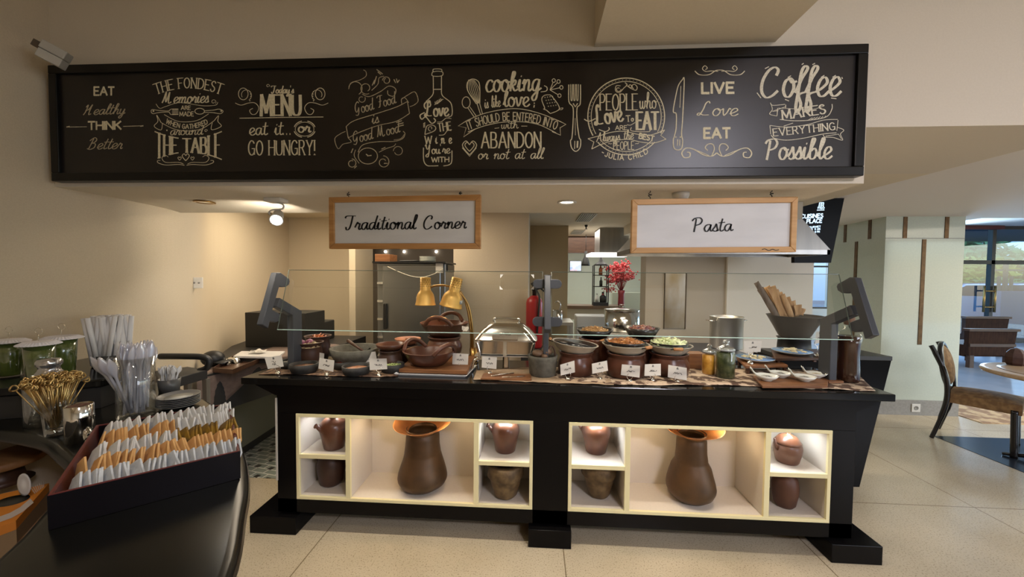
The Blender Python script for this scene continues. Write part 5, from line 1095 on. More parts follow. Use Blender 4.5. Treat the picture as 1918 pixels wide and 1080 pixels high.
# fire extinguisher
v = aty(1000, 650, 1.82); fe = thing('fire_extinguisher', 'red fire extinguisher with black valve at the wall corner', 'fire extinguisher', (v.x, 1.82, v.z))
H = aty(1000, 553, 1.82).z-v.z; red = M('extinguisher_red', (.33, .015, .018), .35)
MB().lathe([(.078, 0), (.085, .015), (.085, H*.86), (.075, H*.93), (.03, H), (.0001, H)], seg=28).build('cylinder', red, fe)
MB().lathe([(.022, H), (.022, H+.05), (.03, H+.055), (.03, H+.075), (.0001, H+.08)], seg=16).tube([(.0, 0, H+.08), (-.03, -.01, H+.12), (.01, -.02, H+.15)], .012, 8).tube([(0, 0, H+.06), (.06, -.01, H+.075), (.10, -.01, H+.045)], .010, 8).build('valve', black_pl, fe)
MB().tube(crv([(.02, -.02, H+.05), (.05, -.09, H-.02), (.04, -.095, H*.6), (.03, -.09, H*.3)], 6), .011, 8).build('hose', black_pl, fe)
MB().box(-.03, .03, .075, .13, H*.45, H*.75).build('wall_bracket', steel_br, fe)
fst = MB().box(-.13, .13, -.10, .12, 0, v.z-.004).build('extinguisher_stand', charcoal); fst.location = (v.x, 1.82, .003); tag(fst, 'dark low cupboard under the fire extinguisher', 'cupboard')
# small prep table with steel pot and ladle by the pier
pt = thing('prep_table', 'small grey prep table in front of the tan pier', 'table', (.30, 2.72, 0))
zt = aty(1050, 602, 2.55).z
MB().box(-.16, .17, -.22, .22, zt-.04, zt).build('tabletop', steel_br, pt, bevel=.003)
for sx in (-.14, .15):
    for sy in (-.19, .19): MB().box(sx-.018, sx+.018, sy-.018, sy+.018, .003, zt-.04).build('leg', steel_br, pt)
v = aty(1044, 600, 2.6); sp = MB().lathe(shell([(.055, 0), (.062, .01), (.062, .13)], .003), seg=24).build('steel_pot', steel); sp.location = (v.x, 2.62, zt+.001); tag(sp, 'small steel pot on the prep table by the pier', 'pot')
ld = MB().tube(crv([(0, 0, 0), (.02, -.01, .11), (.035, -.01, .20), (.0, -.01, .24), (-.03, -.01, .22)], 6), .008, 8).build('steel_ladle', chrome); ld.location = (v.x, 2.62, zt+.006); tag(ld, 'bent steel ladle standing in the small steel pot', 'ladle')
# stove with stock pot, wok bowl of bark
st = thing('stove', 'dark stove block behind the right half of the counter', 'stove', (1.62, 1.0, .003))
MB().box(-.62, .065, -.24, .50, 0, .86).build('stove_body', charcoal, st, bevel=.003)
MB().box(-.62, .07, -.24, .50, .862, .885).build('stove_top', M('stove_blue_steel', (.05, .055, .07), .35, .6), st, bevel=.002)
vessel('stock_pot', 'tall steel stock pot with loop handles on the stove', 'pot', 1359, 655, .889, 64, 592, [(1, 0), (1, .02), (1, .96), (1.03, .98), (1.03, 1)], steel_br, t=.004)
spn = [o for o in COL.objects if o.name.startswith('stock_pot')][0]; P = Vector(spn.location); R = rpx(64, P); zz = zat(1359, 597, P)
for s in (1, -1):
    m = Matrix.Rotation(math.radians(180 if s < 0 else 0)+.25, 4, 'Z')
    MB().tube([m @ Vector((R*.98, -.03, zz*.93)), m @ Vector((R*1.32, -.035, zz*.96)), m @ Vector((R*1.32, .035, zz*.96)), m @ Vector((R*.98, .03, zz*.93))], .005, 8).build('handle', chrome, spn)
cr = crate('wooden_crate', 'brown wooden crate behind the jars', 'crate', 1290, 1322, 662, 690, .42, .09, oak); cr.location.z = CZ+.001
# black tapered station on the right
tp = thing('tapered_station', 'black tapered side station behind the right end of the buffet', 'side station', (2.2, 1.1, .0))
zt = .945
MB().prism([(2.515-2.2, zt-.03), (2.337-2.2, .0), (1.70-2.2, .0), (1.70-2.2, zt-.03)], .74-1.1, .97-1.1, 'y').build('station_body', blk, tp, bevel=.002)
MB().prism([(2.52-2.2, .738-1.1), (2.50-2.2, .98-1.1), (1.74-2.2, .98-1.1), (1.74-2.2, .738-1.1)], zt-.03, zt).build('station_top', M('charcoal_top', (.035, .035, .033), .4), tp, bevel=.002)
# black stand and big bowl of bark sheets
v = aty(1487, 640, .86); bs = thing('bowl_stand', 'black drum stand under the big dark bowl', 'stand', (v.x, .86, zt+.0005))
z1 = aty(1487, 631, .86).z; r0 = rpx(70, v)
MB().lathe([(r0*1.05, 0), (r0*.95, .01), (r0*.9, z1-zt-.012), (r0*1.0, z1-zt-.002), (.0001, z1-zt-.002)], seg=32).build('stand_body', black_pl, bs)
P = Vector((v.x, .86, z1)); R = rpx(114, P); zr = aty(1487, 590, .86).z-z1
bw = thing('planter_bowl', 'big dark flared bowl holding bark sheets', 'bowl', P)
MB().lathe(shell([(R*.48, 0), (R*.56, zr*.10), (R*.74, zr*.50), (R*.97, zr*.97), (R, zr)], .008), seg=6 if False else 40).build('bowl_body', M('dark_bowl', (.032, .030, .028), .38, col2=(.045, .042, .038), scale=9), bw)
bark = M('pale_bark', (.62, .38, .17), .7, col2=(.44, .24, .10), scale=9, stretch=(6, 6, 1), bump=.15); bark2 = M('grey_bark', (.20, .15, .11), .8, col2=(.12, .085, .06), scale=9, stretch=(6, 6, 1), bump=.15)
ends = [((1452, 588), (1416, 528), 1), ((1455, 589), (1424, 540), 1), ((1462, 588), (1436, 536), 0), ((1466, 588), (1445, 537), 0), ((1470, 588), (1452, 543), 0), ((1474, 588), (1459, 548), 0), ((1480, 588), (1465, 551), 0), ((1485, 588), (1474, 557), 0), ((1490, 588), (1484, 563), 0), ((1496, 588), (1494, 571), 0), ((1500, 588), (1503, 577), 0)]
for i, (a, b, g) in enumerate(ends):
    yy = .86+(i % 3-1)*.022; A_ = aty(*a, yy); B_ = aty(*b, yy); A_ = A_+(A_-B_)*.16; d = (B_-A_); n = Vector((-d.z, 0, d.x)).normalized(); w = .020+.006*(i % 2)
    m = MB(); cv = lambda s, t: A_+d*t+n*(s*w*(1+.15*math.sin(t*5+i)))+Vector((0, .012*(1-s*s)*(1 if i % 2 else -1), 0))
    m.grid(lambda u, v2: cv(u*2-1, v2)-A_, 7, 9); o = m.build('bark_sheet', bark2 if g else bark, thick=.004); o.location = A_
    names = ['outermost grey', 'second grey', 'first pale', 'second pale', 'third pale', 'fourth pale', 'fifth pale', 'sixth pale', 'seventh pale', 'eighth pale', 'rightmost pale']
    tag(o, names[i]+' bark sheet counting from the left in the dark bowl', 'bark', 'bark sheets in the dark bowl')
# cooker hood
hy0, hy1 = .80, 1.25; hd_ = thing('cooker_hood', 'stainless steel cooker hood behind the Pasta sign', 'cooker hood', (1.6, 1.5, 1.666))
bx = lambda x: x-1.6
A1 = [(.802, 1.69), (2.417, 1.69), (2.206, 1.975), (1.02, 1.975)]
hs = M('hood_steel', (.34, .32, .29), .35, .85, col2=(.28, .27, .25), scale=5, stretch=(3, 1, .3))
mb = MB(); f = [(.802, hy0), (2.417, hy0), (2.417, hy1), (.802, hy1)]; g = [(1.0, hy0+.3), (2.206, hy0+.3), (2.206, hy1), (1.0, hy1)]
f = [(.703, hy0), (2.12, hy0), (2.12, hy1), (.703, hy1)]; g = [(.895, hy0+.02), (1.935, hy0+.02), (1.935, hy1), (.895, hy1)]
vs = [(x-1.6, y-1.5, 0.03) for x, y in f]+[(x-1.6, y-1.5, .25) for x, y in g]
mb.add(vs, [(i, (i+1) % 4, 4+(i+1) % 4, 4+i) for i in range(4)]); mb.build('hood_canopy', hs, hd_, thick=.003)
MB().box(1.21-1.6, 1.935-1.6, hy0+.02-1.5, hy1-1.5, .25, .378).build('hood_duct', M('duct_beige', (.46, .42, .34), .6), hd_)
MB().box(.703-1.6, 2.12-1.6, hy0-1.5, hy0+.02-1.5, -.003, .03).box(.703-1.6, 2.12-1.6, hy1-.02-1.5, hy1-1.5, -.003, .03).box(.703-1.6, .723-1.6, hy0-1.5, hy1-1.5, -.003, .03).box(2.10-1.6, 2.12-1.6, hy0-1.5, hy1-1.5, -.003, .03).build('hood_rim', hs, hd_)
lamp_m = M('hood_lamp_glow', (1, .93, .8), .4, emit=(1, .88, .68), estr=7)
for x in (.95, 1.30): MB().box(x-1.6-.14, x-1.6+.14, hy0+.08-1.5, hy0+.13-1.5, .004, .014).build('hood_lamp', lamp_m, hd_)
area('hood_light', (1.2, 1.1, 1.664), .9, .12, 7, (1, .84, .62))
bp_ = M('bronze_panel', (.25, .17, .07), .35, .85, col2=(.40, .36, .30), scale=2.2, stretch=(3, 1, 1.2), contrast=(.3, .7))
dp = thing('bronze_panel', 'tall bronze metal panel on the wall under the hood', 'panel', (1.47, 1.999, .95))
MB().box(-.105, .105, -.012, -.001, 0, .576).build('panel_sheet', bp_, dp); MB().box(-.112, -.105, -.018, -.001, -.003, .58).box(.105, .112, -.018, -.001, -.003, .58).build('panel_edge', M('dark_bronze', (.06, .04, .02), .4, .6), dp)
# digital sign leaning behind the hood
v = [aty(*p, 1.32) for p in ((1579, 340), (1553, 492), (1485, 492), (1485, 340))]
c = sum(v, Vector())/4; ds = thing('digital_sign', 'black hanging menu display with white capital lettering', 'display', (c.x, 1.32, c.z)); c = Vector((ds.location))
v[0].z = v[3].z = 2.1635; v[0].x -= .0
MB().prism([(p.x-c.x, p.z-c.z) for p in v], -.02, .02, 'y').build('display_panel', M('display_black', (.003, .003, .004), .4, spec=.1), ds)
glow = M('display_text', (.7, .85, 1), .5, emit=(.55, .78, 1), estr=1.0)
pn = Pen(lambda px, py, lift=0: ((lambda r_: (r_.x-c.x, -.0215-lift, r_.z-c.z))(aty(px, py, 1.2985))))
pn.text('CUISINES', 1500, 408.5, 1541, 407, 7, 1.8, slant=.15, gap=.2); pn.text('PLACE', 1511, 417.5, 1539, 416.5, 7, 1.8, slant=.15, gap=.2)
pn.text('GOURMET', 1512, 427, 1537, 425.5, 3, .9, gap=.3); pn.text('OPEN 10 AM', 1512, 431, 1536, 430, 3, .9, gap=.3); pn.text('TO 10 PM', 1518, 436, 1535, 435, 3, .9, gap=.3)
for (a, b) in (((1530, 393.5), (1544, 393)), ((1535, 379.5), (1543, 379.2)), ((1534.5, 382.5), (1542.5, 382)), ((1534, 385.5), (1542, 385))): pn.line(a, b, w=1.4)
pn.line((1535, 379), (1533.5, 387), w=1.3); pn.line((1543, 379), (1542, 387), w=1.3); pn.line((1539, 379), (1538, 387), w=1.2)
pn.text('FIGO', 1532, 391, 1544, 390.6, 3.4, 1.1, gap=.25)
pn.mb.build('display_lettering', glow, ds, fix=False)
pass
# back bar beyond the opening
bb = thing('bar_counter', 'narrow bar counter with brown top in the room beyond', 'counter', (.92, 3.95, 0))
z = 1.035
MB().box(-.55, .42, -.15, .2, z-.05, z).build('bar_top', M('bar_brown', (.13, .075, .04), .4), bb, bevel=.004)
MB().box(-.52, .36, -.12, .18, z-.22, z-.05).build('bar_apron', M('bar_beige', (.42, .37, .28), .6), bb)
for x in (-.50, .0, .34): MB().box(x-.02, x+.02, -.11, .17, .003, z-.22).build('leg', MATS['bar_beige'], bb)
ws = crate('white_sink', 'white ceramic sink below the narrow bar top', 'sink', 1079, 1140, 592, 640, 3.0, .3, M('sink_white', (.75, .74, .74), .3), .02)
sb_ = MB().box(-.3, .3, -.0, .3, 0, ws.location.z-.005).build('sink_base', MATS['bar_beige']); sb_.location = (ws.location.x, 3.0, .002); tag(sb_, 'beige base cabinet under the white sink', 'cabinet')
v = aty(1124, 568, 3.9); zt0 = z+.001
tw = thing('bottle_rack', 'slim black four tier bottle rack on the bar', 'rack', (v.x, 3.9, zt0)); hh = aty(1124, 497, 3.9).z-zt0; hw2 = hpx(13, v)
for sx in (-1, 1):
    for sy in (-.07, .07): MB().box(sx*hw2-.007, sx*hw2+.007, sy-.007, sy+.007, 0, hh).build('upright', black_pl, tw)
tiers = [aty(1124, y, 3.9).z-zt0 for y in (537, 516)]
for zz in [.0]+tiers: MB().box(-hw2, hw2, -.08, .08, zz, zz+.012 if zz else .05).build('shelf', black_pl, tw)
MB().lathe([(hw2*1.1, hh), (hw2*.7, hh+.03), (.03, hh+.07), (.022, hh+.14), (.0001, hh+.14)], seg=20).build('rack_roof', black_pl, tw)
def bottle(label, px, zz, h, r, mat, dx=0):
    o = thing('bottle', label, 'bottle', (v.x+hpx(px-1124, v), 3.9, zt0+zz), 0, 'bottles on the rack')
    MB().lathe([(r, 0), (r, h*.55), (r*.4, h*.72), (r*.36, h*.95)], seg=16).build('bottle_body', mat, o); MB().lathe([(r*.4, h*.94), (r*.4, h), (.0001, h)], seg=10).build('cap', black_pl, o)
bottle('orange brown bottle on the top tier of the black rack', 1124, tiers[1]+.013, .17, .028, M('amber_bottle', (.30, .08, .02), .2))
bottle('small dark bottle on the middle tier of the black rack', 1125, tiers[0]+.013, .14, .024, M('dark_bottle', (.02, .025, .02), .2))
bottle('white bottle on the bottom tier of the black rack', 1118, .051, .13, .03, M('white_bottle', (.7, .68, .62), .4))
bottle('squat black flask on the bottom tier of the black rack', 1129, .051, .16, .05, black_pl)
# coral red flower arrangement
v = aty(1164, 548, 3.62); v.z = z+.001; v.y = 3.9; v = Vector((1.345, 3.9, z+.001))
cv_ = thing('flower_arrangement', 'bright coral red blossom branches in a red vase on the bar', 'flowers', v)
MB().lathe(shell([(.045, 0), (.05, .02), (.045, .16), (.055, .24)], .005), seg=20).build('vase', M('vase_red', (.30, .03, .04), .35), cv_)
rnd = random.Random(5); fm = MB(); br = MB()
for i in range(26):
    a = rnd.random()*6.28; L = rnd.uniform(.02, .20); tip = Vector((math.cos(a)*L-.01, math.sin(a)*.10, rnd.uniform(.38, .66))); base = Vector((0, 0, .2)); br.tube([base, base.lerp(tip, .5)+Vector((0, 0, .05)), tip], .004, 5)
    for k in range(20): fm.ball(tip+Vector((rnd.gauss(0, .035), rnd.gauss(0, .03), rnd.gauss(0, .035))), rnd.uniform(.010, .018), 6, 4)
for i in range(5):
    for k in range(8): fm.ball((rnd.uniform(-.30, -.10), rnd.gauss(0, .03), .26+rnd.gauss(0, .03)), rnd.uniform(.008, .014), 6, 4)
br.tube([(0, 0, .22), (-.12, 0, .28), (-.3, 0, .26)], .004, 5).build('branches', M('coral_branch', (.35, .04, .05), .6), cv_)
bl = fm.build('blossoms', M('coral_red', (.62, .045, .06), .5, col2=(.75, .16, .15), scale=30), cv_); bl['kind'] = 'stuff'
# big steel pot with lid on the back range
P = aty(1180, 623, 2.3); bk = thing('back_range', 'low steel range carrying the large lidded pot', 'range', (1.02, 2.42, .003))
zr_ = aty(1180, 624, 2.25).z
MB().box(-.35, .13, -.22, .24, 0, zr_-.003).build('range_body', steel_br, bk, bevel=.003)
bpn = thing('lidded_pot', 'large wide steel pot with flat lid on the back range', 'pot', (1.03, 2.45, zr_+.001)); R = .2; Hh = aty(1180, 583, 2.25).z-zr_
MB().lathe([(R*.97, 0), (R, .01), (R, Hh), (R*.96, Hh)], seg=40).build('pot_body', steel, bpn)
MB().lathe([(R*1.03, Hh), (R*1.03, Hh+.006), (R*.5, Hh+.02), (.0001, Hh+.022)], seg=40).tube([(-.025, 0, Hh+.02), (-.025, 0, Hh+.06), (.025, 0, Hh+.06), (.025, 0, Hh+.02)], .005, 6).build('pot_lid', steel, bpn)
# half wall, lintel, second hood, pendants, TV
struct('wall_half', MB().box(1.30, 2.4, 4.35, 4.45, 0, 1.22), M('half_wall_green', (.50, .55, .45), .5))
struct('trim_3', MB().box(.40, 1.09, 4.5, 4.7, 1.89, 2.17), wood_dk)
h2 = thing('rear_hood', 'square steel extraction hood in the room beyond', 'cooker hood', (1.08, 3.5, 1.80))
MB().box(-.18, .22, -.2, .25, .02, .368).build('hood_body', hs, h2, bevel=.003); MB().box(-.30, .26, -.24, .28, -.02, .02).build('hood_rim', M('hood_rim_glow', (1, .98, .95), .4, emit=(1, .95, .88), estr=1.6), h2)
pd = thing('pendant_lamp', 'small black bell pendant lamp beside the rear hood', 'lamp', (.83, 4.2, 1.66)); MB().lathe([(.07, 0), (.065, .03), (.05, .10), (.025, .15), (.022, .24), (.0001, .24)], seg=20).build('lamp_shade', black_pl, pd); MB().tube([(0, 0, .235), (0, 0, .508)], .004, 6).build('cord', black_pl, pd)
tv = thing('television', 'wall television showing a bright picture in the far room', 'television', (.96, 6.985, 1.6)); MB().box(-.14, .14, -.03, .0, 0, .25).build('tv_case', black_pl, tv)
m = bpy.data.materials.new('tv_picture'); m.use_nodes = True; nt = m.node_tree; b = nt.nodes['Principled BSDF']; tc = nt.nodes.new('ShaderNodeTexCoord'); n = nt.nodes.new('ShaderNodeTexVoronoi'); n.inputs['Scale'].default_value = 14; r = nt.nodes.new('ShaderNodeValToRGB'); r.color_ramp.elements[0].color = (.9, .55, .6, 1); r.color_ramp.elements[1].color = (.15, .35, .75, 1); e = r.color_ramp.elements.new(.5); e.color = (.85, .9, 1, 1)
nt.links.new(tc.outputs['Object'], n.inputs[0]); nt.links.new(n.outputs['Color'], r.inputs[0]); nt.links.new(r.outputs[0], b.inputs['Emission Color']); b.inputs['Emission Strength'].default_value = .9; b.inputs['Base Color'].default_value = (.02, .02, .02, 1)
MB().box(-.13, .13, -.032, -.03, .01, .24).build('screen', m, tv)
# ceiling fittings
def grille(label, x0, x1, y0, y1):
    t = thing('ceiling_vent', label, 'vent', ((x0+x1)/2, (y0+y1)/2, 2.169), 0, 'kitchen ceiling vents'); hx, hy = (x1-x0)/2, (y1-y0)/2
    MB().box(-hx, hx, -hy, hy, -.004, 0).build('vent_backing', black_pl, t)
    mb = MB(); n = 7
    for i in range(n+1): x = -hx+2*hx*i/n; mb.box(x-.006, x+.006, -hy, hy, -.012, -.004)
    mb.box(-hx, hx, -hy-.01, -hy, -.012, 0).box(-hx, hx, hy, hy+.01, -.012, 0); mb.build('vent_slats', M('vent_metal', (.45, .42, .36), .5), t)
grille('slatted metal ceiling vent just behind the soffit', .50, .66, 2.05, 2.65); grille('smaller dark ceiling vent further back', .57, .73, 3.56, 4.06)
spk = MB().lathe([(.02, 0), (.02, -.02), (.008, -.03), (.008, -.05), (.025, -.055), (.0001, -.056)], seg=14).build('sprinkler', black_pl); spk.location = (.675, 3.04, 2.1695); tag(spk, 'small dark sprinkler head on the kitchen ceiling', 'sprinkler')
# track spot, downlights on the soffit
ts = thing('track_spot', 'white ceiling spotlight shining under the soffit at the left', 'spotlight', (-1.225, -.329, 1.8465))
wm = M('fitting_white', (.70, .68, .64), .4)
MB().box(-.042, .042, -.03, .03, -.02, -.0005).build('canopy', wm, ts, bevel=.004)
MB().tube(crv([(.0, 0, -.018), (.035, 0, -.03), (.03, 0, -.05), (-.02, 0, -.055), (-.035, 0, -.07), (-.02, 0, -.085)], 5), .004, 6).build('spot_arm', wm, ts)
hdr = Matrix.Translation((.012, -.01, -.092)) @ Vector((.35, -.75, -.55)).to_track_quat('Z', 'Y').to_matrix().to_4x4()
MB().lathe([(.012, -.045), (.022, -.04), (.026, .02), (.030, .028), (.026, .028), (.018, .01)], (0, 0, 0), 24, hdr).build('spot_head', wm, ts)
MB().lathe([(.0245, .020), (.018, .026), (.0001, .028)], (0, 0, 0), 20, hdr).build('bulb', M('spot_glow', (1, .95, .85), .4, emit=(1, .95, .86), estr=30), ts)
for px, py, lab in ((1062, 377, 'lit recessed downlight in the soffit right of the centre'), (383, 377, 'recessed downlight in the soffit near the left wall')):
    v = atz(px, py, 1.845); t = thing('recessed_downlight', lab, 'downlight', (v.x, v.y, 1.8445), 0, 'recessed soffit downlights')
    MB().lathe([(.030, 0), (.045, -.002), (.046, -.006), (.034, -.007), (.030, -.001)], seg=28).build('trim_ring', brass_dk if px < 500 else wm, t)
    MB().lathe([(.030, -.003), (.0001, -.004)], seg=24).build('lens', M('downlight_glow', (1, .95, .85), .4, emit=(1, .92, .78), estr=8) if px > 500 else M('downlight_dim', (.4, .3, .18), .4, emit=(1, .8, .5), estr=.3), t)
v = atz(1275, 361, 1.843); sn = MB().lathe([(.034, 0), (.034, -.012), (.026, -.03), (.022, -.034), (.0001, -.034)], seg=24).build('smoke_sensor', wm); sn.location = (v.x, v.y, 1.8425); tag(sn, 'white round sensor on the soffit above the Pasta sign', 'sensor')
# switch plate and loudspeaker on the left wall
wn = Vector((.62, -.46, 0)).normalized()
sw = thing('wall_socket', 'white double switch plate on the left wall', 'switch', (0, 0, 0)); P = atx(365, 529, -2.235); sw.location = P+Vector((.035, -.03, 0)); sw.rotation_euler = (0, 0, math.radians(33))
MB().box(-.036, .036, -.012, .012, -.036, .036).build('plate', wm, sw, bevel=.004)
for dx in (-.006, .018): MB().lathe([(.006, 0), (.006, .003), (.0001, .004)], (dx, -.0125, 0), 12, Matrix.Rotation(PI/2, 4, 'X')).build('button', M('socket_grey', (.25, .24, .22), .5), sw)
k2 = aty(102, 103, -.70); ls = thing('wall_speaker', 'small off white loudspeaker in the upper left corner by the chalkboard', 'loudspeaker', k2)
ls.rotation_euler = (math.radians(10), math.radians(24), math.radians(40)); ls.scale = (.62, .62, .62)
sm_ = M('speaker_white', (.42, .40, .35), .6)
MB().box(-.055, .055, -.05, .05, -.002, .05).build('speaker_case', sm_, ls, bevel=.006); MB().box(-.05, .055, -.052, .045, -.055, -.004).build('speaker_grille', M('speaker_grille', (.46, .44, .39), .7), ls, bevel=.004)
MB().box(-.095, -.055, -.015, .02, -.01, .03).build('bracket', M('bracket_brown', (.10, .07, .045), .6), ls)
# black box, printer, table at the far left behind the counter
def poly_top(name, label, cat, pts, z0, z1, mat):
    cx = sum(p[0] for p in pts)/len(pts); cy_ = sum(p[1] for p in pts)/len(pts); o = MB().prism([(p[0]-cx, p[1]-cy_) for p in pts], 0, z1-z0).build(name, mat, bevel=.003); o.location = (cx, cy_, z0); return tag(o, label, cat)
TZ = .86
zc = .50; cx0 = -2.42
A_ = atz(425, 832, 0); B_ = atz(520, 796, 0)
cb = thing('base_cabinet', 'grey green base cabinet standing along the left wall', 'cabinet', (-2.36, 1.0, .003))
pA = Vector((-2.33, .62, 0)); pB = Vector((-2.42, 1.75, 0))
MB().prism([(pA.x+2.36, pA.y-1), (pB.x+2.36, pB.y-1), (pB.x+2.36-.25, pB.y-1), (pA.x+2.36-.02, pA.y-1)], .08, .55).build('cabinet_body', M('grey_green_door', (.16, .16, .12), .5), cb)
MB().prism([(pA.x+2.36-.03, pA.y-1), (pB.x+2.36-.03, pB.y-1), (pB.x+2.36-.25, pB.y-1), (pA.x+2.36-.05, pA.y-1)], 0, .08).build('plinth', charcoal, cb)
tbl = poly_top('black_worktop', 'black worktop along the left wall carrying the cash box', 'worktop', [(-2.03, .12), (-1.93, .60), (-1.72, 1.25), (-1.72, 1.7), (-2.80, 1.7), (-2.62, 1.05), (-2.33, .52), (-2.12, .24)], .60, TZ, charcoal)
taupe = M('taupe_cloth', (.20, .145, .12), .9, col2=(.16, .115, .095), scale=40)
cf = [(-2.045, .10), (-1.935, .58), (-1.74, 1.2)]; cbk = [(-2.14, .27), (-2.25, .62), (-2.2, 1.2)]
mb = MB(); f3 = crv([(x, y, 0) for x, y in cf], 8); b3 = crv([(x, y, 0) for x, y in cbk], 8); n = len(f3)
def cl(u, v):
    i = min(int(u*(n-1)+.5), n-1)
    if v < .5: p = b3[i].lerp(f3[i], v*2); return (p.x, p.y, TZ+.004+.002*math.sin(i*2))
    t = (v-.5)*2; drop = .23*math.exp(-((u-.10)/.20)**2)+.05; p = f3[i]; return (p.x+.012+.02*t*math.sin(u*26), p.y-.012, TZ+.004-drop*t)
mb.grid(cl, n, 14); cl_o = mb.build('table_cloth', taupe, thick=.002); tag(cl_o, 'taupe cloth hanging off the black worktop at the left', 'cloth')
c = crate('cash_box', 'large black box on the worktop left of the glass guard', 'box', 460, 572, 620, 682, 1.02, .3, black_pl, .004); c.location.z = TZ+.001
c = crate('receipt_printer', 'low dark printer behind the black box', 'printer', 520, 606, 602, 640, 1.36, .2, charcoal, .01); c.location.z = TZ+.001
hh_ = aty(560, 602, 1.36).z-TZ; c.scale.z = hh_/(c.bound_box[1][2]-c.bound_box[0][2]); c2 = None
P = [aty(*p, 1.355) for p in ((572, 602), (604, 601), (604, 622), (572, 624))]; nb = MB().add([tuple(p) for p in P], [(0, 1, 2, 3)]); nt_ = nb.build('handwritten_note', card_m, thick=.001); tag(nt_, 'white handwritten note taped on the dark printer', 'note')
pn = Pen(lambda px, py, lift=0: tuple(aty(px, py, 1.353)))
for j in range(4):
    pts = [(575+i*2.4, 606+j*4.6+random.uniform(-1.2, 1.2)) for i in range(11)]; pn.seg(pts, .8)
pn.mb.build('handwriting', ink, nt_, fix=False)
tr = thing('white_tray', 'white tray with blue edge and crumpled paper on the worktop', 'tray', (0, 0, 0))
q4 = [atz(*p, .915) for p in ((437, 666), (520, 668), (534, 657), (452, 657))]; c = sum(q4, Vector())/4; tr.location = (c.x, c.y, TZ+.005)
MB().prism([(p.x-c.x, p.y-c.y) for p in q4], .035, .05).build('tray_body', white_pl, tr, bevel=.003); MB().prism([((p.x-c.x)*.8, (p.y-c.y)*.8) for p in q4], .0, .035).build('tray_foot', charcoal, tr)
pp = MB().grid(lambda u, v: ((u-.5)*.10, (v-.5)*.06, .008+.022*abs(math.sin(u*5+v*3))*(1-abs(u-.5))), 9, 7).build('crumpled_paper', card_m, thick=.001); pp.location = (c.x-.02, c.y+.01, TZ+.056); tag(pp, 'crumpled white paper lying on the white tray', 'paper')
q4 = [atz(*p, TZ+.03) for p in ((398, 690), (436, 693), (497, 668), (440, 664))]; c = sum(q4, Vector())/4
bt = thing('brown_tray', 'dark brown tray of wrapped foil packs on the worktop', 'tray', (c.x, c.y, TZ+.007))
mb = MB(); L = [(p.x-c.x, p.y-c.y) for p in q4]; mb.prism(L, 0, .006)
for i in range(4):
    a = Vector((*L[i], 0)); b = Vector((*L[(i+1) % 4], 0)); ins = lambda p: p*.96
    mb.prism([(a.x, a.y), (b.x, b.y), (b.x*.95, b.y*.95), (a.x*.95, a.y*.95)], .006, .028)
mb.build('tray_body', wood_dk, bt)
for i, (px, py, s, lb) in enumerate(((418, 680, .045, 'crinkled foil pack at the left of the brown tray'), (436, 677, .055, 'larger crinkled foil pack at the right of the brown tray'))):
    v = atz(px, py, TZ+.02); o = MB().grid(lambda u, w2: ((u-.5)*s*1.8, (w2-.5)*s*1.1, .035*(1-(2*u-1)**4)*(1-(2*w2-1)**4)+.004*math.sin(u*30+w2*17)), 14, 10).build('foil_pack', chrome); o.location = (v.x, v.y, TZ+.0145); tag(o, lb, 'pack', 'foil packs on the brown tray')
v = atz(398, 688, TZ+.01); cp = thing('black_hat', 'black soft peaked hat lying on the worktop beside the brown tray', 'hat', (v.x-.04, v.y+.05, TZ+.008))
MB().ball((0, 0, .05), .07, 20, 12, (1.0, .9, .75)).build('crown', black_pl, cp); MB().grid(lambda u, v: (.05+.06*v, (u-.5)*.11*(1-.4*v*v), .035-.012*v+.01*(1-(2*u-1)**2)), 9, 5).build('peak', black_pl, cp, thick=.003)
# ------------------------------------------------------------------ curved tea bar in the left foreground
T = 1.0
bar_m = M('bar_black_top', (.007, .007, .006), .22, spec=.35)
outer = crv([(-2.0, -.36, 0), (-1.569, -.504, 0), (-1.222, -.70, 0), (-.951, -.923, 0), (-.779, -1.09, 0), (-.67, -1.217, 0), (-.60, -1.315, 0), (-.486, -1.49, 0), (-.40, -1.72, 0), (-.37, -2.0, 0)], 5)
inner = crv([(-2.0, -1.03, 0), (-1.75, -1.00, 0), (-1.479, -1.044, 0), (-1.312, -1.116, 0), (-1.188, -1.18, 0), (-1.103, -1.249, 0), (-1.052, -1.31, 0), (-.998, -1.379, 0), (-.938, -1.463, 0), (-.86, -1.62, 0), (-.80, -2.0, 0)], 5)
bar = thing('tea_bar', 'curved black topped tea bar in the left foreground', 'bar counter', (-1.0, -1.0, 0))
off = Vector((1.0, 1.0, 0))
def band(o_pts, i_pts, z0, z1, r, inset=0):
    n = min(len(o_pts), len(i_pts)); mb = MB(); prof = []
    # cross-section: rounded outer nose, flat top, rounded inner nose
    ro = [(0-r*.0, 0)]
    def sec(i):
        o = o_pts[int(i*(len(o_pts)-1)/(n-1)+.5)]+off; q = i_pts[int(i*(len(i_pts)-1)/(n-1)+.5)]+off; d = (q-o); L = d.length; d.normalize(); pts = []
        for k in range(7): a = math.radians(-90+180*k/6); pts.append((o+d*(r-r*math.cos(a)+inset), (z0+z1)/2+(z1-z0)/2*math.sin(a)))
        for k in range(7): a = math.radians(90+180*k/6); pts.append((o+d*(L-r-r*math.cos(a)-inset), (z0+z1)/2+(z1-z0)/2*math.sin(a)))
        return [(p.x, p.y, z) for p, z in pts]
    S_ = [sec(i) for i in range(n)]; m = len(S_[0]); vs = [v for s in S_ for v in s]
    fs = [(i*m+j, i*m+(j+1) % m, (i+1)*m+(j+1) % m, (i+1)*m+j) for i in range(n-1) for j in range(m)]+[tuple(range(m)), tuple((n-1)*m+j for j in range(m))[::-1]]
    return mb.add(vs, fs, True)
band(outer, inner, T-.045, T, .03).build('bar_top', bar_m, bar)
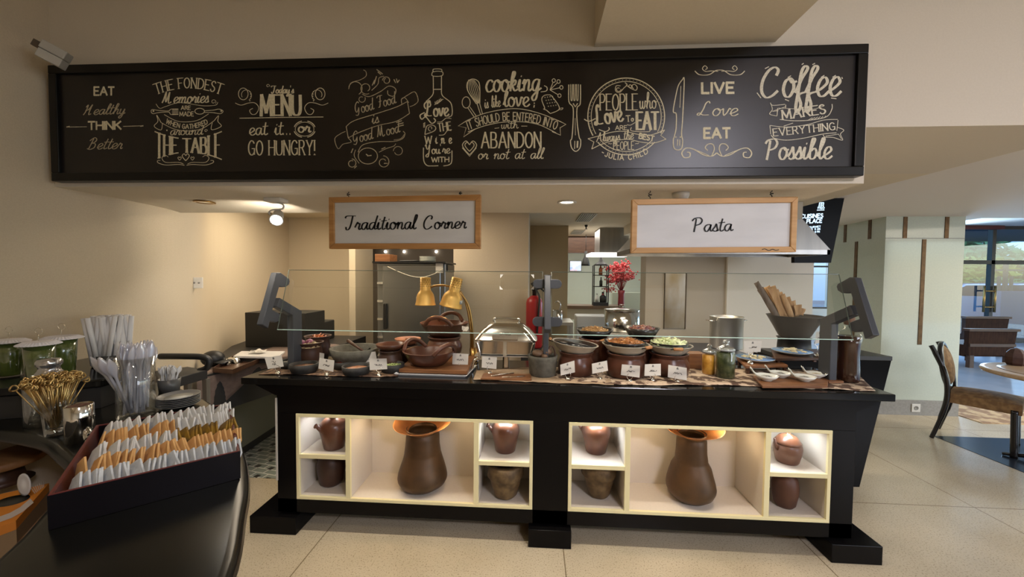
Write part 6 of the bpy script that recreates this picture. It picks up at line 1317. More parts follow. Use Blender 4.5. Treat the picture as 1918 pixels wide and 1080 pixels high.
ob = [p+(Vector((-.6, -1.6, 0))-p).normalized()*0 for p in outer]
def offs(pts, d):
    out = []
    for i, p in enumerate(pts):
        t = (pts[min(i+1, len(pts)-1)]-pts[max(i-1, 0)]).normalized(); out.append(p+Vector((-t.y, t.x, 0))*d)
    return out
fo = offs(outer, -.10)
mb = MB(); n = len(fo)
mb.add([(p.x+1, p.y+1, z) for p in fo for z in (.003, T-.046)], [(i*2, i*2+2, i*2+3, i*2+1) for i in range(n-1)], True).build('bar_front', M('bar_front_wood', (.36, .24, .13), .5, col2=(.30, .19, .10), scale=4, stretch=(5, 5, .6)), bar, thick=.02)
# lower shelf inside the bar
sh_pts = [(-2.0, -1.05), (-1.75, -1.02), (-1.30, -1.14), (-1.12, -1.26), (-.96, -1.47), (-.88, -1.64), (-2.0, -1.75)]
mb = MB(); mb.prism([(x+1, y+1) for x, y in sh_pts], .70, .72).build('inner_shelf', charcoal, bar)
fi = offs(inner[:36], .0)
# ---- tea box
C3 = [atz(*p, T+.066) for p in ((88, 930), (450, 845), (420, 757), (165, 800))]
o0 = Vector((C3[0].x, C3[0].y, 0)); ux = (C3[1]-C3[0]); ux.z = 0; LX_ = ux.length; ux.normalize(); uy = Vector((-ux.y, ux.x, 0)); LY_ = ((C3[3]-C3[0]).dot(uy)+(C3[2]-C3[1]).dot(uy))/2
rz_ = math.atan2(ux.y, ux.x)
tb = thing('tea_box', 'black tea box with red inner edges, packed with sachets', 'box', (o0.x, o0.y, T+.0008), rz_)
bk_m = M('tea_box_black', (.004, .003, .004), .4, spec=.2); rd_m = M('tea_box_red', (.13, .022, .018), .45)
HB = .066; t_ = .005
MB().box(0, LX_, 0, t_, 0, HB).box(0, LX_, LY_-t_, LY_, 0, HB).box(0, t_, t_, LY_-t_, 0, HB).box(LX_-t_, LX_, t_, LY_-t_, 0, HB).box(t_, LX_-t_, t_, LY_-t_, 0, .004).build('box_case', bk_m, tb)
e = .0045
MB().box(t_*.2, LX_-t_*.2, t_*.2, t_*1.05, HB-.001, HB+.0015).box(t_*.2, LX_-t_*.2, LY_-t_*1.05, LY_-t_*.2, HB-.001, HB+.0015).box(t_*.2, t_*1.05, t_, LY_-t_, HB-.001, HB+.0015).box(LX_-t_*1.05, LX_-t_*.2, t_, LY_-t_, HB-.001, HB+.0015).box(t_, t_+.0015, t_, LY_-t_, .004, HB).box(LX_-t_-.0015, LX_-t_, t_, LY_-t_, .004, HB).build('red_rim', rd_m, tb)
sach = {'white': M('sachet_white', (.76, .75, .72), .7, col2=(.62, .62, .60), scale=60), 'grey': M('sachet_grey', (.64, .65, .65), .7, col2=(.48, .50, .51), scale=60), 'orange': M('sachet_orange', (.72, .43, .17), .7, col2=(.62, .34, .12), scale=60), 'mustard': M('sachet_mustard', (.36, .20, .02), .6, col2=(.15, .09, .03), scale=45)}
protos = {}
def sachet(kind, wdt, h):
    k = (kind, round(wdt, 3))
    if k not in protos:
        mb = MB(); th = .0018; w2 = wdt/2
        prof = [(-w2, 0), (w2, 0), (w2, h*.74), (w2*.5, h*.92), (0, h*1.09), (-w2*.5, h*.90), (-w2, h*.74)]
        vs = [(-th, y, z) for y, z in prof]+[(th, y, z) for y, z in prof]+[(-th*2.4, 0, h*.5), (th*2.4, 0, h*.5)]; n = 7
        fs = [(i, (i+1) % n, 14) for i in range(n)]+[((i+1) % n+n, i+n, 15) for i in range(n)]+[(i, i+n, (i+1) % n+n, (i+1) % n) for i in range(n)]
        mb.add(vs, fs); o = mb.build('tea_sachet', sach[kind]); protos[k] = o; o['used'] = 0; return o, True
    return protos[k], False
rnd = random.Random(11)
rows = [(.115, [('grey', 0, 1)], 'front row of the tea box'), (.305, [('orange', 0, 1)], 'second row of the tea box'), (.50, [('white', 0, .56), ('mustard', .56, 1)], 'middle row of the tea box'), (.69, [('orange', 0, .52), ('white', .52, 1)], 'fourth row of the tea box'), (.88, [('white', 0, 1)], 'back row of the tea box')]
N = 31
for fy, parts_, where in rows:
    for i in range(N):
        u = (i+.5)/N; kind = [k for k, a, b in parts_ if a <= u < b or (b == 1 and u >= a)][0]
        src, first = sachet(kind, LY_*.152, .070)
        if first:
            o = src
            del o['used']
        else: o = src.copy(); COL.objects.link(o)
        lx = .010+u*(LX_-.024); ly = fy*LY_+rnd.uniform(-.003, .003)
        pos = o0+ux*lx+uy*ly; o.location = (pos.x, pos.y, T+.006+rnd.uniform(0, .004)+(.004 if fy > .6 else 0))
        o.rotation_euler = (rnd.uniform(-.05, .05), rnd.uniform(.16, .42), rz_+rnd.uniform(.12, .50))
        cn = {'grey': 'greyish white', 'white': 'white', 'orange': 'orange', 'mustard': 'mustard and brown'}[kind]
        tag(o, cn+' tea sachet standing in the '+where, 'tea sachet', cn+' sachets in the '+where)
# ---- glassware and canisters on the bar
bg_ = glass('bar_glass', (.95, .96, .96), .06)
clear = milky('clear_plastic', .30)
gold = M('gold_wire', (.62, .44, .18), .28, .9, col2=(.48, .32, .12), scale=40)
def tumbler(name, label, px, pb, W, ptop, z=T, mat=bg_, flare=1.0, group=None, cat='glass', yy=None, lo=.86):
    P = stand(px, pb, z+.0008, W*.9)
    if yy is not None: P = aty(px, pb, yy)
    R = rpx(W, P); H = zat(px, ptop, P); o = thing(name, label, cat, P, 0, group)
    MB().lathe(shell([(R*lo, 0), (R*(lo+.04), .004), (R*(.5+lo/2)*flare, H*.5), (R*flare, H)], .003), seg=36).build('glass_body', mat, o); return o, P, R, H
gc, P, R, H = tumbler('glass_tumbler', 'thick glass tumbler packed with gold stirrers', 103, 819, 66, 726, lo=.60)
MB().lathe([(R*.56, .0005), (R*.60, .018), (.0001, .02)], seg=30).build('glass_foot', glass('foot_glass', (.85, .85, .88), .30), gc)
# gold stirrers: knotted loop on a thin pick
st0 = MB().tube([(0, 0, 0), (0, 0, H*.98)], .0016, 6).tube([(.0085*math.cos(a), .003*math.sin(2*a), H*.98+.008+.0075*math.sin(a)) for a in [2*PI*k/10 for k in range(10)]], .0023, 6, True).build('gold_stirrer', gold)
for i in range(96):
    o = st0 if i == 0 else st0.copy()
    if i: COL.objects.link(o)
    a = rnd.random()*6.28; q = R*.36*math.sqrt(rnd.random()); ln = .06+.40*(q/(R*.36))**1.2*rnd.uniform(.7, 1.1)
    o.location = P+Vector((q*math.cos(a)*.8, q*math.sin(a)*.8, .022+rnd.uniform(0, .012))); o.rotation_euler = (-math.sin(a)*ln, math.cos(a)*ln, rnd.random()*6)
    tag(o, 'thin gold looped stirrer standing in the thick tumbler', 'stirrer', 'gold stirrers in the tumbler')
jr = P.copy(); jr = stand(96, 797, T+.0008, 95); o = thing('glass_canister', 'lidded glass canister behind the gold stirrers', 'canister', jr); R = rpx(108, jr); H = zat(107, 702, jr)
MB().lathe(shell([(R*.92, 0), (R, .006), (R, H*.85), (R*.75, H)], .003), seg=40).build('canister_body', bg_, o)
MB().lathe([(R*.52, H*1.0), (R*.54, H*1.05), (R*.44, H*1.10), (R*.40, H*1.17), (R*.50, H*1.22), (R*.50, H*1.29), (R*.42, H*1.34), (.0001, H*1.35)], seg=32).build('lid', M('lid_steel', (.60, .60, .62), .18, .9), o)
# chrome shaker and small cloche
P = stand(150, 831, T+.0008, 55); sk = thing('chrome_shaker', 'chrome cylinder shaker with brown powder on top', 'shaker', P); R = rpx(60, P); H = zat(150, 757, P)
MB().lathe([(R, 0), (R, H*.62), (R*1.02, H*.64), (R*1.02, H*.70), (R, H*.72), (R, H*.98), (R*.94, H), (R*.90, H-.004), (.0001, H-.004)], seg=40).build('shaker_body', chrome, sk)
f = MB().lathe([(R*.86, H-.0035), (R*.5, H-.001), (.0001, H-.001)], seg=30).build('brown_powder', food('cocoa', (.10, .045, .03), (.22, .12, .08), 90, .8)); f.location = P; tag(f, 'brown powder on top of the chrome shaker', 'powder', kind='stuff')
P = stand(168, 832, T+.0008, 60); P = P+ux*.012; R = rpx(48, P)
o = MB().lathe([(R, 0), (R*1.0, .003), (R*.94, R*.35), (R*.72, R*.62), (R*.36, R*.78), (.0001, R*.82)], seg=36).build('chrome_dome', chrome); o.location = P; tag(o, 'small chrome dome cover beside the tea box corner', 'cover')
# tall glass of clear plastic spoons
tg, P, R, H = tumbler('glass_cylinder', 'tall clear glass cylinder crammed with clear plastic spoons', 256, 784, 80, 668, lo=.93)
PS = P
def spoon_mesh(L, bw, nm, mat):
    mb = MB(); 
    def fn(u, v):
        s = (v-.5)*2; z = u*L*1.0
        if u < .68: w = .0028+.001*u
        else: t = (u-.68)/.32; w = bw*math.sin(PI*min(.5+.0, .08+t*.92)) if t < .5 else bw*math.cos(PI*(t-.5)*.98)
        if u >= .68: t = (u-.68)/.32; w = max(.0012, bw*math.sin(PI*(.06+t*.93)))
        return (s*w, -.004*(1-s*s)*(1 if u > .68 else .3), z)
    mb.grid(fn, 22, 5); return mb.build(nm, mat, thick=.0014)
s0 = spoon_mesh(H*1.10, .013, 'clear_spoon', clear)
for i in range(58):
    o = s0 if i == 0 else s0.copy()
    if i: COL.objects.link(o)
    a = rnd.random()*6.28; q = R*.62*math.sqrt(rnd.random()); ln = rnd.uniform(.02, .16)
    if i < 8: a = math.radians(195+rnd.uniform(-25, 25)); ln = rnd.uniform(.30, .52); q = R*.3
    sd = 1 if i < 30 else .97
    o.location = PS+Vector((q*math.cos(a), q*math.sin(a), .006+rnd.uniform(0, .012)+(.018 if i > 32 else 0)-(.0 if i >= 8 else 0))); o.rotation_euler = (-math.sin(a)*ln, math.cos(a)*ln, rnd.random()*6)
    tag(o, 'clear plastic spoon standing upright in the tall glass cylinder' if i >= 8 else 'clear plastic spoon leaning far out over the left rim', 'spoon', 'clear spoons in the glass cylinder' if i >= 8 else 'clear spoons leaning left')
# saucer stack, cup of white spoons
Ps = stand(333, 768, T+.0008, 84); Ps = stand(335, 771, T+.0008, 80)+uy*.02; R = rpx(86, Ps); por_g = M('saucer_grey', (.22, .22, .22), .3)
for i in range(6):
    o = thing('saucer', ('bottom', 'second', 'third', 'fourth', 'fifth', 'top')[i]+' grey rimmed saucer of the stack behind the tea box', 'saucer', Ps+Vector((0, 0, .0062*i)), 0, 'saucers stacked behind the tea box')
    MB().lathe(shell([(R*.55, 0), (R*.62, .001), (R*.96, .010), (R, .012)], .003), seg=40).build('saucer_body', por_g, o)
    if i == 5: MB().lathe([(R*.66, .0052), (.0001, .0054)], seg=36).build('white_centre', porc, o)
Pc = stand(316, 740, T+.0008, 40)+uy*.10+ux*.02; Rc = rpx(44, Pc); Hc = zat(316, 722, Pc)
Pc = atz(316, 738, T+.0008)+uy*.05; k = hpx(1, Pc); oc = thing('spoon_cup', 'short dark cup holding white plastic spoons', 'cup', Pc); MB().lathe(shell([(k*15, 0), (k*17, k*24)], .003), seg=28).build('cup_body', M('smoke_plastic', (.10, .10, .10), .3), oc)
w0 = spoon_mesh(k*46, .010, 'white_spoon', M('white_plastic', (.66, .65, .64), .4))
for i in range(22):
    o = w0 if i == 0 else w0.copy()
    if i: COL.objects.link(o)
    a = rnd.random()*6.28; q = k*10*math.sqrt(rnd.random()); ln = rnd.uniform(.02, .30)
    o.location = Pc+Vector((q*math.cos(a), q*math.sin(a), .004)); o.rotation_euler = (-math.sin(a)*ln, math.cos(a)*ln, rnd.random()*6); tag(o, 'white plastic spoon standing in the short dark cup', 'spoon', 'white spoons in the dark cup')
# raised ledge with drinks and straws
rail = thing('raised_ledge', 'stepped black raised ledge at the left end of the tea bar', 'ledge', (-1.78, -.72, T+.001))
ZL = 1.108
def lb(x0, x1, y0, y1, z0, z1): return MB().box(x0+1.78, x1+1.78, y0+.72, y1+.72, z0-T-.001, z1-T-.001)
lp = [(-1.995, -1.02), (-1.70, -.90), (-1.56, -.80), (-1.60, -.62), (-1.70, -.52), (-1.995, -.45)]
MB().prism([(x+1.78, y+.72) for x, y in lp], 0, ZL-.03-T-.001).build('ledge_body', charcoal, rail); MB().prism([((x+1.78)*1.0+(.015 if x > -1.9 else 0), (y+.72)*1.06) for x, y in lp], ZL-.03-T-.001, ZL-T-.001).build('ledge_top', blk2, rail, bevel=.006)
plate_w = M('paper_plate', (.70, .68, .72), .7); grn = M('green_drink', (.12, .16, .03), .25, col2=(.07, .10, .018), scale=14, stretch=(1, 1, 2))
for i, (px, pyt, ppx, lab) in enumerate(((20, 637, 62, 'leftmost glass of green drink, cut by the picture edge'), (75, 641.5, 64, 'front glass of green drink under a paper plate lid'), (118, 630.5, 62, 'right rear glass of green drink under a paper plate lid'))):
    yy = (-.80, -.88, -.76)[i]; P = aty(px, 700, yy); P.z = ZL+.0015; Hg = aty(px, pyt+3, yy).z-P.z; R = rpx(ppx, P)
    o = thing('drink_glass', lab, 'glass', P, 0, 'glasses of green drink')
    MB().lathe(shell([(R*.78, 0), (R*.82, .004), (R*.95, Hg*.6), (R*1.02, Hg)], .0025), seg=36).build('glass_body', bg_, o)
    f = MB().lathe([(R*.73, .004), (R*.78, .008), (R*.925, Hg*.6), (R*.985, Hg*.97), (.0001, Hg*.97)], seg=32).build('green_drink', grn); f.location = P; tag(f, 'cloudy green drink in the '+('leftmost', 'front', 'right rear')[i]+' covered glass', 'drink', kind='stuff')
    lid = thing('paper_plate_lid', 'white fluted paper plate upside down on the '+('leftmost', 'front', 'right rear')[i]+' green drink', 'paper plate', P+Vector((0, 0, Hg+.0005)), 0, 'paper plates on the drinks')
    Rp = R*1.42; m = MB(); seg = 72; vs = []; 
    prof = [(.0001, .0085), (Rp*.66, .0085), (Rp*.72, .0075), (Rp*.98, .0005), (Rp, -.0015)]
    for j, (r, z) in enumerate(prof):
        for q in range(seg): a = 2*PI*q/seg; rr = r*(1+(.012 if j >= 3 and q % 2 else 0)); vs.append((rr*math.cos(a), rr*math.sin(a), z+(.0012 if j >= 2 and q % 2 else 0)))
    m.add(vs, [(j*seg+q, j*seg+(q+1) % seg, (j+1)*seg+(q+1) % seg, (j+1)*seg+q) for j in range(len(prof)-1) for q in range(seg)]); m.build('plate_body', plate_w, lid, thick=.0012)
    rg = MB().tube([(.014*math.cos(a), 0, Hg+.045+.011*math.sin(a)) for a in [2*PI*q/20 for q in range(20)]], .0009, 6, True).tube([(-.002, 0, Hg+.034), (-.001, 0, Hg+.012)], .0012, 6).build('ring_pick', glass('pick_plastic', (.85, .8, .7), .25)); rg.location = P; tag(rg, 'thin clear ring topped pick above the '+('leftmost', 'front', 'right rear')[i]+' paper plate', 'pick', 'ring picks over the drinks')
yy = -.62; P = aty(212, 690, yy); P.z = ZL+.0015 if P.x < -1.62 else T+.001
P = Vector((-1.655, -.60, ZL+.0015)); 
Pq = aty(211, 680, -.60); P.x = Pq.x; R = rpx(96, P); H = aty(213, 592, P.y).z-P.z
shd = thing('straw_holder', 'dark round holder packed with paper wrapped straws', 'holder', P); MB().lathe(shell([(R*.80, 0), (R*.85, H*.22)], .003), seg=32).build('holder_body', M('smoke_holder', (.06, .06, .06), .25), shd)
w0 = MB().tube([(0, 0, 0), (0, 0, H*.97)], .0086, 8, flat=.8).build('wrapped_straw', M('straw_paper', (.78, .77, .77), .7, col2=(.66, .65, .66), scale=30, stretch=(6, 6, .4)))
for i in range(62):
    o = w0 if i == 0 else w0.copy()
    if i: COL.objects.link(o)
    a = 2*PI*i*.618; q = R*.78*math.sqrt((i+.5)/62); ln = .14*q/(R*.78)
    o.location = P+Vector((q*math.cos(a), q*math.sin(a), .005+rnd.uniform(0, .006))); o.rotation_euler = (-math.sin(a)*ln, math.cos(a)*ln, rnd.random()*6); tag(o, 'white paper wrapped straw in the dark round holder', 'straw', 'wrapped straws in the holder')
# black tray trolley edge behind the saucers
P = [atz(*p, .965) for p in ((300, 726), (386, 697), (384, 690), (300, 694))]
c = Vector((-1.80, -.05, 0))
tz = .985; q4 = [atz(*p, tz) for p in ((300, 716), (389, 692), (352, 686), (290, 694))]; c = sum(q4, Vector())/4
tw2 = thing('serving_trolley', 'black serving trolley with tubular push handle beside the tea bar', 'trolley', (c.x, c.y, .003))
for p in q4: pass
L = [(p.x-c.x, p.y-c.y) for p in q4]
MB().prism(L, tz-.05, tz-.003).build('trolley_tray', charcoal, tw2, bevel=.004)
mt_ = M('trolley_metal', (.22, .20, .17), .4, .6)
mb = MB()
for (x, y) in L: MB().box(x*.94-.012, x*.94+.012, y*.94-.012, y*.94+.012, 0, tz-.05).build('leg', mt_, tw2)
yy = c.y+.06
hp = [aty(*p, yy)-Vector((c.x, c.y, .003)) for p in ((300, 667), (340, 667), (376, 668), (391, 674), (388, 688), (374, 694))]
MB().tube(crv(hp, 6), .016, 10).build('push_handle', black_pl, tw2)
# things on the inner shelf: orange carton, round wooden board
ZI = .7205
q4 = [atz(*p, ZI+.10) for p in ((-40, 1002), (38, 975), (93, 906), (0, 928))]
q4 = [atz(*p, ZI+.10) for p in ((-30, 997), (30, 975), (92, 905), (-20, 930))]
c = sum(q4, Vector())/4; ox = thing('orange_carton', 'orange printed cardboard carton with cut out hole on the shelf inside the bar', 'carton', (c.x, c.y, ZI+.001))
L = [(p.x-c.x, p.y-c.y) for p in q4]
MB().prism(L, 0, .075).build('carton_base', M('carton_brown', (.30, .19, .09), .8), ox); MB().prism(L, .0755, .10).build('carton_lid', M('carton_orange', (.75, .27, .035), .6, col2=(.70, .23, .03), scale=10), ox)
hc = (atz(22, 938, ZI+.10)-c); m = MB().lathe([(.034, .1005), (.0001, .1006)], (hc.x, hc.y, 0), 28, sx=1.15, sy=.9).build('round_hole', M('carton_inside', (.05, .045, .03), .8), ox)
f0 = atz(46, 930, ZI+.1)-c; MB().grid(lambda u, v: (f0.x+.022*math.cos(2*PI*u)*math.sqrt(v)*1.0, f0.y, .102+.034+.034*math.sin(2*PI*u)*math.sqrt(v)), 18, 4, closeu=True).build('carton_flap', M('carton_white', (.62, .60, .58), .7), ox, thick=.002)
pn = Pen(lambda px, py, lift=0: ((lambda v: (v.x-c.x, v.y-c.y, .1008+lift))(atz(px, py, ZI+.10)))); 
for k in range(7): pn.line((58+k*4, 914-k*2.0), (66+k*2.6, 925-k*2.0), w=1.6)
pn.seg([(-5, 975), (20, 966), (40, 955), (60, 938)], 10)
pn.mb.build('carton_print', M('carton_print', (.60, .52, .46), .7), ox, fix=False)
a_, b_ = Vector((*L[0], 0)), Vector((*L[1], 0))
P = atz(0, 868, .80); wb = MB().lathe([(.11, 0), (.115, .004), (.115, .022), (.11, .026), (.0001, .026)], seg=40).build('round_wooden_board', oak_lt); wb.location = (P.x-.03, P.y+.02, .79); tag(wb, 'round pale wooden board on a stand at the far left edge', 'board')
wd = MB().lathe([(.08, 0), (.06, .01), (.05, .06), (.06, .0675), (.0001, .0675)], seg=28).build('board_stand', wood_dk); wd.location = (P.x-.03, P.y+.02, ZI+.001); tag(wd, 'dark stand under the round wooden board', 'stand')
# ------------------------------------------------------------------ lounge on the right
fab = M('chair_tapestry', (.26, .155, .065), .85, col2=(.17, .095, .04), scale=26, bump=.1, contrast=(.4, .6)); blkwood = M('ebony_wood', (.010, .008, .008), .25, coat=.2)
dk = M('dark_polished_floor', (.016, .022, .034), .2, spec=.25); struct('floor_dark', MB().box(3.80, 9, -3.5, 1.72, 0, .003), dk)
rugm = M('patterned_carpet', (.30, .17, .08), .9, col2=(.55, .38, .20), scale=9, contrast=(.45, .55)); r = MB().box(4.65, 6.0, 2.1, 2.7, .0005, .006).build('carpet', rugm); tag(r, 'patterned brown carpet strip beyond the glass column', 'carpet')
struct('floor_hall', MB().box(5.2, 16, 2.75, 7.5, 0, .004), M('hall_marble', (.40, .46, .56), .12, col2=(.34, .40, .50), scale=3))
# dining chair, seen from its left side
ch = thing('dining_chair', 'dark framed dining chair with padded oval back and patterned seat', 'chair', (3.90, 1.50, .0), 0)
ch.rotation_euler = (0, 0, math.radians(0)); ch.location.z = .0
LN, RN = Vector((3.745, 1.68, 0)), Vector((4.045, 1.92, 0))       # rear feet
LF, RF = LN+Vector((.62, -.78, 0))*.47+Vector((-.02, -.015, 0)), RN+Vector((.62, -.78, 0))*.47+Vector((.02, .015, 0))
B0 = Vector((3.90, 1.50, 0)); l = lambda v: v-B0
def leg(pts, r): return MB().tube(crv([l(p) for p in pts], 6), r, 8)
zf = .004
for N_, s in ((LN, 1), (RN, -1)):
    ff = Vector((.62, -.78, 0)); up = [N_+Vector((0, 0, .002)), N_+ff*.055+Vector((0, 0, .22)), N_+ff*.085+Vector((0, 0, .42)), N_+ff*.065+Vector((0, 0, .62)), N_+ff*.0+Vector((0, 0, .80)), N_-ff*.03+Vector((0, 0, .87))]
    leg(up, [.016]*6+[.020]*19+[.018]*6).build('rear_leg', blkwood, ch)
for F_ in (LF, RF): leg([F_+Vector((0, 0, zf)), F_+Vector((0, .005, .2)), F_+Vector((0, .01, .40))], .022).build('front_leg', blkwood, ch)
S4 = [LN+ff*.09, RN+ff*.09, RF+ff*.03, LF+ff*.03]
def seatf(u, v):
    a = S4[0].lerp(S4[1], u); b = S4[3].lerp(S4[2], u); return a.lerp(b, v)
mb = MB(); n = 10
top = lambda u, v: l(seatf(u, v))+Vector((0, 0, .45+.035*math.sin(PI*min(max(u, .0), 1))**.5*math.sin(PI*min(max(v, .0), 1))**.5))
bot = lambda u, v: l(seatf(u, v))+Vector((0, 0, .365))
mb.grid(top, n, n).grid(bot, n, n)
for e in ((0, None), (1, None), (None, 0), (None, 1)):
    fn = (lambda u, v, e=e: (bot(e[0], u).lerp(top(e[0], u), v) if e[0] is not None else bot(u, e[1]).lerp(top(u, e[1]), v)))
    mb.grid(fn, n, 3)
mb.build('seat_cushion', fab, ch)
def backf(d):
    def fn(u, v):
        a = 2*PI*u; q = v; c0 = l(LN.lerp(RN, .5)+ff*.05+Vector((0, 0, .68))); ax = (RN-LN).normalized()
        x = .175*q*math.cos(a); z = .185*q*math.sin(a); off = d*(1-q*q)**.5*.05
        nrm = ff; return c0+ax*x+Vector((0, 0, z))+nrm*off+nrm*(-.03*(z/.18))
    return fn
MB().grid(backf(1), 28, 7, closeu=True).grid(backf(-.6), 28, 7, closeu=True).build('back_pad', fab, ch)
c0 = l(LN.lerp(RN, .5)+ff*.045+Vector((0, 0, .68))); ax = (RN-LN).normalized(); nrm = Vector((ax.y, -ax.x, 0))
MB().tube([c0+ax*.19*math.cos(a)+Vector((0, 0, .20*math.sin(a)))+nrm*(-.03*math.sin(a)) for a in [2*PI*i/32 for i in range(32)]], .020, 8, True).build('back_frame', blkwood, ch)
MB().tube([l(LN+ff*.085+Vector((0, 0, .40))), l(RN+ff*.085+Vector((0, 0, .40)))], .018, 8).build('rear_rail', blkwood, ch)
# round table with napkin cone
tc_ = Vector((4.22, 1.12, 0)); rt = thing('round_table', 'round pale wood dining table at the right edge', 'table', (tc_.x, tc_.y, .0035))
tw_ = M('table_maple', (.46, .33, .20), .3, col2=(.38, .26, .15), scale=5, stretch=(1, 6, 1)); R = .478
MB().lathe([(R*.90, .705), (R*.985, .715), (R, .728), (R*.985, .742), (R*.93, .7465), (.0001, .7465)], seg=64).build('tabletop', tw_, rt)
MB().lathe([(R*.80, .7468), (R*.74, .7474), (.0001, .7474)], seg=56).build('table_inlay', M('table_inlay', (.30, .21, .13), .35), rt)
MB().lathe([(.05, .03), (.035, .06), (.035, .66), (.09, .704), (.0001, .704)], seg=24).build('pedestal', blkwood, rt)
for i in range(4): a = PI/4+i*PI/2; MB().tube([(.03*math.cos(a), .03*math.sin(a), .05), (.2*math.cos(a), .2*math.sin(a), .035), (.33*math.cos(a), .33*math.sin(a), .012)], [.022, .018, .012], 8).build('foot', blkwood, rt)
v = atz(1902, 683, .7515); nc = MB().lathe([(.052, 0), (.064, .02), (.066, .07), (.058, .105), (.035, .135), (.0001, .150)], seg=7, smooth=False).build('folded_napkin', M('brown_leather', (.045, .018, .012), .6, col2=(.07, .03, .02), scale=20)); nc.location = (v.x, v.y+.0, .7515); tag(nc, 'dark brown folded napkin cone on the round table', 'napkin')
# settees by the window
def settee(label, x, y, rz, w, h):
    t = thing('settee', label, 'settee', (x, y, .0045), rz, 'dark settees by the window')
    wv = M('woven_leather', (.030, .012, .007), .75, spec=.2, col2=(.055, .024, .012), scale=30, stretch=(1, 1, .25))
    MB().prism([(-w/2, .21), (w/2, .21), (w/2+.06, h), (-w/2-.01, h)], 0, .07, 'y').build('back_panel', wv, t)
    MB().prism([(-w/2-.03, h), (w/2+.09, h), (w/2+.09, h+.04), (-w/2-.02, h+.04)], -.02, .09, 'y').build('top_rail', wood_dk, t); MB().box(-w/2, w/2+.03, -.015, .08, .36, .41).build('middle_rail', wood_dk, t)
    MB().box(-w/2, w/2, .07, .62, .18, .38).build('seat', wv, t)
    for sx in (-1, 1):
        for yy in (.03, .56): MB().box(sx*(w/2-.06)-.035, sx*(w/2-.06)+.035, yy-.03, yy+.03, 0, .21).build('leg', wood_dk, t)
v0 = atz(1803, 690, 0); v1 = atz(1880, 668, 0)
settee('dark woven settee nearest the glass column, seen from behind', 7.66, 4.72, math.radians(3.4), .74, .62)
settee('second dark woven settee further towards the window', 9.1, 6.1, math.radians(3), .80, .70)
# window wall and what stands outside
frm = M('window_frame_black', (.012, .014, .018), .4); wg = glass('window_glass', (.46, .74, 1.0), .03)
wy = 7.6
mb = MB()
for x in (7.6, 9.2, 10.81, 12.6, 16.0): mb.box(x-.04, x+.04, wy-.05, wy+.05, 0, 2.75)
for z in (.06, 1.90, 2.72): mb.box(7.6, 16.0, wy-.05, wy+.05, z-.045, z+.045)
struct('window_1', mb, frm); struct('window_2', MB().add([(7.6, wy, .05), (16, wy, .05), (16, wy, 2.72), (7.6, wy, 2.72)], [(0, 1, 2, 3)]), wg)
struct('wall_window_left', MB().box(4.0, 6.05, 7.5, 7.7, 0, 2.75).box(7.15, 7.6, 7.5, 7.7, 0, 2.75).box(6.05, 7.15, 7.5, 7.7, 0, .75).box(6.05, 7.15, 7.5, 7.7, 2.45, 2.75), plaster_w)
struct('trim_4', MB().box(9.6, 10.85, 7.40, 7.5, 2.66, 2.74), M('maroon_valance', (.10, .02, .02), .6))
struct('ground_outside', MB().box(2.0, 30, 7.7, 34, -.15, -.01), M('asphalt', (.10, .13, .17), .8))
struct('wall_garden', MB().box(4, 36, 24, 24.3, 0, 9), M('outside_wall_blue', (.36, .46, .55), .8))
leaf = M('garden_leaves', (.035, .10, .05), .6, col2=(.10, .22, .08), scale=2); leaf3 = M('pale_leaves', (.12, .30, .10), .6, col2=(.28, .48, .22), scale=3); leaf2 = M('yellow_leaves', (.28, .36, .04), .6, col2=(.45, .50, .12), scale=3); trunk = M('garden_trunk', (.05, .035, .025), .8)
def bush(label, x, y, r, h, mat, n, seed, name='garden_bush', z0=.35):
    rr = random.Random(seed); t = thing(name, label, 'shrub', (x, y, -.01)); m = MB()
    for i in range(n):
        a, b = rr.random()*6.28, rr.uniform(-1, 1); q = rr.random()**.33; c = Vector((r*q*math.cos(a)*math.sqrt(1-b*b), r*q*math.sin(a)*math.sqrt(1-b*b), z0+(h-z0)/2+(h-z0)/2*q*b)); s = r*rr.uniform(.06, .14)
        d = Vector((rr.gauss(0, 1), rr.gauss(0, 1), rr.gauss(0, .6))).normalized()*s*1.6; e = d.cross(Vector((rr.gauss(0, 1), rr.gauss(0, 1), rr.gauss(0, 1)))).normalized()*s*.6
        m.add([c-d, c+e, c+d, c-e], [(0, 1, 2, 3)])
    f = m.build('foliage', mat, t, fix=False); f['kind'] = 'stuff'; MB().tube([(0, 0, 0), (.05, 0, h*.3), (-.03, .03, h*.6)], [.09, .07, .03], 8).build('trunk', trunk, t)
for i, (x, y, r, h, mt, n, lab, zz) in enumerate(((15.3, 12.6, .75, 2.1, leaf2, 500, 'yellow green low shrub outside the window beside the column', 1.35), (16.9, 13.4, .9, 2.35, leaf2, 700, 'brighter yellow green shrub outside further to the right', 1.4), (15.9, 12.2, .7, 1.6, leaf3, 500, 'pale green shrub standing in front of the yellow ones', .8), (18.9, 16.0, 1.5, 4.4, leaf, 1300, 'tall dark green tree outside the window', 1.2), (21.6, 16.6, 1.3, 2.9, leaf, 900, 'second dark green tree outside to the right', .6), (17.4, 14.4, 1.3, 1.9, leaf, 900, 'dark green bush outside below the yellow shrubs', .2), (18.6, 14.2, .9, 1.6, leaf3, 500, 'pale green bush outside at the right edge', .5))):
    bush(lab, x, y, r, h, mt, n, 30+i, z0=zz)
can = thing('canopy', 'dark flat canopy roof outside above the window', 'canopy', (15.5, 11.5, 2.9)); MB().box(-4, 5, -2.5, 1.5, 0, .25).build('canopy_roof', M('canopy_dark', (.05, .07, .10), .7), can)
for x in (-3.9, 4.9): MB().box(x-.08, x+.08, 1.2, 1.36, -2.91, 0).build('canopy_post', M('canopy_dark', (.05, .07, .10), .7), can)
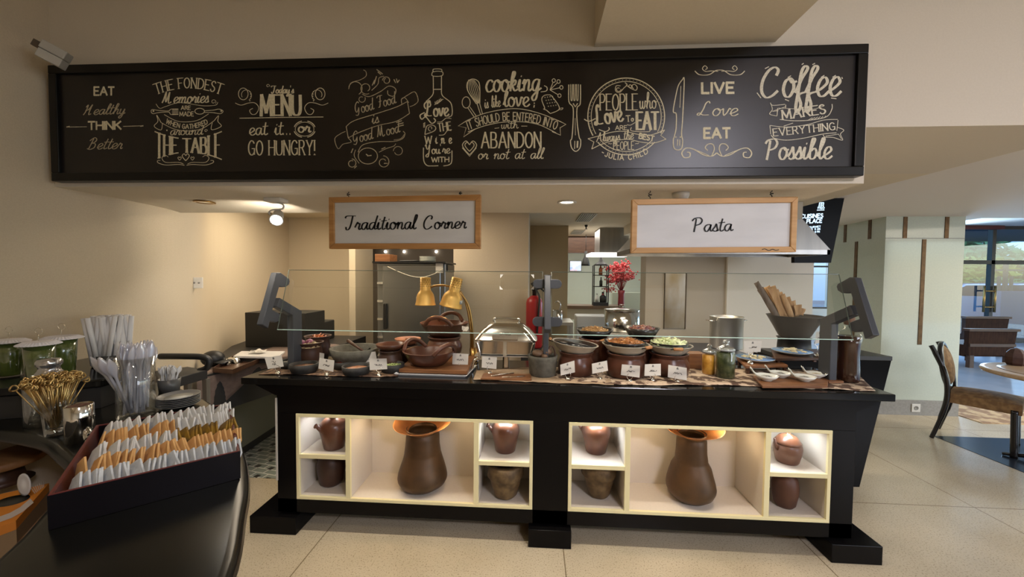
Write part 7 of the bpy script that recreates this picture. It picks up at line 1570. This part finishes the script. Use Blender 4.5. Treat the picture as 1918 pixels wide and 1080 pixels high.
car = thing('parked_car', 'silver blue car parked outside behind the window', 'car', (14.1, 10.4, -.01), math.radians(-40))
cm = M('car_paint', (.30, .38, .50), .25, .3, coat=.5); gl_ = M('car_glass', (.02, .03, .05), .1)
prof = [(-2.1, .3), (-2.15, .7), (-1.9, .92), (-1.2, .98), (-.7, 1.38), (.7, 1.42), (1.35, 1.0), (2.0, .85), (2.15, .6), (2.1, .3)]
MB().prism(prof, -.8, .8, 'y').build('car_body', cm, car, bevel=.08); MB().prism([(-1.05, 1.0), (-.66, 1.32), (.64, 1.36), (1.15, 1.02)], -.81, .81, 'y').build('side_window', gl_, car)
for x in (-1.35, 1.35):
    for y in (-.78, .78): MB().lathe([(.31, -.09), (.33, -.05), (.33, .05), (.31, .09)], (x, y, .33), 24, Matrix.Rotation(PI/2, 4, 'X')).build('wheel', black_pl, car)
gp_ = thing('gate_post', 'dark post with two arms outside the window', 'post', (13.05, 9.25, -.01)); MB().box(-.035, .035, -.035, .035, 0, 1.95).build('post', frm, gp_); MB().box(-.32, .6, -.025, .025, 1.74, 1.79).build('cross_arm', frm, gp_)
for x in (-.16, .16): MB().box(x-.025, x+.025, -.025, .025, 1.0, 1.6).build('hanging_bar', frm, gp_)
lw = MB().box(-.55, 1.6, -.12, .12, 0, 1.2).build('low_wall', M('low_wall_blue', (.09, .13, .19), .6)); lw.location = (12.75, 8.7, -.01); tag(lw, 'low dark blue wall just outside the window', 'wall')
dh = thing('door_pull', 'bronze ladder shaped pull handle on the window door', 'handle', (10.72, wy-.09, .72))
for x in (-.12, .12): MB().tube([(x, 0, 0), (x, 0, .62)], .022, 8).build('upright', brass_dk, dh)
for z in (.12, .50): MB().tube([(-.12, 0, z), (.12, 0, z)], .018, 8).build('rung', brass_dk, dh)
MB().tube([(0, 0, .12), (0, .085, .12)], .015, 8).tube([(0, 0, .5), (0, .085, .5)], .015, 8).build('fixing', brass_dk, dh)
# small far window seen past the column
mb = MB()
for x in (6.05, 6.58, 7.11): mb.box(x, x+.04, 7.52, 7.58, .75, 2.45)
for z in (.75, 1.75, 2.41): mb.box(6.05, 7.15, 7.52, 7.58, z, z+.04)
struct('window_3', mb, MATS['window_frame_black'])
struct('window_4', MB().add([(6.05, 7.55, .75), (7.15, 7.55, .75), (7.15, 7.55, 2.45), (6.05, 7.55, 2.45)], [(0, 1, 2, 3)]), wg)
# socket on the column base
v = aty(1716, 765, 2.28); so = thing('floor_socket', 'white power socket on the grey base of the column', 'socket', (v.x, 2.2875, .083)); wm2 = MATS['fitting_white']
MB().box(-.045, .045, -.008, .0, -.045, .045).build('plate', wm2, so, bevel=.004); MB().lathe([(.022, 0), (.022, .003), (.018, .003), (.017, .001), (.0001, .001)], (0, -.0085, 0), 20, Matrix.Rotation(PI/2, 4, 'X')).build('outlet', MATS['socket_grey'], so)
